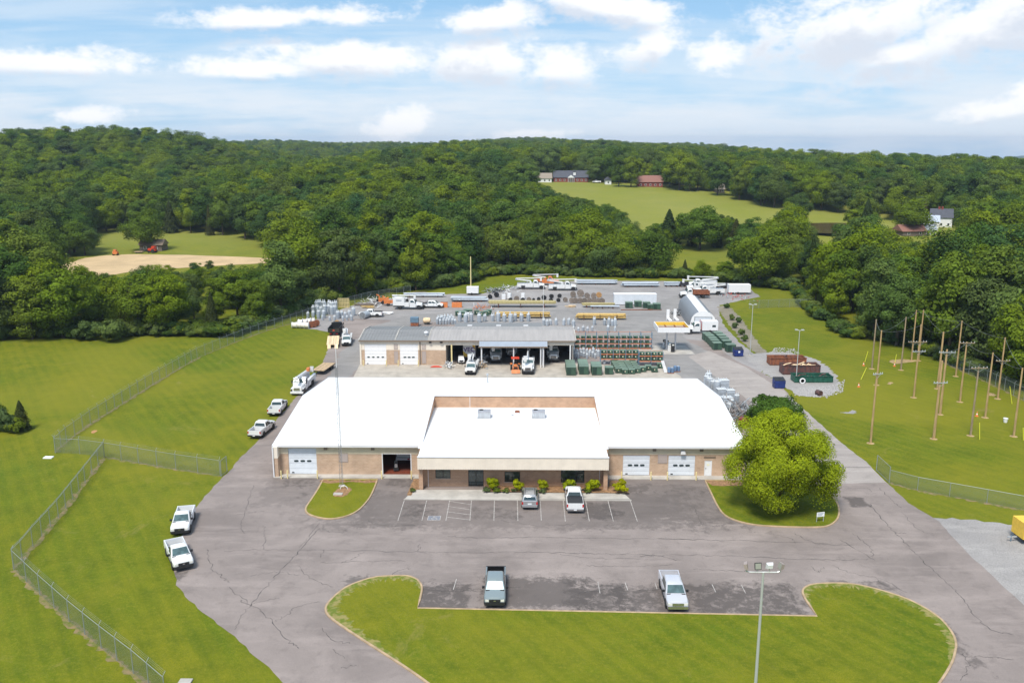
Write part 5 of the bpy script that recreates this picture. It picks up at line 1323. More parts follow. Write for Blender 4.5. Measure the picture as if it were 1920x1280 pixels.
# --- driveway behind
c, a = between(P(557, 742), P(590, 707), 8.8); utility_truck('white digger derrick truck with red auger on the left driveway', (c.x, c.y, .022), a, 'digger', 8.8, name='digger_truck', cat='digger truck', grille='chrome')
def flat_trailer(label, front, rear, deck='plank', wd=2.4, ramps=False, frame='black', h=.85, name='flatbed_trailer'):
    d = rear - front; d.z = 0; ln_ = d.length; a = math.atan2(-d.y, -d.x) - pi / 2; c = (front + rear) / 2
    t = thing(name, label, 'trailer', (c.x, c.y, .024), a)
    npl = 10
    for k in range(npl):
        x = -wd / 2 + k * wd / npl; MB().box(x + .008, x + wd / npl - .008, -ln_ / 2, ln_ / 2 - 1.2, h - .06, h).build('deck_plank', M[deck], t)
    MB().box(-wd / 2, wd / 2, -ln_ / 2, ln_ / 2 - 1.2, h - .2, h - .063).build('deck_frame', M[frame], t)
    for s in (-1, 1):
        MB().bar((s * .8, ln_ / 2 - 1.25, h - .12), (0, ln_ / 2, .5), .12, .15).build('drawbar', M[frame], t)
        for y in (-ln_ / 2 + 1.2, -ln_ / 2 + 2.05): add_wheel(t, s * (wd / 2 - .16), y, .38, .24, 'rimw')
        if ramps: MB().loft([[(s * .75 + i * .35, y, z) for i in (-1, 1) for z in zz] if False else [(s * .75 - .35, y, zz[0]), (s * .75 + .35, y, zz[0]), (s * .75 + .35, y, zz[1]), (s * .75 - .35, y, zz[1])] for y, zz in ((-ln_ / 2 - .02, (h - .12, h)), (-ln_ / 2 - 1.1, (.02, .10)))]).build('ramp', M['plankp'], t)
    return t
flat_trailer('long wooden-decked trailer coupled behind the digger truck', P(592, 706), P(618, 688))
p = P(625, 633); utility_truck('black dump truck seen from behind beside the gravel yard', (p.x, p.y + 3.7, .022), .03, 'dump', 7.6, 'blackp', name='dump_truck', cat='dump truck', group=None, accent='blackp')
flat_trailer('tan wooden lowboy trailer with ramps behind the black dump truck', P(626, 634), P(624, 652), 'plankp', 2.5, True, 'plankp', .8, 'lowboy_trailer')
c, a = between(P(649.5, 650), P(654, 627), 6.6)
def bucket_pickup(label, c, a, group='white utility trucks in the yard'):
    t = pickup(label, c, a, cab='reg', L=6.4, group=group, name='bucket_pickup')
    t['category'] = 'bucket truck'
    for s in (-1, 1): MB().box(min(s * .70, s * 1.08), max(s * .70, s * 1.08), -3.15, -.02, 1.292, 1.62).build('tool_locker', M['white'], t)
    MB().box(-.35, .35, -1.2, -.4, .721, 1.9).build('turret', M['steel'], t); boom(t, 'lower_boom', (0, -.8, 2.05), (0, -3.3, 2.45), .3, .25); boom(t, 'upper_boom', (.25, -3.3, 2.6), (.25, .6, 2.75), .25, .2); bucket(t, (.55, -.9, 2.0))
    return t
bucket_pickup('small white bucket truck facing the camera beside the black dump truck', (c.x, c.y, .024), a)

# --- in and before the open bays of the shed
def face_cam(u, v, L): q = P(u, v); return (q.x, q.y + L / 2, .034)
utility_truck('white bucket truck in the bay under the left end of the awning', face_cam(929, 681.5, 7.6), pi + .02, 'bucket', 7.6, 'white', grille='black')
utility_truck('white bucket truck in the last bay, right of the awning posts', face_cam(1037, 680, 7.6), pi + .02, 'bucket', 7.6, 'white')
utility_truck('dim white truck deep in the shed behind the orange tractor', face_cam(959, 672, 7.4), pi, 'dump', 7.4, 'white', name='dump_truck', cat='dump truck', accent='scrap')
utility_truck('white truck nosing out from under the awning beside the orange tractor', face_cam(990.5, 703, 8.0), pi - .02, 'bucket', 8.0, 'white', grille='black')
q = P(883, 704); bucket_pickup('small white bucket truck on the concrete pad below the lettered box', (q.x, q.y + 3.2, .034), pi - .06)
# box trailer with lettering
q = P(879, 681); t = thing('box_trailer', 'white box trailer with purple VEC lettering and a yellow corner in the shed', 'trailer', (q.x, q.y + 3.5, .03), 0)
MB().box(-1.2, 1.2, -1.9, 1.9, .9, 3.6).build('box', M['hwhite'], t)
M['purple'] = mat('purple_lettering', (.10, .03, .22), .5)
MB().poly([(-1.19, -1.905, .92), (.1, -1.905, .92), (-1.19, -1.905, 2.1)]).build('yellow_corner', M['yellow'], t); MB().poly([(1.19, -1.906, 2.2), (1.19, -1.906, 3.58), (.3, -1.906, 3.58)]).build('yellow_corner', M['yellow'], t)
for s in (-1, 1): add_wheel(t, s * 1.0, -.6, .4, .25, 'rimw'); add_wheel(t, s * 1.0, .4, .4, .25, 'rimw')
MB().box(-1.1, 1.1, -1.8, 1.8, .6, .898).build('chassis', M['black'], t)
fc = bpy.data.curves.new('lettering', 'FONT'); fc.body = 'VEC'; fc.size = 1.25; fc.extrude = .01; fc.align_x = 'CENTER'; fc.offset = .025
fo = bpy.data.objects.new('tmp_text', fc); COL.objects.link(fo); bpy.context.view_layer.update()
me = bpy.data.meshes.new_from_object(fo.evaluated_get(bpy.context.evaluated_depsgraph_get())); me.materials.clear(); me.materials.append(M['purple'])
bpy.data.objects.remove(fo); part('lettering', me, t, (0, -1.92, 1.95), (pi / 2, 0, 0))
# compressor trailer, tractor
q = P(864, 684); t = thing('compressor_trailer', 'small white towable compressor beside the shed post', 'compressor', (q.x, q.y + 1.2, .034), .1)
MB().loft([[(-.55, -1, .45), (.55, -1, .45), (.55, 1, .45), (-.55, 1, .45)], [(-.6, -1, .9), (.6, -1, .9), (.6, 1, 1.0), (-.6, 1, 1.0)], [(-.5, -.8, 1.3), (.5, -.8, 1.3), (.5, .9, 1.4), (-.5, .9, 1.4)]]).build('hood', M['hwhite'], t, 40)
for s in (-1, 1): add_wheel(t, s * .68, .1, .33, .2, 'rimw')
MB().bar((0, -.98, .5), (0, -1.8, .45), .1, .1).build('drawbar', M['black'], t); MB().box(-.4, .4, -1.02, -1.003, .55, .85).build('grille', M['black'], t)
q = P(966, 699); t = thing('tractor', 'bright orange compact tractor with a red canopy before the shed', 'tractor', (q.x, q.y + 1.6, .034), pi + .05)
MB().loft([[(x * w_, y, z) for x, z in sym([(.35, .6), (.42, .9), (.36, 1.25), (.15, 1.32)])] for y, w_ in ((.1, 1), (1.2, .95), (1.5, .8))]).build('bonnet', M['orange'], t, 40)
MB().box(-.3, .3, 1.46, 1.52, .7, 1.1).build('grille', M['black'], t); MB().box(-.3, .3, -.9, .1, .55, .95).build('seat_deck', M['black'], t); MB().box(-.28, .28, -.8, -.3, .953, 1.4).build('seat', M['black'], t)
for s in (-1, 1):
    add_wheel(t, s * .72, -.6, .58, .36, 'rim'); add_wheel(t, s * .60, 1.05, .38, .24, 'rim'); MB().box(min(s * .5, s * .95), max(s * .5, s * .95), -1.1, -.1, 1.18, 1.26).build('mudguard', M['orange'], t)
    MB().tube((s * .6, -1.0, 1.26), (s * .58, -.95, 2.3), .04).build('canopy_post', M['black'], t)
    MB().bar((s * .5, .6, 1.0), (s * .5, 2.1, .45), .1, .14).build('loader_arm', M['orange'], t)
MB().box(-.75, .75, -1.35, .25, 2.3, 2.4).build('canopy', M['redp'], t); MB().loft([[(-.8, y, z), (.8, y, z)] + [(.8, y2, z2), (-.8, y2, z2)] for (y, z), (y2, z2) in (((2.0, .15), (2.5, .12)), ((2.0, .7), (2.15, .72)))]).build('loader_bucket', M['orange'], t)

# --- back of the yard: trucks seen from the side
def side_on(u0, u1, v, right=True):
    a, b = P(u0, v), P(u1, v); L = (b - a).length; c = (a + b) / 2; return (c.x, c.y + 1.1, .024), (-pi / 2 if right else pi / 2), L
c, a, L = side_on(736, 792, 580.5); utility_truck('white chip box truck with folded boom at the left of the yard', c, a, 'chip', L, name='chip_truck', cat='truck')
c, a, L = side_on(786, 831, 578); t = pickup('white crew cab flatbed pickup parked behind the chip truck nose', c, a, cab='crew', L=6.2, bed='dark', name='flatbed_pickup')
MB().box(-1.15, 1.15, -3.3, -.95, 1.295, 1.40).build('flat_deck', M['black'], t); MB().box(-.9, .7, -2.9, -1.2, 1.402, 1.75).build('load', M['scrap'], t)
c, a, L = side_on(673, 715, 595, False); pickup('white extended cab pickup beside the stored transformers, facing left', c, a, cab='ext', L=5.8, bed='dark')
c, a, L = side_on(969, 1021, 542.5); utility_truck('white bucket truck at the back edge of the yard, left of the pair', c, a, 'bucket', 8.2, boom_out=1.2)
c, a, L = side_on(1028, 1081, 545); utility_truck('white bucket truck at the back edge of the yard, right of the pair', c, a, 'bucket', 8.2, boom_out=.4)
q = P(1025, 538); utility_truck('orange-cabbed bucket truck half hidden behind the pair of white ones', (q.x, q.y + 4, .02), -pi / 2, 'bucket', 7.6, accent='white', paint='orange', group=None)
c, a, L = side_on(1277, 1330, 559.5, False); utility_truck('white-cabbed dump truck with a rusty bed behind the quonset hut', c, a, 'dump', 8.2, 'white', name='dump_truck', cat='dump truck', accent='rust', group=None)
for u0, u1, v, bo, lab in ((1290, 1346, 556, .2, 'white bucket truck beside the rusty dump truck, nearest of the parked row'), (1288, 1343, 547, -.8, 'white bucket truck in the middle of the row by the steel poles'), (1292, 1345, 540, .0, 'white bucket truck farthest back in the row by the steel poles')):
    c, a, L = side_on(u0, u1, v, False); utility_truck(lab, (c[0] + (2.5 if v == 556 else 0), c[1] + (2.4 if v == 556 else 0), c[2]), a, 'bucket', 8.4, boom_out=bo)
c, a, L = side_on(1288, 1344, 626.5, False); utility_truck('white service truck with a box body before the quonset door', c, a, 'box', 7.4, name='service_truck', cat='truck', group=None)
def cargo_trailer(label, u0, u1, v, hh, roof='tarp', depth=2.2):
    a, b = P(u0, v), P(u1, v); hw = (b.x - a.x) / 2; t = thing('cargo_trailer', label, 'trailer', ((a.x + b.x) / 2, a.y + depth / 2, .02))
    MB().box(-hw, hw, -depth / 2, depth / 2, .55, hh).build('body', M['hwhite'], t); MB().box(-hw - .02, hw + .02, -depth / 2 - .02, depth / 2 + .02, hh + .003, hh + .06).build('roof', M[roof], t)
    for s in (-1, 1): add_wheel(t, -hw * .1 if False else 0.0, s * 0.0, .01, .01) if False else None
    for y in (-depth / 2 - .05,): 
        o = part('wheel', wheel_mesh(.34, .2, 'rimw')[0], t, (-hw * .15, y, .34), (0, 0, pi / 2)); part('rim', wheel_mesh(.34, .2, 'rimw')[1], o)
    MB().box(-hw * .8, hw * .8, -depth / 2 + .15, depth / 2 - .15, .35, .548).build('chassis', M['black'], t); MB().bar((hw, 0, .5), (hw + .9, 0, .45), .12, .1).build('drawbar', M['black'], t)
cargo_trailer('white enclosed cargo trailer below the tall pole at the back left', 875, 897, 553.5, 2.2)
cargo_trailer('white box trailer at the far right back corner of the yard', 1366, 1407, 552, 2.7, depth=2.4)
p = P(1917, 1024); t = thing('yellow_trailer', 'yellow box trailer on the gravel at the right edge', 'trailer', (p.x + 1.6, p.y + 1.3, .02), .04)
MB().box(-1.6, 3.2, -1.1, 1.1, .7, 2.5).build('body', M['yellow'], t); MB().box(-1.4, 3.0, -.9, .9, .45, .698).build('chassis', M['black'], t); add_wheel(t, .8, -.95, .36, .22, 'rimw')
MB().bar((-1.6, 0, .55), (-2.6, 0, .5), .14, .12).build('drawbar', M['steel'], t); MB().box(-1.2, -.9, -1.106, -1.102, 1.9, 2.15).build('notice', M['hwhite'], t); MB().tube((-2.2, 0, .06), (-2.2, 0, .7), .06).build('jack_stand', M['rackblue'], t)

# ------------------------------------------------------------------ stores in the yard
def hide_proto(o): pass
def make_can(r, h, nb=2):
    t = thing('pole_transformer', 'x y z w', 'transformer', (0, -900, 0))
    MB().lathe([(r * .92, 0), (r, .05), (r, h - .04)], n=12).build('tank', M['canspray'], t, 40)
    MB().lathe([(r * 1.06, h - .038), (r * 1.04, h + .03), (r * .5, h + .09), (.02, h + .1)], n=12).build('lid', M['cancap'], t, 40)
    for k in range(nb):
        a = .8 + k * 2.0; MB().lathe([(.05, h + .03), (.09, h + .12), (.05, h + .2), (.08, h + .27), (.03, h + .4)], (r * .5 * cos(a), r * .5 * sin(a), 0), 7).build('bushing', M['cancap'], t)
    MB().box(-.08, .08, r - .01, r + .1, h * .3, h * .8).build('hanger_bracket', M['steel'], t)
    fn = MB()
    for k in range(7):
        a = -pi / 2 - .9 + k * .3; fn.bar((r * cos(a), r * sin(a), h * .2), (r * cos(a), r * sin(a), h * .8), .05, .05)
    fn.build('cooling_fin', M['canspray'], t)
    return t
_used = set()
def put(proto, u, v, z, rz, label, group, dz=0.0, sc=None, pt=None):
    p = pt if pt is not None else P(u, v, 0)
    if proto.name not in _used: _used.add(proto.name); o = proto
    else: o = copy_tree(proto)
    o.location = (p.x, p.y, z + dz); o.rotation_euler = (0, 0, rz)
    o['label'] = label; o['group'] = group
    if sc: o.scale = sc
    return o
canA, canB = make_can(.36, 1.35, 3), make_can(.28, 1.05, 2)
r2 = random.Random(21)
def cluster(items, proto, label, group, smin=.85, smax=1.15, z=.03):
    for u, v in items:
        s = r2.uniform(smin, smax); put(proto, u + r2.uniform(-.6, .6), v + r2.uniform(-.3, .3), z, r2.uniform(0, 6.28), label, group, sc=(s, s, s * r2.uniform(.9, 1.15)))
G1 = 'grey transformers stored in the yard'
cluster([(u, 601.5) for u in (618, 627, 643, 651, 659)] + [(604, 600)], canB, 'short grey can, front of the left cluster', G1)
cluster([(577, 597), (588, 596), (598, 597), (607, 596), (634, 597), (641, 596), (648, 597), (655, 596)], canA, 'grey can, second row of the left cluster', G1, 1.0, 1.3)
cluster([(588, 590), (595, 589), (602, 590), (609, 590), (616, 589), (622, 590), (628, 589), (663, 592)], canA, 'tall grey can, third row of the left cluster', G1, 1.25, 1.6)
cluster([(594, 582), (600, 581), (607, 582), (617, 581), (623, 582), (629, 581)], canA, 'tall grey can, back of the left cluster', G1, 1.3, 1.7)
cluster([(u, v) for v, us in ((601, (829, 835, 841, 847)), (604.5, (822, 827.5, 833, 838.5, 844, 850)), (608, (820, 825.5, 831, 836.5, 842, 848, 853))) for u in us], canB, 'grey can packed behind the dark shed roof', G1, 1.0, 1.25)
cluster([(862, 603), (873, 604), (884, 603), (898, 604), (909, 603), (923, 602), (934, 603), (946, 603), (958, 604), (966, 602), (978, 603), (990, 603)], canB, 'grey can peeping over the lean-to roof', G1, 1.4, 1.8)
cluster([(1020, 610), (1026, 611), (1032, 609), (1042, 609), (1057, 610), (1066, 609), (1075, 611)], canB, 'grey transformer can behind the right end of the shed', G1, 1.0, 1.35)
cluster([(1114, 609), (1134, 610), (1142, 611), (1148, 611), (1153, 611)], canB, 'grey can in the open before the pole stacks', G1, 1.1, 1.4)
cluster([(1075, 622), (1084, 623), (1093, 622), (1101, 623), (1110, 622), (1140, 623), (1153, 622)], canB, 'grey transformer can just behind the tall green rack', G1, .9, 1.2)
cluster([(1073 + k * 5.4, 668 + (k % 3) * 2.2) for k in range(10)] + [(1076 + k * 6, 664) for k in range(8)], canB, 'grey can heaped between shed and racks', G1, .8, 1.05)
cluster([(1325, 723), (1330, 728), (1337, 732), (1344, 737), (1328, 720)], canA, 'tall grey can beside the white roof', G1, 1.3, 1.5)
cluster([(1371, 767), (1366, 771), (1381, 758)], canA, 'grey can standing in the scrap beside the dark shrub', G1, .9, 1.2)
def finned_box(label, u, v, w_, d, h):
    p = P(u, v); t = thing('boxed_transformer', label, 'transformer', (p.x, p.y, .025), .15, 'boxed grey transformers beside the building')
    MB().box(-w_ / 2, w_ / 2, -d / 2, d / 2, 0, h).build('tank', M['canspray'], t); MB().box(-w_ / 2 - .05, w_ / 2 + .05, -d / 2 - .05, d / 2 + .05, h + .003, h + .08).build('lid', M['cancap'], t)
    fn = MB()
    for k in range(7): fn.box(-w_ / 2 + .08 + k * (w_ - .16) / 7, -w_ / 2 + .14 + k * (w_ - .16) / 7, -d / 2 - .12, -d / 2 - .003, .15, h * .75)
    fn.build('cooling_fin', M['canspray'], t)
    for x in (-.3, 0, .3): MB().lathe([(.05, h + .083), (.09, h + .2), (.04, h + .45)], (x * w_, 0, 0), 7).build('bushing', M['cancap'], t)
finned_box('large grey boxed transformer with a dark side, farthest from the building', 1356, 728, 1.6, 1.3, 1.5); finned_box('grey boxed transformer with cooling fins next to the white roof', 1352, 743, 1.5, 1.2, 1.3)
finned_box('pale boxed transformer in the middle of the row by the building', 1368, 744, 1.4, 1.1, 1.2); finned_box('low pale boxed transformer touching the scrap heap', 1362, 758, 1.7, 1.2, 1.2)
# scrap heap
hp = P(1386, 773)
def scrap(label, n, seed, c, spread, mat_, lng=(.8, 2.4), name='scrap_heap'):
    r = random.Random(seed); mb = MB(); mb2 = MB()
    for k in range(n):
        x, y = r.gauss(0, spread), r.gauss(0, spread * 1.5); z = max(.1, (1.1 - math.hypot(x, y) * .35) * r.random() + .1); a, e = r.uniform(0, 6.28), r.uniform(-.3, .9); L = r.uniform(*lng)
        d = Vector((cos(a) * cos(e), sin(a) * cos(e), sin(e))) * L; p0 = Vector((x, y, z)); p1 = p0 + d; p1.z = max(p1.z, .06)
        (mb if k % 2 else mb2).bar(p0, p1, r.uniform(.04, .13), r.uniform(.04, .2))
    o = thing(name, label, 'scrap', (c.x, c.y, .025)); a = mb.build('metal_pieces', M[mat_], o); a['kind'] = 'stuff'; b = mb2.build('steel_pieces', M['steel'], o); b['kind'] = 'stuff'
scrap('tangled heap of scrap metal brackets beside the building', 150, 3, hp, 1.2, 'scrap')
scrap('smaller tangle of scrap arms nearer the maroon tank', 70, 4, P(1385, 787), .8, 'porcelain')
p = P(1393, 800); t = thing('maroon_tank', 'maroon tank partly hidden behind the roof corner and tree', 'tank', (p.x, p.y, .025), .2)
MB().lathe([(.1, -.9), (.5, -.75), (.6, -.5), (.6, .5), (.5, .75), (.1, .9)], (0, 0, .95), 16, 'y').build('shell', M['maroon'], t, 40); MB().box(-.5, .5, -.5, -.35, 0, .6).box(-.5, .5, .35, .5, 0, .6).build('saddle', M['black'], t)

# green padmount transformers
def make_pad(w_, d, h, sticker=True):
    t = thing('padmount_transformer', 'x y z w', 'transformer', (0, -900, 0))
    MB().loft([[(-w_ / 2, y, z) for y, z in pr] if False else [(x, y, z) for y, z in ((-d / 2, .08), (d / 2, .08), (d / 2, h * .93), (-d / 2, h * .93))] for x in (-w_ / 2, w_ / 2)]).build('cabinet', M['green'], t)
    MB().loft([[(x, y, z) for y, z in ((-d / 2 - .03, h * .932), (d / 2 + .03, h * .932), (d / 2 + .03, h), (-d / 2 - .03, h * .96))] for x in (-w_ / 2 - .03, w_ / 2 + .03)]).build('lid', M['greent'], t)
    MB().box(-w_ / 2 + .04, w_ / 2 - .04, -d / 2 + .04, d / 2 - .04, 0, .078).build('skid', M['reel'], t)
    MB().box(-w_ * .42, -.01, -d / 2 - .02, -d / 2 - .003, .14, h * .9).build('door_leaf', M['greend'], t); MB().box(.01, w_ * .42, -d / 2 - .02, -d / 2 - .003, .14, h * .9).build('door_leaf', M['green'], t)
    if sticker: MB().box(-.11, .11, -d / 2 - .03, -d / 2 - .021, h * .5, h * .5 + .2).build('sticker', M['sticker'], t)
    return t
padS, padM, padL = make_pad(.95, .85, .72), make_pad(1.35, 1.3, 1.15), make_pad(1.75, 1.7, 1.65, False)
padB = make_pad(.95, .85, .66, False)
G2 = 'green padmount transformers in the yard'
def rack(label, x0, x1, y, depth, levels, top, bays, z0=.034):
    t = thing('pallet_rack', label, 'rack', (x0, y, z0), 0, 'pallet racks of green transformers'); W = x1 - x0
    for k in range(bays + 1):
        x = k * W / bays
        for yy in (0, depth): MB().box(x - .05, x + .05, yy - .05, yy + .05, 0, top).build('upright', M['rackblue'], t)
        br = MB()
        for zz in np.arange(.2, top - .6, .8): br.bar((x, .05, zz), (x, depth - .05, zz + .7), .03, .03)
        br.build('brace', M['rackblue'], t)
    for z in levels:
        for yy in (0, depth):
            for k in range(bays): MB().box(k * W / bays + .051, (k + 1) * W / bays - .051, yy - .06, yy + .06, z - .13, z).build('beam', M['rackor'], t)
        MB().box(.05, W - .05, .07, depth - .07, z - .05, z - .005).build('shelf', M['reel'], t)
    MB().box(.051, W - .051, depth - .03, depth + .03, top - .1, top - .02).build('top_rail', M['rackor'], t)
    return t
ya = P(1222, 655).y; xa0, xa1 = PY(1077, 655, ya).x, PY(1222, 655, ya).x
rack('tallest pallet rack, three shelves of green transformers, farthest back', xa0, xa1, ya, 1.1, [.22, 1.22, 2.22], 3.55, 7)
for li, (z, nm) in enumerate(((.22, 'bottom'), (1.22, 'middle'), (2.22, 'top'))):
    for k in range(13):
        if (li, k) in ((2, 1),) or (li == 0 and k == 1): pass
        x = xa0 + .55 + k * (xa1 - xa0 - 1.0) / 12.4; put(padB, 0, 0, .036 + z, r2.uniform(-.06, .06), 'green box, %s shelf of tallest rack' % nm, G2, pt=Vector((x, ya + .52, 0)), sc=(r2.uniform(.8, 1.0), .95, r2.uniform(.75, 1.0)))
yb_ = P(1196, 684).y; xb0, xb1 = PY(1126, 680, yb_).x, PY(1196, 680, yb_).x
rack('middle pallet rack with two shelves of stickered green transformers', xb0, xb1, yb_, 1.1, [1.15, 2.15], 3.0, 3)
for z, nm, ks in ((1.15, 'lower', 6), (2.15, 'upper', 6)):
    for k in range(ks): put(padS, 0, 0, .036 + z, r2.uniform(-.05, .05), 'stickered green box, %s shelf of middle rack' % nm, G2, pt=Vector((xb0 + .62 + k * (xb1 - xb0 - 1.1) / 5, yb_ + .5, 0)))
for k in range(5): put(canB, 0, 0, .036, k, 'grey can on the ground under the middle rack', G1, pt=Vector((xb0 + .8 + k * 1.3, yb_ + .5, 0)), sc=(.8, .8, .6))
yc_ = P(1243, 686).y; xc0, xc1 = PY(1198, 682, yc_).x, PY(1243, 682, yc_).x
rack('shorter right-hand pallet rack with two shelves of green transformers', xc0, xc1, yc_, 1.1, [.95, 1.98], 2.75, 2)
for z, nm in ((.95, 'lower'), (1.98, 'upper')):
    for k in range(4): put(padS, 0, 0, .036 + z, r2.uniform(-.05, .05), 'stickered green box, %s shelf of right-hand rack' % nm, G2, pt=Vector((xc0 + .6 + k * (xc1 - xc0 - 1.15) / 3, yc_ + .5, 0)))
def cab_row(u, v, n, proto, label, step=1.95, dx=0.0, s=1.0):
    p = P(u, v)
    for k in range(n): put(proto, 0, 0, .034, r2.uniform(-.04, .04), label, G2, pt=Vector((p.x + dx * k, p.y + .9 + step * k, 0)), sc=(s, s, s))
cab_row(1071, 704.5, 3, padL, 'big green cabinet in the leftmost file before the racks'); cab_row(1095, 703, 3, padL, 'big green cabinet in the second file before the racks')
cab_row(1119, 704, 2, padL, 'big green cabinet in the third file before the racks', s=1.05); cab_row(1142.5, 703, 1, padL, 'single big green cabinet right of the three files', s=.85)
for i, (u, v) in enumerate(((1160, 701), (1172.5, 703), (1185, 703), (1196, 701))): cab_row(u, v, 5, padM, 'low green transformer in the %s slanting file before the racks' % ('first', 'second', 'third', 'fourth')[i], 1.5, -.05, .82)
for i, (u, v) in enumerate(((1206, 699), (1216, 696), (1228, 699.5), (1238.5, 692))):
    cab_row(u, v, 1, padM, ('lone low green transformer next to the slanting files', 'lone green transformer set back, second from the slanting files', 'lone green transformer forward, near the blue bins', 'lone green transformer against the right-hand rack')[i], s=.85)
for (u, v) in ((1325, 637), (1330, 641), (1335, 645.5), (1339, 650), (1343.5, 655)): put(padL, u, v, .03, .12, 'green cabinet in the left file before the quonset hut', G2, sc=(1.0, .85, .95))
for (u, v) in ((1345, 636), (1351, 641), (1356, 646), (1361, 651.5), (1369, 659)): put(padL, u, v, .03, .12, 'green cabinet in the right file before the quonset hut', G2, sc=(1.05, .9, 1.0))
for i, (u, v) in enumerate(((1179, 577), (1196, 575), (1212, 577), (1219, 579), (1231, 579.5))): put(padL, u, v, .028, 0, 'green cabinet in the row before the white container', G2, sc=(1.05, .95, .95) if i != 3 else (.8, .8, .75))
for i, (u, v) in enumerate(((859, 592), (870, 590), (874, 588), (881, 590), (868, 595), (894, 590), (903, 592), (911, 592), (917, 589))): put(padM, u, v, .028, r2.uniform(-.1, .1), 'green cabinet left of the yellow poles', G2, sc=(.95, .9, r2.uniform(.9, 1.4)))
p = P(876, 595); t = thing('white_crate', 'small white slatted crate among the green cabinets', 'crate', (p.x, p.y, .028)); 
MB().box(-.5, .5, -.45, .45, .08, 1.2).build('body', M['hwhite'], t); sl = MB(); [sl.box(-.46, .46, -.47, -.453, .15 + k * .2, .22 + k * .2) for k in range(5)]; sl.build('slat', M['steel'], t); MB().box(-.5, .5, -.45, .45, 0, .078).build('pallet', M['plank'], t)

# blue bins and dumpsters
def bin_(name, label, p, w_, d, h, mt, rz=0.0, notice=True, lid=True, cat='dumpster', grp=None):
    t = thing(name, label, cat, (p.x, p.y, .036), rz, grp)
    MB().loft([[(-w_ * .48, -d * .42, .1), (w_ * .48, -d * .42, .1), (w_ * .48, d * .5, .1), (-w_ * .48, d * .5, .1)], [(-w_ / 2, -d / 2, h * .75), (w_ / 2, -d / 2, h * .75), (w_ / 2, d / 2, h * .75), (-w_ / 2, d / 2, h * .75)], [(-w_ / 2, -d * .48, h * .8), (w_ / 2, -d * .48, h * .8), (w_ / 2, d / 2, h), (-w_ / 2, d / 2, h)]]).build('bin', M[mt], t)
    if lid:
        for s in (-1, 1): MB().loft([[(s * w_ * .25 - w_ * .24, y, z) , (s * w_ * .25 + w_ * .24, y, z), (s * w_ * .25 + w_ * .24, y, z + .05), (s * w_ * .25 - w_ * .24, y, z + .05)] for y, z in ((-d * .5, h * .805), (d * .5, h * 1.005))]).build('lid', M['black'], t)
    if notice: MB().box(-.16, .22, -d / 2 - .02, -d / 2 + .02, h * .48, h * .68).build('notice', M['hwhite'], t)
    for s in (-1, 1):
        MB().box(s * (w_ / 2 + .06) - .05, s * (w_ / 2 + .06) + .05, -d * .3, d * .3, h * .5, h * .62).build('lift_pocket', M[mt], t)
        MB().box(s * w_ * .35 - .08, s * w_ * .35 + .08, -d * .35, d * .35, 0, .098).build('skid', M['black'], t)
p = P(1385, 669); bin_('dumpster', 'blue dumpster with a white notice beside the green cabinets', Vector((p.x, p.y + .7, 0)), 1.85, 1.35, 1.7, 'blue', .05)
p = P(1462, 729); bin_('dumpster', 'blue dumpster on the gravel before the skips, lid open', Vector((p.x, p.y + .7, 0)), 1.9, 1.4, 1.75, 'blue', .05, notice=False)
M['binb'] = mat('pale_blue_drum', (.12, .20, .33), .5, var=.15)
for i, (u, v) in enumerate(((1258, 700.5), (1269.5, 697.5))):
    p = P(u, v); t = thing('pallet_of_drums', ('pallet of blue drums nearer the building', 'pallet of blue drums farther from the racks')[i], 'drums', (p.x, p.y + .5, .036), .05)
    MB().box(-.6, .6, -.5, .5, 0, .13).build('pallet', M['rust'], t)
    for x in (-.3, .3):
        for y in (-.25, .25): MB().lathe([(.26, .133), (.28, .4), (.28, .7), (.26, .98), (.24, 1.0)], (x, y, 0), 12).build('drum', M['binb'] if (x + y) < .3 else M['steel'], t, 40)
p = P(1245, 697); t = thing('leaning_pipes', 'pale pipes leaning against the right-hand rack', 'pipes', (p.x, p.y, .036))
for k in range(4): MB().tube((.15 * k, -.8, .05), (-.5 + .15 * k, .6, 2.0), .05).build('pipe', M['tarp'], t)

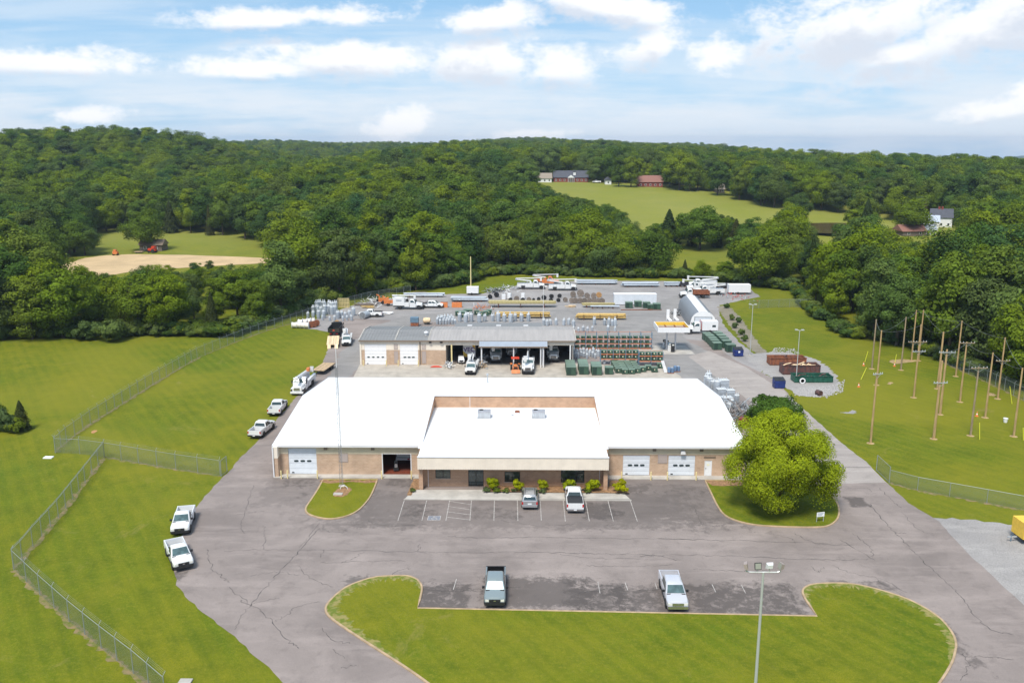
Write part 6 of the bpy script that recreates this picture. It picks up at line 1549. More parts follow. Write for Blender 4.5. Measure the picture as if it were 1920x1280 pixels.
# skips (roll-off containers)
def skip(label, u0, u1, v, h, mt, d=2.3, ribs_=8, load='plankp', nload=26, seed=1, rz=0.02):
    a, b = P(u0, v), P(u1, v); L = b.x - a.x; t = thing('roll_off_skip', label, 'skip', ((a.x + b.x) / 2, a.y + d / 2, .03), rz, 'roll-off skips on the gravel pad'); hw = L / 2; k = .06
    MB().box(-hw, hw, -d / 2, -d / 2 + k, .2, h).build('side', M[mt], t); MB().box(-hw, hw, d / 2 - k, d / 2, .2, h).build('side', M[mt], t); MB().box(-hw, -hw + k, -d / 2 + k, d / 2 - k, .2, h).build('end', M[mt], t); MB().box(hw - k, hw, -d / 2 + k, d / 2 - k, .2, h).build('end', M[mt], t)
    MB().box(-hw, hw, -d / 2, d / 2, .1, .198).build('floor', M[mt], t)
    for i in range(ribs_ + 1):
        x = -hw + .05 + i * (L - .1) / ribs_; MB().box(x - .06, x + .06, -d / 2 - .1, -d / 2 - .002, .15, h - .02).build('rib', M[mt], t)
    MB().box(-hw - .06, hw + .06, -d / 2 - .12, -d / 2 - .002, h - .018, h + .08).box(-hw - .06, hw + .06, d / 2 + .002, d / 2 + .12, h - .018, h + .08).build('top_rail', M[mt], t)
    for s in (-1, 1): MB().box(s * .6 - .08, s * .6 + .08, -d / 2 + .2, d / 2 - .2, 0, .098).build('runner', M['black'], t)
    r = random.Random(seed); mb = MB()
    for _ in range(nload):
        x, y = r.uniform(-hw + .8, hw - .8), r.uniform(-d / 2 + .4, d / 2 - .4); an = r.uniform(-.7, .7); l = r.uniform(.4, 1.1); z = h * r.uniform(.55, .98); dz = r.uniform(-.15, .35)
        dx, dy = l * cos(an), min(d / 2 - .2 - abs(y), l * abs(sin(an))) * (1 if an > 0 else -1) * .8
        mb.bar((x - dx * .6, y - dy, z), (x + dx * .6, y + dy, z + dz), r.uniform(.1, .35), r.uniform(.04, .12))
    if nload:
        mb.box(-hw + k + .01, hw - k - .01, -d / 2 + k + .01, d / 2 - k - .01, .2, h * .55)
        o = mb.build('load', M[load], t); o['kind'] = 'stuff'
    return t
skip('low rust-red skip, farthest of the three on the gravel pad', 1443, 1511, 685, 1.45, 'rust', nload=8, seed=2, load='rustd')
skip('dark rusty skip heaped with broken lumber, middle of the three', 1467, 1537, 702.5, 1.75, 'rustd', nload=46, seed=3)
skip('dark green low skip, nearest of the three on the gravel pad', 1489, 1561, 717.5, 1.15, 'darkg', nload=14, seed=4, load='rustd')
p = P(1504, 719); t = thing('white_ring', 'white ring leaning against the green skip', 'ring', (p.x, p.y - .1, .03))
MB().lathe([(.32, -.06), (.52, -.06), (.52, .06), (.32, .06), (.32, -.06)], (0, 0, .52), 18, 'y').build('rim', M['tarp'], t); MB().lathe([(.3, -.03), (.3, .03)], (0, 0, .52), 14, 'y').build('hub', M['black'], t)
p = P(1535, 741); t = thing('culvert_pipe', 'short dark culvert pipe lying at the edge of the gravel pad', 'pipe', (p.x, p.y, .03), .4)
MB().lathe([(.34, -.5), (.45, -.5), (.45, .5), (.34, .5), (.34, -.5)], (0, 0, .45), 16, 'y').build('barrel', M['rustd'], t, 40)

# stacks of poles
POLE = {}
ORD = ['first', 'second', 'third', 'fourth', 'fifth', 'sixth', 'seventh', 'eighth', 'ninth', 'tenth', 'eleventh', 'twelfth', 'thirteenth', 'fourteenth', 'fifteenth', 'sixteenth']
LAY = {1: ['only'], 2: ['lower', 'upper'], 4: ['bottom', 'second', 'third', 'top']}
def pole_mesh(r, L, mt):
    k = (r, L, mt)
    if k not in POLE:
        mb = MB(); mb.lathe([(r, -L / 2), (r * .72, L / 2)], n=9, axis='x'); POLE[k] = mb.mesh('pole', M[mt], 40)
    return POLE[k]
def stack(label, group, u0, u1, v, rows, r, mt, h0=.35, name='wood_pole', supports='rustd', post=True):
    a, b = P(u0, v), P(u1, v); L = round(b.x - a.x, 1); c = (a + b) / 2; rr = random.Random(int(u0))
    n0 = rows[0]; dep = n0 * 2 * r
    t = thing('pole_rack', 'low steel rack under the ' + label.split(' in ')[-1] if ' in ' in label else 'low steel rack carrying ' + label, 'rack', (c.x, c.y + dep / 2, .028))
    for fx in (-.36, -.02, .34):
        MB().box(fx * L - .12, fx * L + .12, -dep / 2 - .1, dep / 2 + .1, 0, h0).build('bearer', M[supports], t)
        if post:
            for yy in (-dep / 2 - .08, dep / 2 + .08): MB().box(fx * L - .05, fx * L + .05, yy - .05, yy + .05, h0, h0 + len(rows) * r * 1.8).build('stanchion', M['black'], t)
    for j, n in enumerate(rows):
        for i in range(n):
            y = c.y + dep / 2 + (i - (n - 1) / 2) * 2 * r; z = .03 + h0 + r + j * r * 1.74
            flip = rr.random() < .5
            o = bpy.data.objects.new(name, pole_mesh(r, L, mt)); COL.objects.link(o)
            o.location = (c.x + rr.uniform(-.5, .5), y, z); o.rotation_euler = (rr.uniform(0, 6), 0, (pi if flip else 0) + rr.uniform(-.004, .004)); tag(o, '%s, %s layer, %s from front' % (label, LAY[len(rows)][j], ORD[i]), 'pole', group)
stack('yellow wooden pole in the near stack behind the shed', 'stacked wooden poles', 931, 1029, 597, [6, 5, 6, 4], .15, 'woody')
stack('yellow wooden pole, near stack right of light pole', 'stacked wooden poles', 1082, 1171, 600, [6, 5, 6, 5], .15, 'woody')
stack('greenish treated pole in the raised back stack', 'stacked wooden poles', 917, 1040, 577, [8, 7], .17, 'woodgn', h0=.95, post=False)
stack('greenish treated pole in the shorter back stack', 'stacked wooden poles', 1092, 1150, 577, [6, 5], .15, 'woodgn', h0=.55, post=False)
GS = 'galvanised steel poles lying in the yard'
stack('grey steel pole before the short back stack', GS, 1104, 1158, 579, [2], .22, 'galv', h0=.4, name='steel_pole', post=False)
stack('grey steel pole right of the bucket truck pair', GS, 1081, 1155, 534, [4, 3], .3, 'galv', h0=.3, name='steel_pole', post=False)
stack('grey steel pole in the second back-edge pile', GS, 1167, 1234, 538.5, [4, 3], .3, 'galv', h0=.3, name='steel_pole', post=False)
stack('grey steel pole in the third back-edge pile', GS, 1246, 1274, 538, [3, 2], .32, 'galv', h0=.3, name='steel_pole', post=False)
stack('black steel pole in the third back-edge pile', GS, 1274, 1296, 538.2, [3, 2], .34, 'greyblue', h0=.3, name='steel_pole', post=False)
stack('black steel pole left of the far trailer', GS, 1345, 1366, 541, [3, 2], .34, 'greyblue', h0=.3, name='steel_pole', post=False)
stack('grey steel pole left of the dark reels', GS, 847, 913, 566, [5, 4], .26, 'galv', h0=.3, name='steel_pole', post=False)
stack('grey steel pole beside the grass bank', GS, 757, 832, 557.5, [3, 2], .24, 'galv', h0=.3, name='steel_pole', post=False)

# cable reels
def make_reel(R, w_, fm, cm):
    t = thing('cable_reel', 'x y z w', 'cable reel', (0, -900, 0))
    for s in (-1, 1): MB().lathe([(.12, s * w_ / 2 - .04), (R, s * w_ / 2 - .04), (R, s * w_ / 2 + .04), (.12, s * w_ / 2 + .04)], (0, 0, R), 18, 'y').build('flange', M[fm], t)
    MB().lathe([(R * .82, -w_ / 2 + .041), (R * .82, w_ / 2 - .041)], (0, 0, R), 16, 'y').build('cable', M[cm], t, 40)
    sp = MB()
    for k in range(6):
        a = k * pi / 3; sp.bar((.15 * cos(a), -w_ / 2 - .055, R + .15 * sin(a)), (R * .95 * cos(a), -w_ / 2 - .055, R + R * .95 * sin(a)), .1, .03, up=(0, 1, 0))
    sp.build('spoke', M[fm], t)
    return t
rA, rB, rC, rD, rE = make_reel(.72, .8, 'reel', 'cable'), make_reel(.62, .7, 'black', 'cable'), make_reel(.75, .95, 'tarp', 'cablew'), make_reel(.72, .8, 'reelo', 'reelo'), make_reel(.7, .8, 'rust', 'cabler')
G3 = 'cable reels in the yard'
for u, v, s in ((968.5, 565, 1.0), (992, 566, .85), (1060, 566, .85)): put(rA, u, v, .03, r2.uniform(-.3, .3), 'weathered cable reel behind the treated poles', G3, sc=(s, s, s))
for u, v, s in ((919, 560, .95), (931, 557, 1.1), (957, 565, .8), (980, 566, .9), (1000.5, 564, .6), (1010, 564, .8), (1020, 562, 1.0), (1034, 559, .9), (1049, 558, .85), (1033, 566, .8), (1047, 566, .8)): put(rB, u, v, .03, r2.uniform(-.5, .5), 'dark cable reel behind the treated poles', G3, sc=(s, s, s))
for u, v, s in ((1074.5, 557, 1.1), (1088.5, 556, 1.3), (1101, 559, 1.0), (1113, 559, 1.0)): put(rA, u, v, .03, r2.uniform(-.2, .2), 'weathered reel, back line left of container', G3, sc=(s, s, s))
for u, v, s in ((1072, 568, .95), (1079, 568, .95), (1088, 568, .95), (1096, 568.5, .95), (1105, 568.5, .95), (1114, 568.5, .95), (1122, 568.5, .95), (1129, 568.5, .95)): put(rA, u, v, .03, r2.uniform(-.2, .2), 'weathered reel, front line left of container', G3, sc=(s, s, s))
put(rD, 1123, 557.5, .03, .1, 'fresh orange-brown wooden reel at the end of the back line', G3)
put(rD, 631.5, 614, .03, .0, 'pale new wooden reel standing behind the black dump truck', G3, sc=(1.15, 1.0, 1.15))
for u, v in ((552, 615.3), (560, 615), (567, 615.4), (575, 616)): put(rC, u, v, .03, pi / 2 + .05, 'white-wrapped reel in the front line by the fence', G3)
for u, v in ((564, 610), (572, 609), (580, 608), (586, 607)): put(rC, u, v, .03, pi / 2 + r2.uniform(-.2, .2), 'white-wrapped reel in the back line by the fence', G3)
for u, v in ((583, 614), (589, 613), (594, 611)): put(rE, u, v, .03, .2, 'rust-red reel beside the white-wrapped reels', G3)
for u, v, w_ in ((944, 562, 1.0), (955, 560, .9), (980.5, 560, .9)):
    p = P(u, v); t = thing('white_pallet_box', 'white covered pallet box between the dark reels', 'crate', (p.x, p.y, .03), r2.uniform(-.2, .2), 'white pallet boxes'); MB().box(-w_ / 2, w_ / 2, -.5, .5, .12, 1.5).build('cover', M['hwhite'], t); MB().box(-w_ / 2, w_ / 2, -.5, .5, 0, .117).build('pallet', M['plank'], t)

# orange chippers, barriers, oddments
def chipper(label, u, v, rz=0.0):
    p = P(u, v); t = thing('wood_chipper', label, 'wood chipper', (p.x, p.y + .8, .028), rz)
    MB().loft([[(x, y, z) for y, z in ((-.6, .6), (.6, .6), (.6, 1.5), (-.6, 1.5))] for x in (-1.0, .6)]).build('housing', M['orange'], t); MB().loft([[(.6, y, z) for y, z in ((-.45, .7), (.45, .7), (.45, 1.3), (-.45, 1.3))], [(1.7, y, z) for y, z in ((-.8, .8), (.8, .8), (.8, 1.7), (-.8, 1.7))]], cap=False).build('feed_hopper', M['orange'], t)
    MB().tube((-.7, 0, 1.5), (-.8, 0, 2.2), .16).tube((-.8, 0, 2.2), (-1.5, 0, 2.5), .16, .2).build('chute', M['orange'], t); MB().box(-1.6, -1.003, -.4, .4, .65, 1.25).build('engine', M['black'], t)
    for s in (-1, 1):
        o = part('wheel', wheel_mesh(.36, .22, 'rimw')[0], t, (0, s * .75, .36), (0, 0, s * pi / 2)); part('rim', wheel_mesh(.36, .22, 'rimw')[1], o)
    MB().bar((-1.6, 0, .6), (-2.6, 0, .5), .12, .12).build('drawbar', M['black'], t)
chipper('orange wood chipper nearest the chip truck tail', 727, 574); chipper('orange wood chipper farther left, chute up', 716, 570.5, .2)
for i, (u0, u1) in enumerate(((826, 839), (847, 866))):
    a, b = P(u0, 576.5), P(u1, 576.5); hw = (b.x - a.x) / 2; t = thing('orange_barrier', ('short orange barrier block beside the crew cab pickup', 'longer orange barrier block left of the green cabinets')[i], 'barrier', ((a.x + b.x) / 2, a.y + .5, .028))
    MB().loft([[(x, y, z) for y, z in ((-.5, 0), (.5, 0), (.42, .9), (.35, 1.3), (-.35, 1.3), (-.42, .9))] for x in (-hw, hw)]).build('block', M['orange'], t); MB().box(-hw - .03, hw + .03, -.3, .3, 1.303, 1.36).build('cap', M['rust'], t)
p = P(777, 612.5); t = thing('generator', 'blue-topped red generator cabinet behind the dark shed roof', 'generator', (p.x, p.y + .7, .028)); MB().box(-.9, .9, -.7, .7, .15, .95).build('base_tank', M['rust'], t); MB().box(-.95, .95, -.75, .75, .953, 2.1).build('hood', M['rackblue'], t); MB().box(-.9, .9, -.6, .6, 0, .148).build('skid', M['black'], t)
p = P(800, 609); t = thing('cream_tank', 'round cream tank trailer behind the dark shed roof', 'tank', (p.x, p.y + .6, .028)); MB().lathe([(.1, -.95), (.55, -.8), (.68, -.4), (.68, .4), (.55, .8), (.1, .95)], (0, 0, .95), 16, 'x').build('shell', M['plankp'], t, 50); MB().box(-.7, .7, -.4, .4, .28, .4).build('chassis', M['black'], t)
for s in (-1, 1): part('wheel', wheel_mesh(.3, .2, 'rimw')[0], t, (.35, s * .55, .3), (0, 0, s * pi / 2))
p = P(683, 598); t = thing('large_pipe', 'short wide grey pipe lying open-ended before the white pickup', 'pipe', (p.x, p.y + .9, .028), -.35); MB().lathe([(.78, -1.2), (.86, -1.2), (.86, 1.2), (.78, 1.2), (.78, -1.2)], (0, 0, .86), 20, 'y').build('barrel', M['steel'], t, 40)
a, b = P(634, 577), P(655, 577); t = thing('wire_cage', 'tall pale wire storage cage behind the left transformer cluster', 'cage', ((a.x + b.x) / 2, a.y, .028)); hw = (b.x - a.x) / 2
for x in np.linspace(-hw, hw, 8): MB().box(x - .04, x + .04, -.04, .04, 0, 2.5).build('bar', M['boll'], t)
for z in (.1, 1.2, 2.45): MB().box(-hw, hw, .041, .09, z - .05, z + .05).build('rail', M['boll'], t)
MB().box(-hw, hw, .1, .14, 0, 2.4).build('back_sheet', M['woodgn'], t)
def lumber(label, u0, u1, v, n, mt, seed, d=1.2, hh=.5):
    a, b = P(u0, v), P(u1, v); r = random.Random(seed); t = thing('lumber_pile', label, 'lumber', ((a.x + b.x) / 2, a.y, .028)); hw = (b.x - a.x) / 2
    for k in range(n):
        x = r.uniform(-.3, .3) * hw; l = r.uniform(.5, .95) * hw; y = r.uniform(0, d); z = .06 + hh * (k / n); MB().bar((x - l, y, z), (x + l, y + r.uniform(-.3, .3), z + r.uniform(0, .08)), r.uniform(.12, .35), .09).build('timber', M[mt], t)
lumber('untidy pile of weathered timbers left of the orange chippers', 664, 706, 574, 14, 'reel', 5); lumber('pile of yellow timbers behind the white pickup', 676, 702, 578, 8, 'woody', 6); lumber('pale pipes and boards behind the white pickup tail', 700, 735, 590, 14, 'tarp', 7)
lumber('brown timbers lying by the grass bank at the back', 770, 800, 551, 8, 'reel', 8); lumber('pale boards by the short steel pole pile', 1058, 1082, 577, 8, 'plankp', 9); lumber('long rusty rails on the ground before the green cabinets', 1150, 1232, 582, 5, 'rust', 10, .8, .1)
scrap('jumble of orange and red salvage beside the yellow poles', 60, 11, P(903, 580), 1.3, 'orange', (.5, 1.6)); scrap('dark jumble of hardware beside the cargo trailer', 80, 12, P(925, 547), 1.4, 'black', (.5, 1.4)); scrap('white and black oddments along the back of the yard', 60, 13, P(950, 543), 2.2, 'tarp', (.5, 1.5))
scrap('pale rubble left of the wood chippers', 90, 14, P(705, 567), 2.4, 'tarp', (.5, 1.6)); scrap('red and blue clutter before the far white trailer', 50, 15, P(1375, 556), 1.8, 'redp', (.4, 1.0)); scrap('dark clutter along the left side of the quonset hut', 40, 16, P(1270, 590), .9, 'black', (.4, 1.0))
p = P(818, 689); t = thing('red_pipe_bundle', 'bundle of red pipes on the concrete before the shed', 'pipes', (p.x, p.y, .035), .05)
for k in range(6): MB().tube((-1.1 + .1 * k, .1 * k, .08 + .05 * (k % 3)), (1.1 - .12 * k, .12 * k, .08 + .05 * (k % 2)), .06).build('pipe', M['redp'], t)
scrap('small white and black hardware heap by the shed post', 40, 17, P(843, 690), .35, 'tarp', (.3, .8)); scrap('brown hardware heap by the awning post', 30, 18, P(905, 690), .3, 'plank', (.3, .9)); scrap('dim stores stacked at the left side of the open bay', 40, 19, P(905, 677), .5, 'scrap', (.4, 1.2))
for i, (u, v) in enumerate(((1252, 600), (1265, 599))):
    p = P(u, v); t = thing('white_stand', ('tall white stand behind the fuel canopy, left', 'tall white stand behind the fuel canopy, right')[i], 'stand', (p.x, p.y, .028), .1); MB().box(-.35, .35, -.1, .1, 0, 2.6).build('mast', M['tarp'], t); MB().bar((0, -.1, .5), (.3, -1.9, .1), .6, .3).build('foot', M['tarp'], t)
p = P(1316, 605); 
# tall bare pole and yard light poles
def light_pole(label, u, v, vt, ut=None, heads=1, mt='lamp', r=.09):
    p = P(u, v); h = PY(u, vt, p.y).z; t = thing('light_pole', label, 'light pole', (p.x, p.y, .02)); MB().tube((0, 0, 0), (0, 0, h), r, r * .6, 10).build('pole', M[mt], t, 40); MB().box(-.25, .25, -.25, .25, 0, .12).build('base', M['concrete'], t)
    for k in range(heads):
        a = k * 2.2 + .3; MB().tube((0, 0, h - .1), (.45 * cos(a), .45 * sin(a), h), .04).build('arm', M[mt], t); MB().cbox(.6 * cos(a), .6 * sin(a), h, .45, .4, .16).build('lamp_head', M[mt], t)
light_pole('light pole on the slope right of the quonset hut', 1406, 667, 571, heads=2); light_pole('light pole between the blue dumpster and green skip', 1492.5, 715, 619, heads=2); light_pole('thin white pole standing between the two pole stacks', 1018.5, 598, 537, heads=1, mt='tarp', r=.07)
p = P(883, 548); t = thing('bare_pole', 'tall bare wooden pole at the back left of the yard', 'pole', (p.x, p.y, 0)); MB().tube((0, 0, 0), (0, 0, PY(883, 481, p.y).z), .2, .13, 9).build('shaft', M['boll'], t, 40); MB().lathe([(.45, 0), (.2, .12)], n=9).build('soil_mound', M['dirt'], t)
# big foreground light with four heads
base = P(1412, 1352); zt = PY(1432, 1072, base.y).z
t = thing('flood_light_pole', 'tall grey pole with four flood lights in the front lawn', 'light pole', (base.x, base.y, .11)); zt -= .11
dxp = 0
MB().tube((0, 0, 0), (0, 0, zt), .13, .085, 12).build('pole', M['lamp'], t, 40); MB().lathe([(.3, 0), (.3, .35)], n=12).build('footing', M['concrete'], t)
MB().path([(-1.22, 0, zt + .35), (-1.18, 0, zt + .08), (-1.0, 0, zt), (1.0, 0, zt), (1.18, 0, zt + .08), (1.22, 0, zt + .35)], .05).build('crossbar', M['lamp'], t)
M['lens'] = mat('lamp_glass', (.30, .31, .27), .1, spec=.8)
for x, ang_, mtn in ((-1.22, 1.35, 'louvre'), (-.42, .1, 'black'), (.42, pi + .1, 'trim'), (1.22, -1.35, 'louvre')):
    hd2 = bpy.data.objects.new('flood_light', None); COL.objects.link(hd2); hd2.parent = t; KIDS[t.name].append(hd2); hd2.location = (x, 0, zt + .02); hd2.rotation_euler = (0, 0, ang_)
    MB().tube((0, 0, 0), (0, 0, .22), .035).build('bracket', M['lamp'], hd2)
    MB().loft([[(-.25, -.12, .22), (.25, -.12, .22), (.25, -.02, .72), (-.25, -.02, .72)], [(-.18, .16, .32), (.18, .16, .32), (.18, .2, .62), (-.18, .2, .62)]]).build('housing', M[mtn], hd2)
    MB().quad((-.21, -.128, .27), (.21, -.128, .27), (.21, -.044, .68), (-.21, -.044, .68)).build('lens', M['lens'], hd2)
# small sign on the tree island
p = P(1537, 979); t = thing('lawn_sign', 'small white sign on two posts at the island kerb', 'sign', (p.x, p.y, .115), .25)
for s in (-1, 1): MB().box(s * .42 - .03, s * .42 + .03, -.03, .03, 0, 1.15).build('post', M['lamp'], t)
MB().box(-.48, .48, -.055, -.031, .62, 1.15).build('board', M['tarp'], t); ln2 = MB(); [ln2.box(-.38, .38 - .1 * k, -.06, -.056, 1.0 - k * .13, 1.05 - k * .13) for k in range(3)]; ln2.build('lettering', M['rackblue'], t)

# ------------------------------------------------------------------ chain link fences
def fence(label, pts, h=2.15, arms=True, step=3.0, mid=True, gate=False):
    o0 = pts[0]; t = thing('chain_link_fence' if not gate else 'chain_link_gate', label, 'fence' if not gate else 'gate', (o0.x, o0.y, 0)); pts = [p - o0 for p in pts]
    for p in pts: p.z = 0
    P2 = []
    for a, b in zip(pts[:-1], pts[1:]):
        n = max(1, round((b - a).length / step)); P2 += [a + (b - a) * (k / n) for k in range(n)]
    P2.append(pts[-1])
    zs = [terrain((o0 + p).x, (o0 + p).y) for p in P2]
    pm = MB().tube((0, 0, 0), (0, 0, h), .04 if not gate else .05, n=7).mesh('post', M['fpost'])
    am = MB().tube((0, 0, h), (0, 0, h + .12), .03, n=5).tube((0, 0, h + .1), (.22, 0, h + .42), .025, n=5).mesh('post', M['fpost'])
    for i, p in enumerate(P2):
        part('post', pm, t, (p.x, p.y, zs[i]))
        if arms:
            d = P2[min(i + 1, len(P2) - 1)] - P2[max(i - 1, 0)]; part('barb_arm', am, t, (p.x, p.y, zs[i]), (0, 0, math.atan2(d.y, d.x) + pi / 2))
    for i in range(len(P2) - 1):
        a, b = P2[i], P2[i + 1]; za, zb = zs[i], zs[i + 1]; L = (b - a).length
        m = bpy.data.meshes.new('mesh_panel'); m.from_pydata([(a.x, a.y, za + .04), (b.x, b.y, zb + .04), (b.x, b.y, zb + h), (a.x, a.y, za + h)], [], [(0, 1, 2, 3)]); m.materials.append(M['chain'])
        uv = m.uv_layers.new(name='UVMap'); u0 = i * step
        for li, c in enumerate(((u0, 0), (u0 + L, 0), (u0 + L, h), (u0, h))): uv.data[li].uv = c
        part('mesh_panel', m, t)
        MB().tube((a.x, a.y, za + h), (b.x, b.y, zb + h), .028, n=5).build('top_rail', M['fpost'], t)
        if gate: MB().tube((a.x, a.y, za + .1), (b.x, b.y, zb + .1), .028, n=5).build('bottom_rail', M['fpost'], t)
        if arms:
            d = (b - a).normalized(); s = Vector((-d.y, d.x, 0))
            for k in range(3):
                q = s * (.07 + .07 * k); MB().tube((a.x + q.x, a.y + q.y, za + h + .2 + k * .1), (b.x + q.x, b.y + q.y, zb + h + .2 + k * .1), .006, n=3, cap=False).build('barbed_wire', M['fpost'], t)
    return t
def fence_soil(px, seed):
    r = random.Random(seed); pts = spline(GP(px), 12, False); A, B = [], []
    for i, p in enumerate(pts):
        t = pts[min(i + 1, len(pts) - 1)] - pts[max(i - 1, 0)]; t.z = 0; t.normalize(); n_ = Vector((-t.y, t.x, 0)); A.append(p + n_ * r.uniform(.02, .5)); B.append(p - n_ * r.uniform(.02, .6))
    sheet('bare_soil', A + B[::-1], .013, M['fsoil'])
M['fsoil'] = mat('trodden_fence_line', (.23, .17, .08), .95, scale=1.5, col2=(.105, .130, .012), lo=.42, hi=.60)
fence_soil([(104, 848), (125, 828), (170, 795), (230, 757), (300, 713), (370, 672), (440, 642), (500, 620), (545, 607)], 1); fence_soil([(196, 857), (160, 905), (110, 970), (62, 1025), (26, 1066)], 2); fence_soil([(26, 1068), (75, 1115), (130, 1165), (190, 1215), (250, 1262), (310, 1315)], 3); fence_soil([(196, 857), (260, 868), (330, 880), (413, 892)], 4); fence_soil([(1667, 905), (1720, 919), (1780, 930), (1850, 943), (1925, 957)], 5); fence_soil([(1728, 656), (1760, 674), (1800, 694), (1850, 716), (1900, 741), (1960, 770)], 6)
M['clay'] = mat('orange_clay', (.42, .22, .09), .95, var=.25, scale=2)
for q, sd_ in (([(170, 811), (177, 806), (181, 808), (174, 813)], 21),): sheet('bare_soil', rough_edge(spline(GP(q), 3), .5, .2, sd_), .016, M['clay'])
FENCE_T = 'chain link fence'
fence('long chain link fence running from the corner to the transformer yard', GP([(104, 848), (125, 828), (170, 795), (230, 757), (300, 713), (370, 672), (440, 642), (500, 620), (545, 607), (590, 591), (640, 576)]))
fence('chain link fence from the lower field corner up the left slope', GP([(196, 857), (160, 905), (110, 970), (62, 1025), (42, 1050), (26, 1066)]))
fence('chain link fence running down to the bottom left corner', GP([(26, 1068), (75, 1115), (130, 1165), (190, 1215), (250, 1262), (310, 1315)]))
fence('chain link fence crossing the lawn to the left driveway gate', GP([(104, 849), (150, 851), (196, 857), (260, 868), (330, 880), (413, 892)]))
fence('open chain link gate leaf by the left driveway', GP([(415, 893), (426, 884)]), arms=False, step=5, gate=True)
fence('open chain link gate leaf by the right driveway', GP([(1643, 882), (1667, 905)]), arms=False, step=6, gate=True)
fence('low chain link fence running right from the right gate', GP([(1667, 905), (1720, 919), (1780, 930), (1850, 943), (1925, 957), (2010, 972)]), h=1.75, arms=False)
fence('chain link fence along the trees behind the training poles', GP([(1728, 656), (1760, 674), (1800, 694), (1850, 716), (1900, 741), (1960, 770), (2030, 800)]))
fence('chain link fence at the back of the right lawn', GP([(1405, 579), (1440, 577), (1480, 576), (1520, 577)]), arms=False)
fence('chain link fence behind the wood chippers along the brush', GP([(640, 576), (690, 562), (730, 556), (770, 549)]), arms=False)

# ------------------------------------------------------------------ line training poles
def tp(u, v, k=4.267): return 1590 + u / k, 560 + v / k
def training_pole(label, top, base, arms=(), mt='wood', r=.17):
    ub, vb = tp(*base); ut, vt = tp(*top); p = P(ub, vb); h = PY(ut, vt, p.y).z
    t = thing('training_pole', label, 'utility pole', (p.x, p.y, 0), 0, 'training poles on the right lawn')
    MB().tube((0, 0, -.1), (0, 0, h), r, r * .68, 10).build('shaft', M[mt], t, 40); MB().lathe([(.55, .005), (.4, .05), (.15, .1)], n=10).build('soil_ring', M['soil'], t)
    for (av, w_, a, am) in arms:
        z = PY(ut + (ub - ut) * (av - top[1]) / max(1, base[1] - top[1]), tp(0, av)[1], p.y).z
        ar = MB(); d = Vector((cos(a), sin(a), 0)); n_ = Vector((-sin(a), cos(a), 0)) * -.2
        ar.bar(n_ + d * -w_ / 2 + Vector((0, 0, z)), n_ + d * w_ / 2 + Vector((0, 0, z)), .1, .12); ao = ar.build('crossarm', M[am], t)
        for s in (-1, 1):
            MB().bar(n_ + d * s * w_ * .3 + Vector((0, 0, z - .05)), n_ * .6 + Vector((0, 0, z - .6)), .03, .03).build('arm_brace', M['steel'], t)
            for q in (.25, .46): MB().lathe([(.03, 0), (.06, .1), (.03, .18)], tuple(n_ + d * s * w_ * q + Vector((0, 0, z + .06))), 6).build('insulator', M['cancap'], t)
    TOPS[label] = Vector((p.x, p.y, h)); return t
TOPS = {}
M['soil'] = mat('brown_soil', (.34, .24, .12), .95, var=.3, scale=2)
PL = [('weathered grey training pole at the far left of the group', (233, 165), (190, 560), (), 'woodg'), ('wooden training pole second from the left, behind the front one', (266, 252), (228, 690), (), 'wood'),
      ('weathered training pole left of the tallest pair', (460, 145), (423, 570), (), 'woodg'), ('left one of the tallest pair of training poles', (540, 90), (507, 495), ((345, 2.2, .05, 'woodg'),), 'wood'),
      ('right one of the tallest pair of training poles', (586, 88), (563, 495), (), 'wood'), ('training pole with two crossarms before the tallest pair', (592, 205), (525, 790), ((345, 2.4, .1, 'woodg'), (420, 2.3, .1, 'steel')), 'wood'),
      ('training pole behind the thick front one', (757, 265), (715, 720), (), 'wood'), ('short training pole with crossarm behind the thick front one', (775, 405), (735, 925), ((427, 2.6, .0, 'steel'),), 'wood'),
      ('thick tan front training pole with a steel crossarm', (750, 495), (685, 1120), ((670, 2.1, .1, 'steel'),), 'wood'), ('tall training pole near the fence, no crossarm', (928, 175), (862, 620), (), 'wood'),
      ('training pole with top crossarm near the fence', (937, 345), (895, 825), ((352, 2.5, .0, 'woodg'),), 'wood'), ('weathered training pole with a wide top crossarm, right of centre', (1047, 545), (980, 1095), ((553, 2.5, .1, 'woodg'),), 'woodg'),
      ('slim training pole beside the orange cone', (1157, 430), (1097, 950), (), 'wood'), ('training pole with crossarm halfway, nearest the fence', (1250, 310), (1197, 800), ((495, 2.4, .05, 'woodg'),), 'wood'),
      ('rightmost training pole in view', (1385, 553), (1325, 1100), (), 'wood'), ('front left training pole with a pale top crossarm', (213, 590), (180, 1155), ((600, 1.6, .3, 'steel'),), 'wood')]
for lab, tpx, bpx, arms, mt in PL: training_pole(lab, tpx, bpx, arms, mt, .2 if 'thick' in lab else .16)
def wire(a, b, sag, label):
    a, b = TOPS[a], TOPS[b]; pts = []
    for k in range(13):
        s = k / 12; q = a.lerp(b, s); q.z -= sag * 4 * s * (1 - s) + .15; pts.append(q)
    c = pts[0].copy(); mb = MB(); mb.path([q - c for q in pts], .02, 4); o = tag(mb.build('overhead_wire', M['brass']), label, 'wire', 'wires between the training poles'); o.location = c
K = [l[0] for l in PL]
for i, j in ((0, 1), (1, 2), (1, 5), (2, 3), (5, 6), (4, 6), (6, 9), (7, 10), (9, 13), (10, 12), (12, 14), (13, 14), (8, 11), (3, 9)):
    wire(K[i], K[j], .5, 'sagging wire from the %s' % (K[i].replace('training ', '')[:70] if len(K[i].split()) < 11 else ' '.join(K[i].split()[:9])))
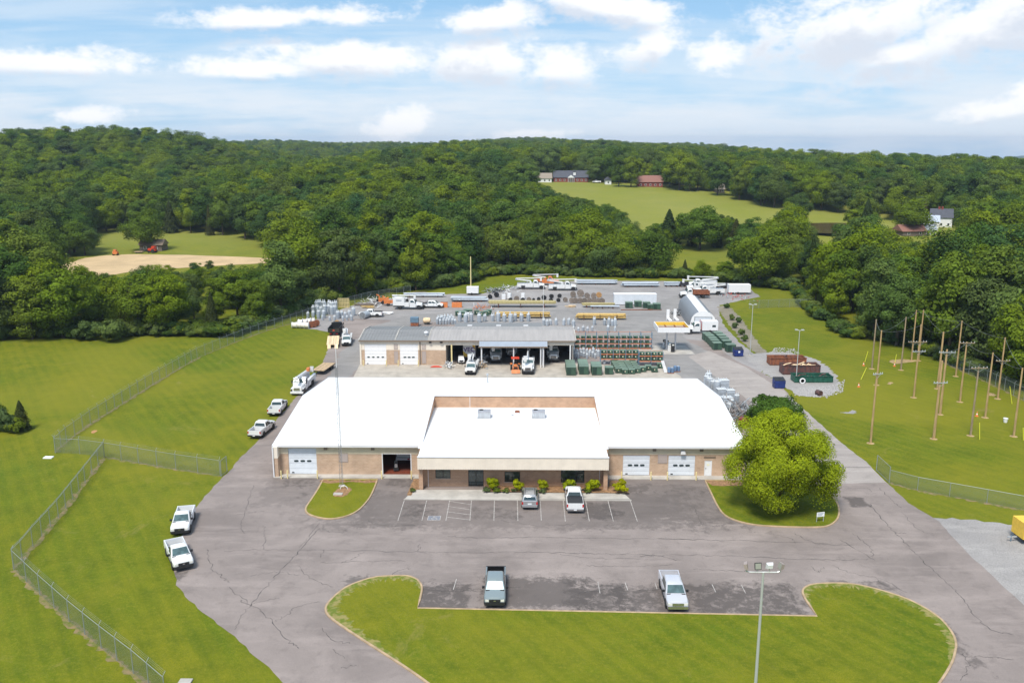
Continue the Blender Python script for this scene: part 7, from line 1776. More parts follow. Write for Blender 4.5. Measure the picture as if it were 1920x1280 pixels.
def cone(label, u, v):
    p = P(u, v); t = thing('traffic_cone', label, 'traffic cone', (p.x, p.y, 0), .2, 'orange cones on the training lawn')
    MB().box(-.22, .22, -.22, .22, .005, .05).build('base', M['cone'], t); MB().lathe([(.17, .05), (.12, .3)], n=10).build('lower_cone', M['cone'], t); MB().lathe([(.12, .303), (.085, .5)], n=10).build('reflective_band', M['tarp'], t); MB().lathe([(.085, .503), (.03, .8)], n=10).build('upper_cone', M['cone'], t)
for lab, x, y in (('orange cone on the lawn nearest the gravel pad', 85, 705), ('orange cone by the slim training pole', 1030, 940), ('orange cone at the far left grass edge', 124, 535), ('orange cone left of the weathered far pole', 371, 540)): cone(lab, *tp(x, y))
def guard(label, a, b):
    p0 = P(*tp(*b)); h = max(.8, PY(*tp(*a), p0.y).z); x1 = PY(*tp(*a), p0.y).x
    o = tag(MB().tube((0, 0, 0), (x1 - p0.x, 0, h), .05, n=7).build('guy_guard', M['pvc']), label, 'guy guard', 'yellow guy guards'); o.location = (p0.x, p0.y, 0)
guard('yellow guy guard before the lone training pole with wide crossarm', (1053, 992), (1053, 1125)); guard('yellow guy guard left of the front left pole, higher', (160, 420), (135, 505)); guard('yellow guy guard left of the front left pole, lower', (148, 550), (104, 645)); guard('yellow guy guard left of the tall far pair', (388, 445), (371, 535)); guard('yellow guy guard near the right fence', (1295, 700), (1312, 840)); guard('yellow guy guard at the right edge', (1402, 1030), (1404, 1130))
p = P(*tp(1258, 988)); t = thing('white_bucket', 'white plastic bucket on the training lawn', 'bucket', (p.x, p.y, .0)); MB().lathe([(.25, .01), (.33, .6)], n=14).build('tub', M['tarp'], t, 40); MB().lathe([(.36, .603), (.36, .68), (.05, .7)], n=14).build('lid', M['tarp'], t)
sheet('bare_soil', rough_edge(spline(GP([tp(0, 905), tp(40, 890), tp(65, 900), tp(40, 918), tp(-60, 912)]), 4), .5, .25, 3), .012, M['gravell'])
for pts, sd in (([(330, 495), (420, 485), (520, 487), (575, 497), (500, 506), (380, 520)], 3), ([(320, 672), (345, 668), (355, 680), (325, 684)], 5), ([(1125, 755), (1180, 760), (1180, 775), (1130, 775)], 6)): sheet('bare_soil', rough_edge(spline(GP([tp(*q) for q in pts]), 3), .6, .3, sd), .012, M['soil'])
for pts, sd in (([(382, 812), (392, 806), (404, 808), (398, 816)], 7),): pass
p = P(91, 858); t = tag(MB().box(-.6, .6, -.35, .35, 0, .14).build('concrete_cover', M['tarp']), 'flat white concrete cover on the grass left of the fence corner', 'cover'); t.location = (p.x, p.y, 0)
p = P(347, 1279); t = tag(MB().box(-.5, .5, -.4, .4, 0, .12).build('concrete_cover', M['concretel']), 'grey utility cover in the lawn at the bottom edge', 'cover'); t.location = (p.x, p.y, 0)

# ------------------------------------------------------------------ vegetation
def mesh_from_quads(name, co, mt, attr):
    n = len(co) // 4; m = bpy.data.meshes.new(name)
    m.vertices.add(n * 4); m.vertices.foreach_set('co', co.astype(np.float32).ravel())
    m.loops.add(n * 4); m.loops.foreach_set('vertex_index', np.arange(n * 4, dtype=np.int32))
    m.polygons.add(n); m.polygons.foreach_set('loop_start', np.arange(0, n * 4, 4, dtype=np.int32))
    a = m.attributes.new('leaf', 'FLOAT', 'FACE'); a.data.foreach_set('value', attr.astype(np.float32))
    m.materials.append(mt); m.update(calc_edges=True); m.validate()
    return m
def quads(pos, nrm, size, rng):
    n = len(pos); nrm = nrm / (np.linalg.norm(nrm, axis=1, keepdims=True) + 1e-9)
    t = rng.normal(size=(n, 3)); t -= nrm * (t * nrm).sum(1, keepdims=True); t /= np.linalg.norm(t, axis=1, keepdims=True) + 1e-9
    b = np.cross(nrm, t); s = (size * rng.uniform(.6, 1.25, (n, 1))); w_ = s * rng.uniform(.5, .8, (n, 1))
    co = np.stack([pos - t * s * .5, pos + b * w_ * .5 + nrm * s * .08, pos + t * s * .5, pos - b * w_ * .5 - nrm * s * .05], 1)
    return co.reshape(-1, 3)
def sphere(n, rng):
    d = rng.normal(size=(n, 3)); return d / np.linalg.norm(d, axis=1, keepdims=True)
def crown_mesh(name, rx, rz, zc, nc, nl, leaf, seed, mt, top=.75, low=-.75, clump=.36, egg=0.0, spread=1.0, fuzz=0.0):
    rng = np.random.default_rng(seed)
    d = sphere(nc * 6, rng); d = d[(d[:, 2] > low)][:nc]
    rr = rng.uniform(.58, spread, (len(d), 1)); sq = 1 - egg * np.clip(d[:, 2:3], -1, 1)
    c = d * rr * np.array([rx, rx, rz]) * np.concatenate([sq, sq, np.ones_like(sq)], 1) * (1 - clump * .25)
    cr = rng.uniform(.6, 1.35, len(c)) * clump * rx
    k = rng.integers(0, len(c), nl); dd = sphere(nl, rng)
    out = c[k] / (np.linalg.norm(c[k], axis=1, keepdims=True) + 1e-6)
    dd = dd + out * .55 + np.array([0, 0, .35]); dd /= np.linalg.norm(dd, axis=1, keepdims=True)
    pos = c[k] + dd * cr[k][:, None] * rng.uniform(.55 - fuzz * .4, 1.08 + fuzz, (nl, 1)) * np.array([1, 1, .8])
    nrm = dd + out * .35 + rng.normal(size=(nl, 3)) * (.28 + fuzz * .5)
    ni = nl // 7; di = sphere(ni, rng); pi_ = di * rng.uniform(.2, .62, (ni, 1)) * np.array([rx, rx, rz])      # inner leaves close the crown
    co = np.concatenate([quads(pos, nrm, leaf, rng), quads(pi_, sphere(ni, rng), leaf * 2.2, rng)])
    co[:, 2] += zc; co[:, 2] = np.maximum(co[:, 2], .15)
    return mesh_from_quads(name, co, mt, rng.random(nl + ni))
def cedar_mesh(name, r, h, nl, leaf, seed, mt):
    rng = np.random.default_rng(seed); t = rng.random(nl) ** 1.25; a = rng.uniform(0, 2 * pi, nl); lob = 1 + .22 * np.sin(a * 5 + t * 23) + .12 * np.sin(a * 9 - t * 31)
    rad = r * (1 - t) ** .8 * lob * np.sqrt(rng.uniform(.45, 1, nl)) + .05
    pos = np.stack([rad * np.cos(a), rad * np.sin(a), .4 + t * (h - .4)], 1); nrm = np.stack([np.cos(a), np.sin(a), np.full(nl, .45)], 1) + rng.normal(size=(nl, 3)) * .35
    return mesh_from_quads(name, quads(pos, nrm, leaf, rng), mt, rng.random(nl))
def trunk_mesh(name, h, r, spread, seed, n=5):
    rr = random.Random(seed); mb = MB(); mb.tube((0, 0, -.4), (0, 0, h * .45), r, r * .7, 8, False); mb.tube((0, 0, h * .45), (rr.uniform(-.4, .4), rr.uniform(-.4, .4), h * .9), r * .7, r * .15, 7, False)
    for k in range(n):
        a = k * 2 * pi / n + rr.uniform(-.4, .4); z = h * rr.uniform(.25, .5); p1 = Vector((cos(a) * spread * .5, sin(a) * spread * .5, z + spread * .45)); mb.tube((0, 0, z), p1, r * .4, r * .25, 6, False); mb.tube(p1, p1 + Vector((cos(a) * spread * .35, sin(a) * spread * .35, spread * .35)), r * .25, r * .08, 5, False)
    return mb.mesh(name, M['bark'], 60)
# kinds of forest tree, all drawn 16 m tall
H0 = 16.0
CR = [crown_mesh('crown', 5.4, 7.0, 8.5, 30, 10500, .47, 1, M['leaf'], low=-.95, fuzz=.20), crown_mesh('crown', 4.5, 7.5, 8.3, 28, 10000, .46, 2, M['leaf'], low=-.95, fuzz=.20, egg=.15), crown_mesh('crown', 6.4, 6.6, 8.7, 36, 12500, .48, 3, M['leaf'], low=-.95, fuzz=.20, clump=.30),
      crown_mesh('crown', 3.9, 7.6, 8.3, 24, 8500, .45, 4, M['leaf'], low=-.95, fuzz=.20, egg=.25), crown_mesh('crown', 5.7, 7.0, 8.6, 20, 10500, .48, 5, M['leaf'], low=-.95, fuzz=.20, clump=.44), crown_mesh('crown', 5.0, 7.3, 8.5, 42, 11000, .45, 6, M['leaf'], low=-.95, fuzz=.20, clump=.27, egg=.1)]
TR = [trunk_mesh('trunk', 13, .34, 3.6, 1), trunk_mesh('trunk', 13.5, .3, 2.8, 2), trunk_mesh('trunk', 12.5, .4, 4.4, 3), trunk_mesh('trunk', 14, .26, 2.2, 4), trunk_mesh('trunk', 13, .36, 3.6, 5), trunk_mesh('trunk', 13, .32, 3.2, 6)]
CE = [cedar_mesh('crown', 3.0, H0, 5200, .55, 11, M['leafc']), cedar_mesh('crown', 2.5, H0, 4600, .5, 12, M['leafc'])]
TRc = trunk_mesh('trunk', 12, .25, 1.0, 9, 3)
BU = [crown_mesh('foliage', 1.3, .9, .8, 14, 1500, .24, 21, M['leafb'], low=-.2), crown_mesh('foliage', 1.5, .8, .7, 12, 1500, .26, 22, M['leafb'], low=-.2)]

def tree(name, label, cat, p, h, kind, rz=0.0, group=None, wide=1.0, cm=None, tm=None, base_h=H0, mt=None):
    t = thing(name, label, cat, p, rz, group); s = h / base_h; t.scale = (s * wide, s * wide, s)
    part('trunk', tm if tm else (TR[kind] if kind < 6 else TRc), t); part('crown', cm if cm else (CR[kind] if kind < 6 else CE[kind - 6]), t)
    return t
def GT(u, v):
    """the point of the terrain seen at a photo pixel"""
    z = 0.0
    for _ in range(40): p = P(u, v, z); z = .6 * z + .4 * terrain(p.x, p.y)
    p = P(u, v, z); p.z = terrain(p.x, p.y); return p

# open ground that shows in the photograph (pixel outlines of lawn, clearing, pasture and houses)
OPEN = [[(-400, 645), (0, 640), (200, 633), (430, 632), (470, 620), (590, 577), (650, 562), (760, 546), (840, 541), (880, 530), (905, 520), (965, 516), (1100, 521), (1290, 524), (1410, 536), (1490, 548), (1512, 580), (1545, 605), (1590, 635), (1700, 652), (1780, 682), (1850, 708), (1920, 728), (2300, 860), (2400, 1400), (-400, 1400)],
        [(183, 440), (240, 431), (300, 436), (440, 446), (520, 468), (585, 480), (580, 488), (500, 484), (440, 489), (400, 484), (290, 488), (225, 495), (200, 497), (140, 493), (60, 507), (20, 514), (10, 510), (140, 484), (185, 476)],
        [(1035, 344), (1110, 342), (1230, 351), (1330, 366), (1420, 384), (1500, 397), (1600, 402), (1680, 408), (1682, 420), (1662, 424), (1610, 402), (1580, 420), (1560, 455), (1540, 458), (1520, 418), (1490, 388), (1450, 404), (1410, 418), (1385, 408), (1350, 392), (1313, 381), (1280, 395), (1262, 410), (1252, 396), (1235, 420), (1218, 432), (1205, 430), (1160, 385), (1100, 366), (1040, 352)],
        [(1250, 460), (1300, 463), (1400, 468), (1400, 474), (1300, 482), (1262, 478)]]
OPEN_NEAR = [[(999, 326), (1110, 320), (1112, 343), (1036, 345), (999, 336)], [(1195, 332), (1246, 332), (1246, 353), (1195, 352)], [(1340, 350), (1361, 348), (1361, 364), (1340, 364)],
        [(1724, 400), (1750, 396), (1795, 394), (1797, 430), (1762, 446), (1688, 447), (1684, 424), (1722, 420)]]
NEAR_Y = [GT(1050, 343).y, GT(1220, 352).y, GT(1350, 364).y, GT(1770, 424).y]
def in_poly(u, v, poly):
    c = False; j = len(poly) - 1
    for i in range(len(poly)):
        a, b = poly[i], poly[j]
        if (a[1] > v) != (b[1] > v) and u < (b[0] - a[0]) * (v - a[1]) / (b[1] - a[1]) + a[0]: c = not c
        j = i
    return c
BB = [(min(p[0] for p in q), max(p[0] for p in q), min(p[1] for p in q), max(p[1] for p in q)) for q in OPEN]
BN = [(min(p[0] for p in q), max(p[0] for p in q), min(p[1] for p in q), max(p[1] for p in q)) for q in OPEN_NEAR]
def is_open(u, v, y):
    for q, bb, ym in zip(OPEN_NEAR, BN, NEAR_Y):
        if y < ym + 4 and bb[0] <= u <= bb[1] and bb[2] <= v <= bb[3] and in_poly(u, v, q): return True
    for q, bb in zip(OPEN, BB):
        if bb[0] <= u <= bb[1] and bb[2] <= v <= bb[3] and in_poly(u, v, q): return True
    return False
HOUSE_CLEAR = []
def fits(x, y, z, h, r):
    for fx, fz in ((0, 0.0), (0, .3), (0, .6), (0, .9), (0, 1.07), (-.75, .4), (.75, .4), (-.7, .75), (.7, .75), (-.9, .1), (.9, .1)):
        if is_open(*Q(x + fx * r, y, z + fz * h), y): return False
    for cx, cy, cr in HOUSE_CLEAR:
        if (x - cx) ** 2 + (y - cy) ** 2 < (cr + r * .6) ** 2: return False
    return True

# ---- houses in the distance
def house(name, label, u0, u1, vb, wall_h, depth, wall, roof, pitch=.45, windows=4, chimney=False, gable=False, porch=False, rz=0.0, side=False):
    c = GT((u0 + u1) / 2, vb); W = (u1 - u0) * c.y / F_PX; t = thing(name, label, 'house', (c.x, c.y + depth / 2, c.z - .2), rz); hw, hd = W / 2, depth / 2
    HOUSE_CLEAR.append((c.x, c.y + depth / 2, max(W, depth) * .6))
    MB().box(-hw, hw, -hd, hd, 0, wall_h).build('wall', M[wall], t); ov = .5; rise = depth * pitch
    ro = MB()
    if side: ro.loft([[(-hw - ov, y, wall_h + .004), (0, y, wall_h + W * pitch), (hw + ov, y, wall_h + .004)] for y in (-hd - ov, hd + ov)]); MB().loft([[(-hw, y, wall_h - .01), (0, y, wall_h + W * pitch * .9), (hw, y, wall_h - .01)] for y in (-hd + .0, -hd + .2)]).build('gable', M[wall], t)
    else: ro.loft([[(x, -hd - ov, wall_h + .004), (x, 0, wall_h + rise), (x, hd + ov, wall_h + .004)] for x in (-hw - ov, hw + ov)])
    r_o = ro.build('roof', M[roof], t)
    if chimney:
        for x in (-hw * .25, hw * .05): MB().box(x - .4, x + .4, -.4, .4, wall_h + rise * .7, wall_h + rise + 1.0).build('chimney', M['brickr'], r_o)
    for k in range(windows):
        x = -hw + (k + .5) * W / windows
        if porch and abs(x) < 1.5: continue
        wo = MB().box(x - .55, x + .55, -hd - .06, -hd - .003, .9, 2.2).build('window', M['hwhite'], t); MB().box(x - .42, x + .42, -hd - .09, -hd - .063, 1.0, 2.1).build('pane', M['pane'], wo)
    if porch:
        MB().loft([[(-2.3, y, wall_h), (0, y, wall_h + 1.8), (2.3, y, wall_h)] for y in (-hd - 2.2, -hd + .5)]).build('portico', M['hwhite'], t)
        for x in (-2.0, -.7, .7, 2.0): MB().box(x - .12, x + .12, -hd - 2.1, -hd - 1.9, 0, wall_h - .01).build('column', M['hwhite'], t)
        MB().box(-.5, .5, -hd - .05, -hd - .003, 0, 2.1).build('door', M['barnw'], t)
        d = MB(); d.box(1.6, 3.4, -hd * .75, -hd * .1, wall_h + rise * .35, wall_h + rise * .8); d.build('dormer', M['hwhite'], r_o); MB().loft([[(1.4, y, wall_h + rise * .8 + .003), (2.5, y, wall_h + rise * 1.1), (3.6, y, wall_h + rise * .8 + .003)] for y in (-hd * .8, 0)]).build('dormer_roof', M[roof], r_o)
    return t
house('brick_house', 'red brick house with slate roof and white portico on the hill', 1039, 1102, 341.5, 3.2, 11, 'brickr', 'shing', .42, 8, porch=True)
house('tan_house', 'low tan-roofed house at the left of the hilltop houses', 1000, 1034, 342, 2.8, 9, 'hwhite', 'shingt', .4, 4)
house('brick_house', 'brown brick house with a red-brown roof and white bay on the hill', 1197, 1242, 350.5, 3.2, 10, 'brickr', 'shingr', .42, 5)
house('small_house', 'small white gabled house between the hilltop brick houses', 1135, 1146, 346, 3.0, 7, 'hwhite', 'shing', .5, 1, side=True)
house('tan_house', 'brown-roofed house half hidden below the pasture trees', 1343, 1358, 362, 2.4, 8, 'barnw', 'shingt', .4, 2)
house('farmhouse', 'white farmhouse with slate roof and twin chimneys at the right', 1752, 1788, 426, 4.6, 8, 'hwhite', 'shing', .5, 3, chimney=True, rz=-.35)
house('farm_wing', 'white farmhouse wing with a pale tin roof', 1733, 1764, 428, 3.2, 8, 'hwhite', 'tin', .35, 3, rz=-.35)
house('tin_shed', 'low shed with a bright tin roof below the farmhouse', 1727, 1757, 441, 2.4, 8, 'hwhite', 'tin', .3, 1, rz=-.2)
house('red_roof_shed', 'low old shed with a rusty red roof beside the farmhouse', 1690, 1735, 443, 2.3, 9, 'barnw', 'shingr', .3, 2, rz=.1)
house('old_barn', 'small weathered barn with a brown roof under the lone tree', 262, 304, 471, 2.6, 6, 'barnw', 'brown', .35, 2)
c = GT(1119, 343); pickup('tiny white car by the hilltop brick house', (c.x, c.y, c.z), 1.4, name='parked_car')['category'] = 'car'
c = GT(286, 474); t = thing('tractor', 'orange-red tractor parked before the old barn', 'tractor', (c.x, c.y, c.z), 1.3)
MB().box(-.5, .5, -1.6, 1.7, .8, 1.7).build('body', M['redp'], t); MB().box(-.7, .7, -1.5, -.1, 1.9, 2.6).build('cab', M['redp'], t)
for s in (-1, 1): add_wheel(t, s * .9, -.8, .75, .4, 'rim'); add_wheel(t, s * .8, 1.1, .5, .3, 'rim')
flat_trailer('wooden farm trailer parked left of the old barn', GT(247, 474), GT(268, 474), 'plank', 2.2, False, 'black', .9, 'farm_trailer')
c = GT(217, 479); t = thing('orange_machine', 'small orange machine alone on the bare soil field', 'machine', (c.x, c.y, c.z + .06)); MB().box(-.9, .9, -.7, .7, .5, 1.5).build('body', M['orange'], t); MB().box(-.6, .4, -.6, .6, 1.503, 2.2).build('cab', M['orange'], t); [add_wheel(t, s * .8, y, .4, .25, 'rim') for s in (-1, 1) for y in (-.45, .45)]

# ---- trees one can point to
def lone(label, u, vb, vt, wpx, kind, name='broadleaf_tree', cat='tree', group=None, rz=0.0):
    p = GT(u, vb); d = p.y; h = (vb - vt) * d / F_PX / cos(TH) * (.92 if kind < 6 else .985); r0 = {0: 5.6, 1: 4.8, 2: 6.4, 3: 4.3, 4: 6.0, 5: 5.4, 6: 3.0, 7: 2.5}[kind]
    wide = (wpx * d / F_PX / 2) / (r0 * h / H0); HOUSE_CLEAR.append((p.x, p.y, wpx * d / F_PX * .35))
    return tree(name, label, cat, (p.x, p.y, p.z), h, kind, rz, group, max(.55, min(1.9, wide)))
lone('big lone tree standing beside the small old barn', 272, 470, 385, 72, 0)
lone('pointed dark cedar at the lower edge of the pasture', 1253, 462, 394, 44, 6, 'cedar_tree'); lone('grey-green round tree touching the pointed cedar', 1226, 462, 412, 36, 5)
lone('broad spreading tree at the lower edge of the pasture', 1312, 468, 381, 90, 2); lone('dark cedar just right of the broad pasture tree', 1378, 466, 412, 34, 7, 'cedar_tree'); lone('bright round tree right of the pasture cedars', 1405, 468, 402, 50, 0)
lone('tall leaning tree left of the pond', 1473, 472, 386, 66, 1); lone('dense round tree just left of the pond', 1515, 486, 420, 62, 4); lone('large round tree just right of the pond', 1612, 492, 400, 105, 2); lone('huge dark tree beside the white farmhouse', 1714, 438, 369, 78, 4)
lone('dark tall tree between the hilltop brick houses', 1160, 350, 293, 34, 3); lone('second dark tall tree between the hilltop brick houses', 1183, 351, 290, 38, 1)
big_c = crown_mesh('crown', 6.1, 5.25, 5.9, 90, 95000, .205, 77, M['leafy'], low=-.9, clump=.225, egg=.06, spread=1.10, fuzz=.27)
p = P(1462, 957); tree('shade_tree', 'big yellow-green shade tree at the right corner of the white-roofed building', 'tree', (p.x, p.y, .1), 12.0, 0, 0, None, 1.0, big_c, trunk_mesh('trunk', 9.5, .32, 5.0, 44, 7), 12.0)
HOUSE_CLEAR.append((p.x, p.y, 8))
p = P(1450, 803); tree('round_shrub_tree', 'dark green rounded shrub behind the yellow-green tree', 'shrub', (p.x, p.y, 0), 4.9, 0, 0, None, 1.0, crown_mesh('crown', 4.1, 2.7, 2.3, 60, 15000, .30, 78, M['leafd'], low=-.5, clump=.26), trunk_mesh('trunk', 3.4, .2, 2.4, 45), 4.9)
sh_m = [crown_mesh('foliage', .78, .62, .68, 16, 2600, .13, 80 + k, M['leafs'], low=-.5, clump=.34) for k in range(2)]; sh_t = trunk_mesh('stem', .8, .04, .5, 46)
def shrub(label, u, v, s, name='golden_shrub', me=None, z=.13):
    p = P(u, v); t = thing(name, label, 'shrub', (p.x, p.y, z), u, 'shrubs along the office front'); t.scale = (s, s, s); part('foliage', me or sh_m[int(u) % 2], t); part('stem', sh_t, t)
for lab, u, v, s in (('large green-gold shrub at the right end of the front walk', 924, 919, 1.15), ('rounded golden shrub under the middle office window', 971, 920, 1.0), ('golden shrub just left of the silver SUV nose', 1018, 920, 1.0), ('golden shrub half hidden by the white pickup cab', 1067, 920, 1.05), ('round golden shrub right of the white pickup', 1111, 922, 1.15), ('golden shrub at the right corner of the mulch bed', 1163, 925, 1.2)): shrub(lab, u, v, s)
lowm = crown_mesh('foliage', .6, .28, .25, 10, 900, .12, 90, M['leafb'], low=-.1)
for lab, u, v, s in (('low green plant left of the large front shrub', 911, 923, .9), ('low green plant before the large front shrub', 930, 924, .9), ('low green plant midway to the golden shrub', 948, 924, .85), ('low plant before the rounded golden shrub', 963, 923, .6), ('low green plant in front of the SUV-side shrub', 1017, 925, .9), ('low green plant right of the white pickup nose', 1100, 925, .9), ('small green plant alone in the left mulch bed', 773, 923, .7)): shrub(lab, u, v, s, 'low_plant', lowm)
p = P(42, 806); tree('young_cedar', 'small cedar standing in the left field', 'tree', (p.x, p.y, 0), 4.6, 6, .3, None, 1.5)
for lab, u, v, s in (('low bush at the left edge beside the small cedar', 14, 809, 1.45), ('low bush cut by the left picture edge', -8, 806, 1.6), ('low bush touching the small cedar', 30, 812, 1.0)):
    p = P(u, v); t = thing('field_bush', lab, 'bush', (p.x, p.y, 0), u, None); t.scale = (s, s, s * 1.3); part('foliage', BU[0], t)
for lab, u, v, s in (('bush standing forward of the left treeline', 170, 638, 2.2), ('second bush standing forward of the left treeline', 212, 640, 2.4), ('small bush right of the forward pair', 150, 636, 1.6)):
    p = P(u, v); t = thing('field_bush', lab, 'bush', (p.x, p.y, 0), u, None); t.scale = (s, s, s * 1.2); part('foliage', BU[1], t)
for k, (u, v) in enumerate(((1372, 600), (1378, 615), (1390, 628), (1362, 578), (1396, 640), (1385, 605))):
    p = P(u, v); t = thing('bank_bush', 'small scrubby bush on the bank right of the quonset hut', 'bush', (p.x, p.y, 0), k, 'scrub on the bank'); t.scale = (.6, .6, .8); part('foliage', BU[k % 2], t)

# ---- the wood: every trunk placed on the ground, none where the photograph shows open ground
fr = random.Random(5); cand = []
def grid(y0, y1, step, hmin, hmax, cover=1.0):
    y = y0
    while y < y1:
        x = -(.62 * y + 60)
        while x < .62 * y + 60:
            xx, yy = x + fr.uniform(-.42, .42) * step, y + fr.uniform(-.42, .42) * step
            x += step
            if fr.random() > cover: continue
            z = terrain(xx, yy); h = fr.uniform(hmin, hmax)
            if xx > 55 and yy < 265: h = fr.uniform(15, 23.5)
            ked = fr.random() < (.13 if yy < 420 else .07)
            if ked: h *= .8
            for _ in range(4):
                r = (.40 if not ked else .20) * h
                if fits(xx, yy, z, h, r):
                    cand.append((xx, yy, z, h, 6 + fr.randrange(2) if ked else fr.randrange(6))); break
                h *= .72
                if h < 5: break
        y += step
grid(118, 430, 8.6, 10, 22); grid(430, 760, 10.6, 12, 25); grid(760, 1300, 13, 16, 26); grid(1300, 2850, 18, 20, 29)
# which of them show most in the picture
occ = np.zeros((170, 250), bool); score = []
for i, (x, y, z, h, k) in enumerate(sorted(cand, key=lambda c: c[1])):
    u, vb = Q(x, y, z + .1 * h); _, vt = Q(x, y, z + h); r = (.3 if k < 6 else .17) * h * F_PX / y
    a0, a1, b0, b1 = int((u - r) // 8), int((u + r) // 8) + 1, int(vt // 8), int(vb // 8) + 1
    a0, a1, b0, b1 = max(0, a0), min(240, a1), max(0, b0), min(160, b1)
    new = 0
    if a1 > a0 and b1 > b0:
        w_ = occ[b0:b1, a0:a1]; new = int((~w_).sum()); w_[:] = True
    score.append((new, (x, y, z, h, k)))
score.sort(key=lambda s: (-s[0], s[1][1]))
chosen = score[:285]; rest = [s[1] for s in score[285:]]
LM = ['above the small field cedar', 'above the left fence corner', 'left of the old barn', 'around the old barn', 'right of the old barn', 'above the fence bend', 'above the white-wrapped reels', 'above the transformer cluster', 'above the wood chippers', 'above the chip truck',
      'left of the tall bare pole', 'right of the tall bare pole', 'above the left bucket truck', 'above the right bucket truck', 'above the steel pole piles', 'above the white container', 'above the quonset hut', 'above the far trailer', 'above the right lawn corner', 'left of the training poles',
      'behind the leftmost training poles', 'behind the tallest training poles', 'behind the middle training poles', 'behind the rightmost training poles']
bins = {}
for new, c in chosen:
    u, v = Q(c[0], c[1], c[2]); bins.setdefault((min(23, max(0, int(u // 80))), c[4] >= 6), []).append((c[1], u, c))
_cr_src = {}
for (b, ced), lst in bins.items():
    lst.sort(); n = len(lst); nrow = 1 if n < 5 else 2 if n < 10 else 3; rows_ = [lst[i * n // nrow:(i + 1) * n // nrow] for i in range(nrow)]
    for ri, row in enumerate(rows_):
        row.sort(key=lambda q: q[1])
        for oi, (yy, u, (x, y, z, h, k)) in enumerate(row):
            lab = '%s in the %s row %s, %s from left' % ('dark cedar' if ced else 'broadleaf tree', ('only', 'front', 'front')[nrow - 1] if ri == 0 else 'middle' if ri == 1 and nrow == 3 else 'back', LM[b], ORD[min(15, oi)])
            if nrow == 1: lab = '%s %s, %s of its kind from left' % ('dark cedar' if ced else 'broadleaf tree', LM[b], ORD[oi])
            t = tree('cedar_tree' if ced else 'broadleaf_tree', lab, 'tree', (x, y, z), h, k, fr.uniform(0, 6.28), 'trees of the wood around the yard', fr.uniform(.95, 1.3))
            _cr_src.setdefault(k, KIDS[t.name][1])
def scatter(name, pts, sources, label, cat):
    m = bpy.data.meshes.new(name); m.from_pydata([p[:3] for p in pts], [], [])
    for nm, ty, vals in (('pick', 'INT', [p[3] for p in pts]), ('size', 'FLOAT', [p[4] for p in pts]), ('turn', 'FLOAT', [p[5] for p in pts]), ('wide', 'FLOAT', [p[6] for p in pts])):
        a = m.attributes.new(nm, ty, 'POINT'); a.data.foreach_set('value', vals)
    o = bpy.data.objects.new(name, m); COL.objects.link(o); tag(o, label, cat, None, 'stuff')
    ng = bpy.data.node_groups.new(name, 'GeometryNodeTree'); ng.interface.new_socket('Geometry', in_out='INPUT', socket_type='NodeSocketGeometry'); ng.interface.new_socket('Geometry', in_out='OUTPUT', socket_type='NodeSocketGeometry')
    N = ng.nodes.new; L = ng.links.new; gi, go = N('NodeGroupInput'), N('NodeGroupOutput'); ip = N('GeometryNodeInstanceOnPoints'); jn = N('GeometryNodeJoinGeometry')
    for s in sources:
        oi = N('GeometryNodeObjectInfo'); oi.inputs['Object'].default_value = s; oi.inputs['As Instance'].default_value = True; oi.transform_space = 'ORIGINAL'; L(oi.outputs['Geometry'], jn.inputs[0])
    def attr(nm, ty):
        a = N('GeometryNodeInputNamedAttribute'); a.data_type = ty; a.inputs['Name'].default_value = nm; return a.outputs[0]
    L(gi.outputs[0], ip.inputs['Points']); L(jn.outputs[0], ip.inputs['Instance']); ip.inputs['Pick Instance'].default_value = True; L(attr('pick', 'INT'), ip.inputs['Instance Index'])
    cx = N('ShaderNodeCombineXYZ'); L(attr('turn', 'FLOAT'), cx.inputs[2]); L(cx.outputs[0], ip.inputs['Rotation'])
    cs = N('ShaderNodeCombineXYZ'); mu = N('ShaderNodeMath'); mu.operation = 'MULTIPLY'; sz_ = attr('size', 'FLOAT'); L(sz_, mu.inputs[0]); L(attr('wide', 'FLOAT'), mu.inputs[1]); L(mu.outputs[0], cs.inputs[0]); L(mu.outputs[0], cs.inputs[1]); L(sz_, cs.inputs[2]); L(cs.outputs[0], ip.inputs['Scale'])
    L(ip.outputs[0], go.inputs[0]); md = o.modifiers.new('scatter', 'NODES'); md.node_group = ng
    return o
src = [_cr_src[k] for k in range(6)]
print('trees', len(chosen), 'forest', len(rest), 'least', chosen[-1][0])
scatter('forest', [(x, y, z - .3, fr.randrange(6), h / H0, fr.uniform(0, 6.28), fr.uniform(.95, 1.4)) for x, y, z, h, k in rest], src, 'dense green forest covering the hills to the skyline', 'forest')
# brush along the wood's edge
edge = []
def along(px, n, d0, d1, smin=1.2, smax=2.6):
    for k in range(n):
        s = fr.random() * (len(px) - 1); i = int(s); f_ = s - i; u = px[i][0] * (1 - f_) + px[i + 1][0] * f_; v = px[i][1] * (1 - f_) + px[i + 1][1] * f_
        p = P(u, v); d = fr.uniform(d0, d1); q = p * (1 + d / p.length); edge.append((q.x, q.y, terrain(q.x, q.y) - .1, fr.randrange(2), fr.uniform(smin, smax), fr.uniform(0, 6.28), fr.uniform(.9, 1.2)))
along([(-60, 640), (0, 638), (200, 632), (430, 631), (470, 619), (590, 577)], 200, .3, 5, .7, 2.0); along([(590, 576), (650, 561), (760, 545), (840, 540), (880, 529), (905, 518), (965, 515)], 230, .3, 8, .7, 2.3); along([(965, 515), (1100, 520), (1290, 523), (1410, 535), (1490, 547)], 190, .3, 6, .7, 2.0)
along([(1490, 547), (1512, 580), (1545, 605), (1590, 635), (1700, 651), (1780, 681), (1850, 707), (1960, 745)], 150, .3, 5, .7, 1.8)
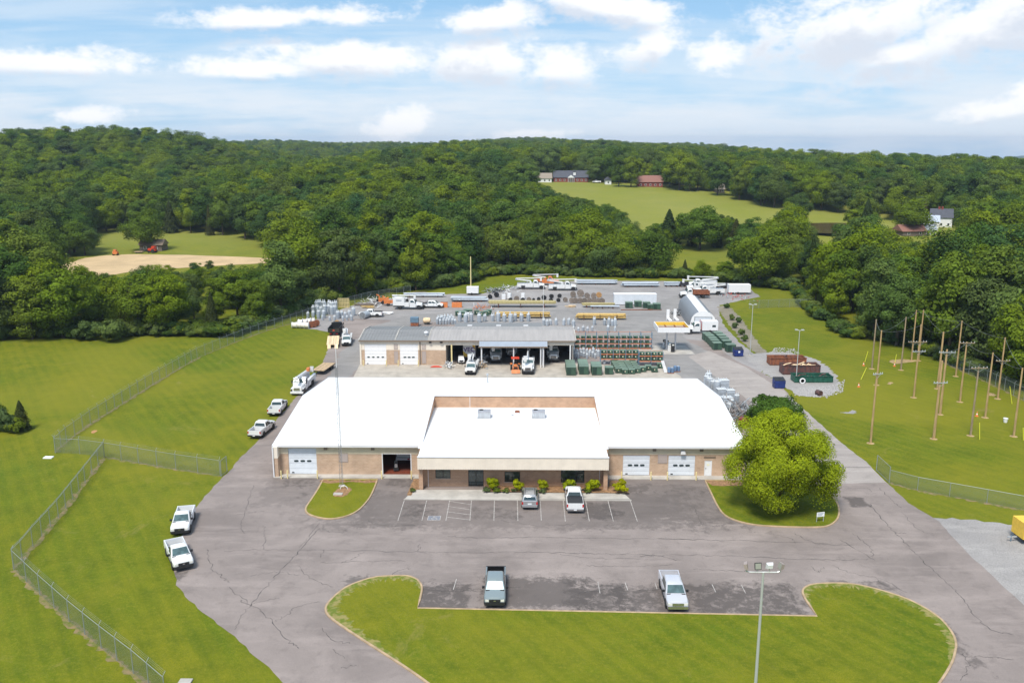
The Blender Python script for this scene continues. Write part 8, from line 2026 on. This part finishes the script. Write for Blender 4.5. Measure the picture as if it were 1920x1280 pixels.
al = MB(); bsrc = []
for k in range(2):
    p = P(*((120, 633), (330, 630))[k]); t = thing('edge_bush', ('grey-green bush at the foot of the left tree belt, outer', 'grey-green bush at the foot of the left tree belt, inner')[k], 'bush', (p.x, p.y + 1, 0)); t.scale = (2, 2, 2); bsrc.append(part('foliage', BU[k], t))
scatter('undergrowth', edge, bsrc, 'tangled grey-green brush along the foot of the wood', 'brush')

# ---- where several alike things would share a label, say which one of the row it is
by = {}
for o in bpy.data.objects:
    if o.parent is None and 'label' in o and 'kind' not in o: by.setdefault(o['label'], []).append(o)
for lab, lst in by.items():
    if len(lst) < 2: continue
    nrow = 1 if len(lst) <= 8 else 2 if len(lst) <= 16 else 3
    lst.sort(key=lambda o: o.location.y); n = len(lst)
    ys = [o.location.y for o in lst]
    file_ = max(ys) - min(ys) > 2.2 * (max(o.location.x for o in lst) - min(o.location.x for o in lst))
    for ri in range(nrow):
        row = lst[ri * n // nrow:(ri + 1) * n // nrow]
        row.sort(key=(lambda o: o.location.y) if file_ else (lambda o: Q(*o.location)[0]))
        for i, o in enumerate(row):
            rw = '' if nrow == 1 else ('front row ', 'back row ')[ri] if nrow == 2 else ('front row ', 'middle row ', 'back row ')[ri]
            end = '%s%s from %s' % (rw, ORD[min(i, 15)], 'front' if file_ else 'left')
            wds = lab.split(); o['label'] = lab + ', ' + end
            assert len(o['label'].split()) <= 16, o['label']

# ------------------------------------------------------------------ air
def haze():
    x0, x1, y0, y1, z0, z1 = -3480, 3480, -380, 6600, -190, 84
    m = bpy.data.materials.new('haze_air'); m.use_nodes = True; nt = m.node_tree; nt.nodes.clear()
    v = nt.nodes.new('ShaderNodeVolumePrincipled'); v.inputs['Color'].default_value = (.66, .80, 1.0, 1); v.inputs['Density'].default_value = .00010; v.inputs['Anisotropy'].default_value = .2
    o = nt.nodes.new('ShaderNodeOutputMaterial'); nt.links.new(v.outputs[0], o.inputs['Volume'])
    b = MB().box(x0, x1, y0, y1, z0, z1).build('haze', m); b['kind'] = 'stuff'; b['label'] = 'thin pale blue air over the whole valley'; b['category'] = 'haze'
haze()
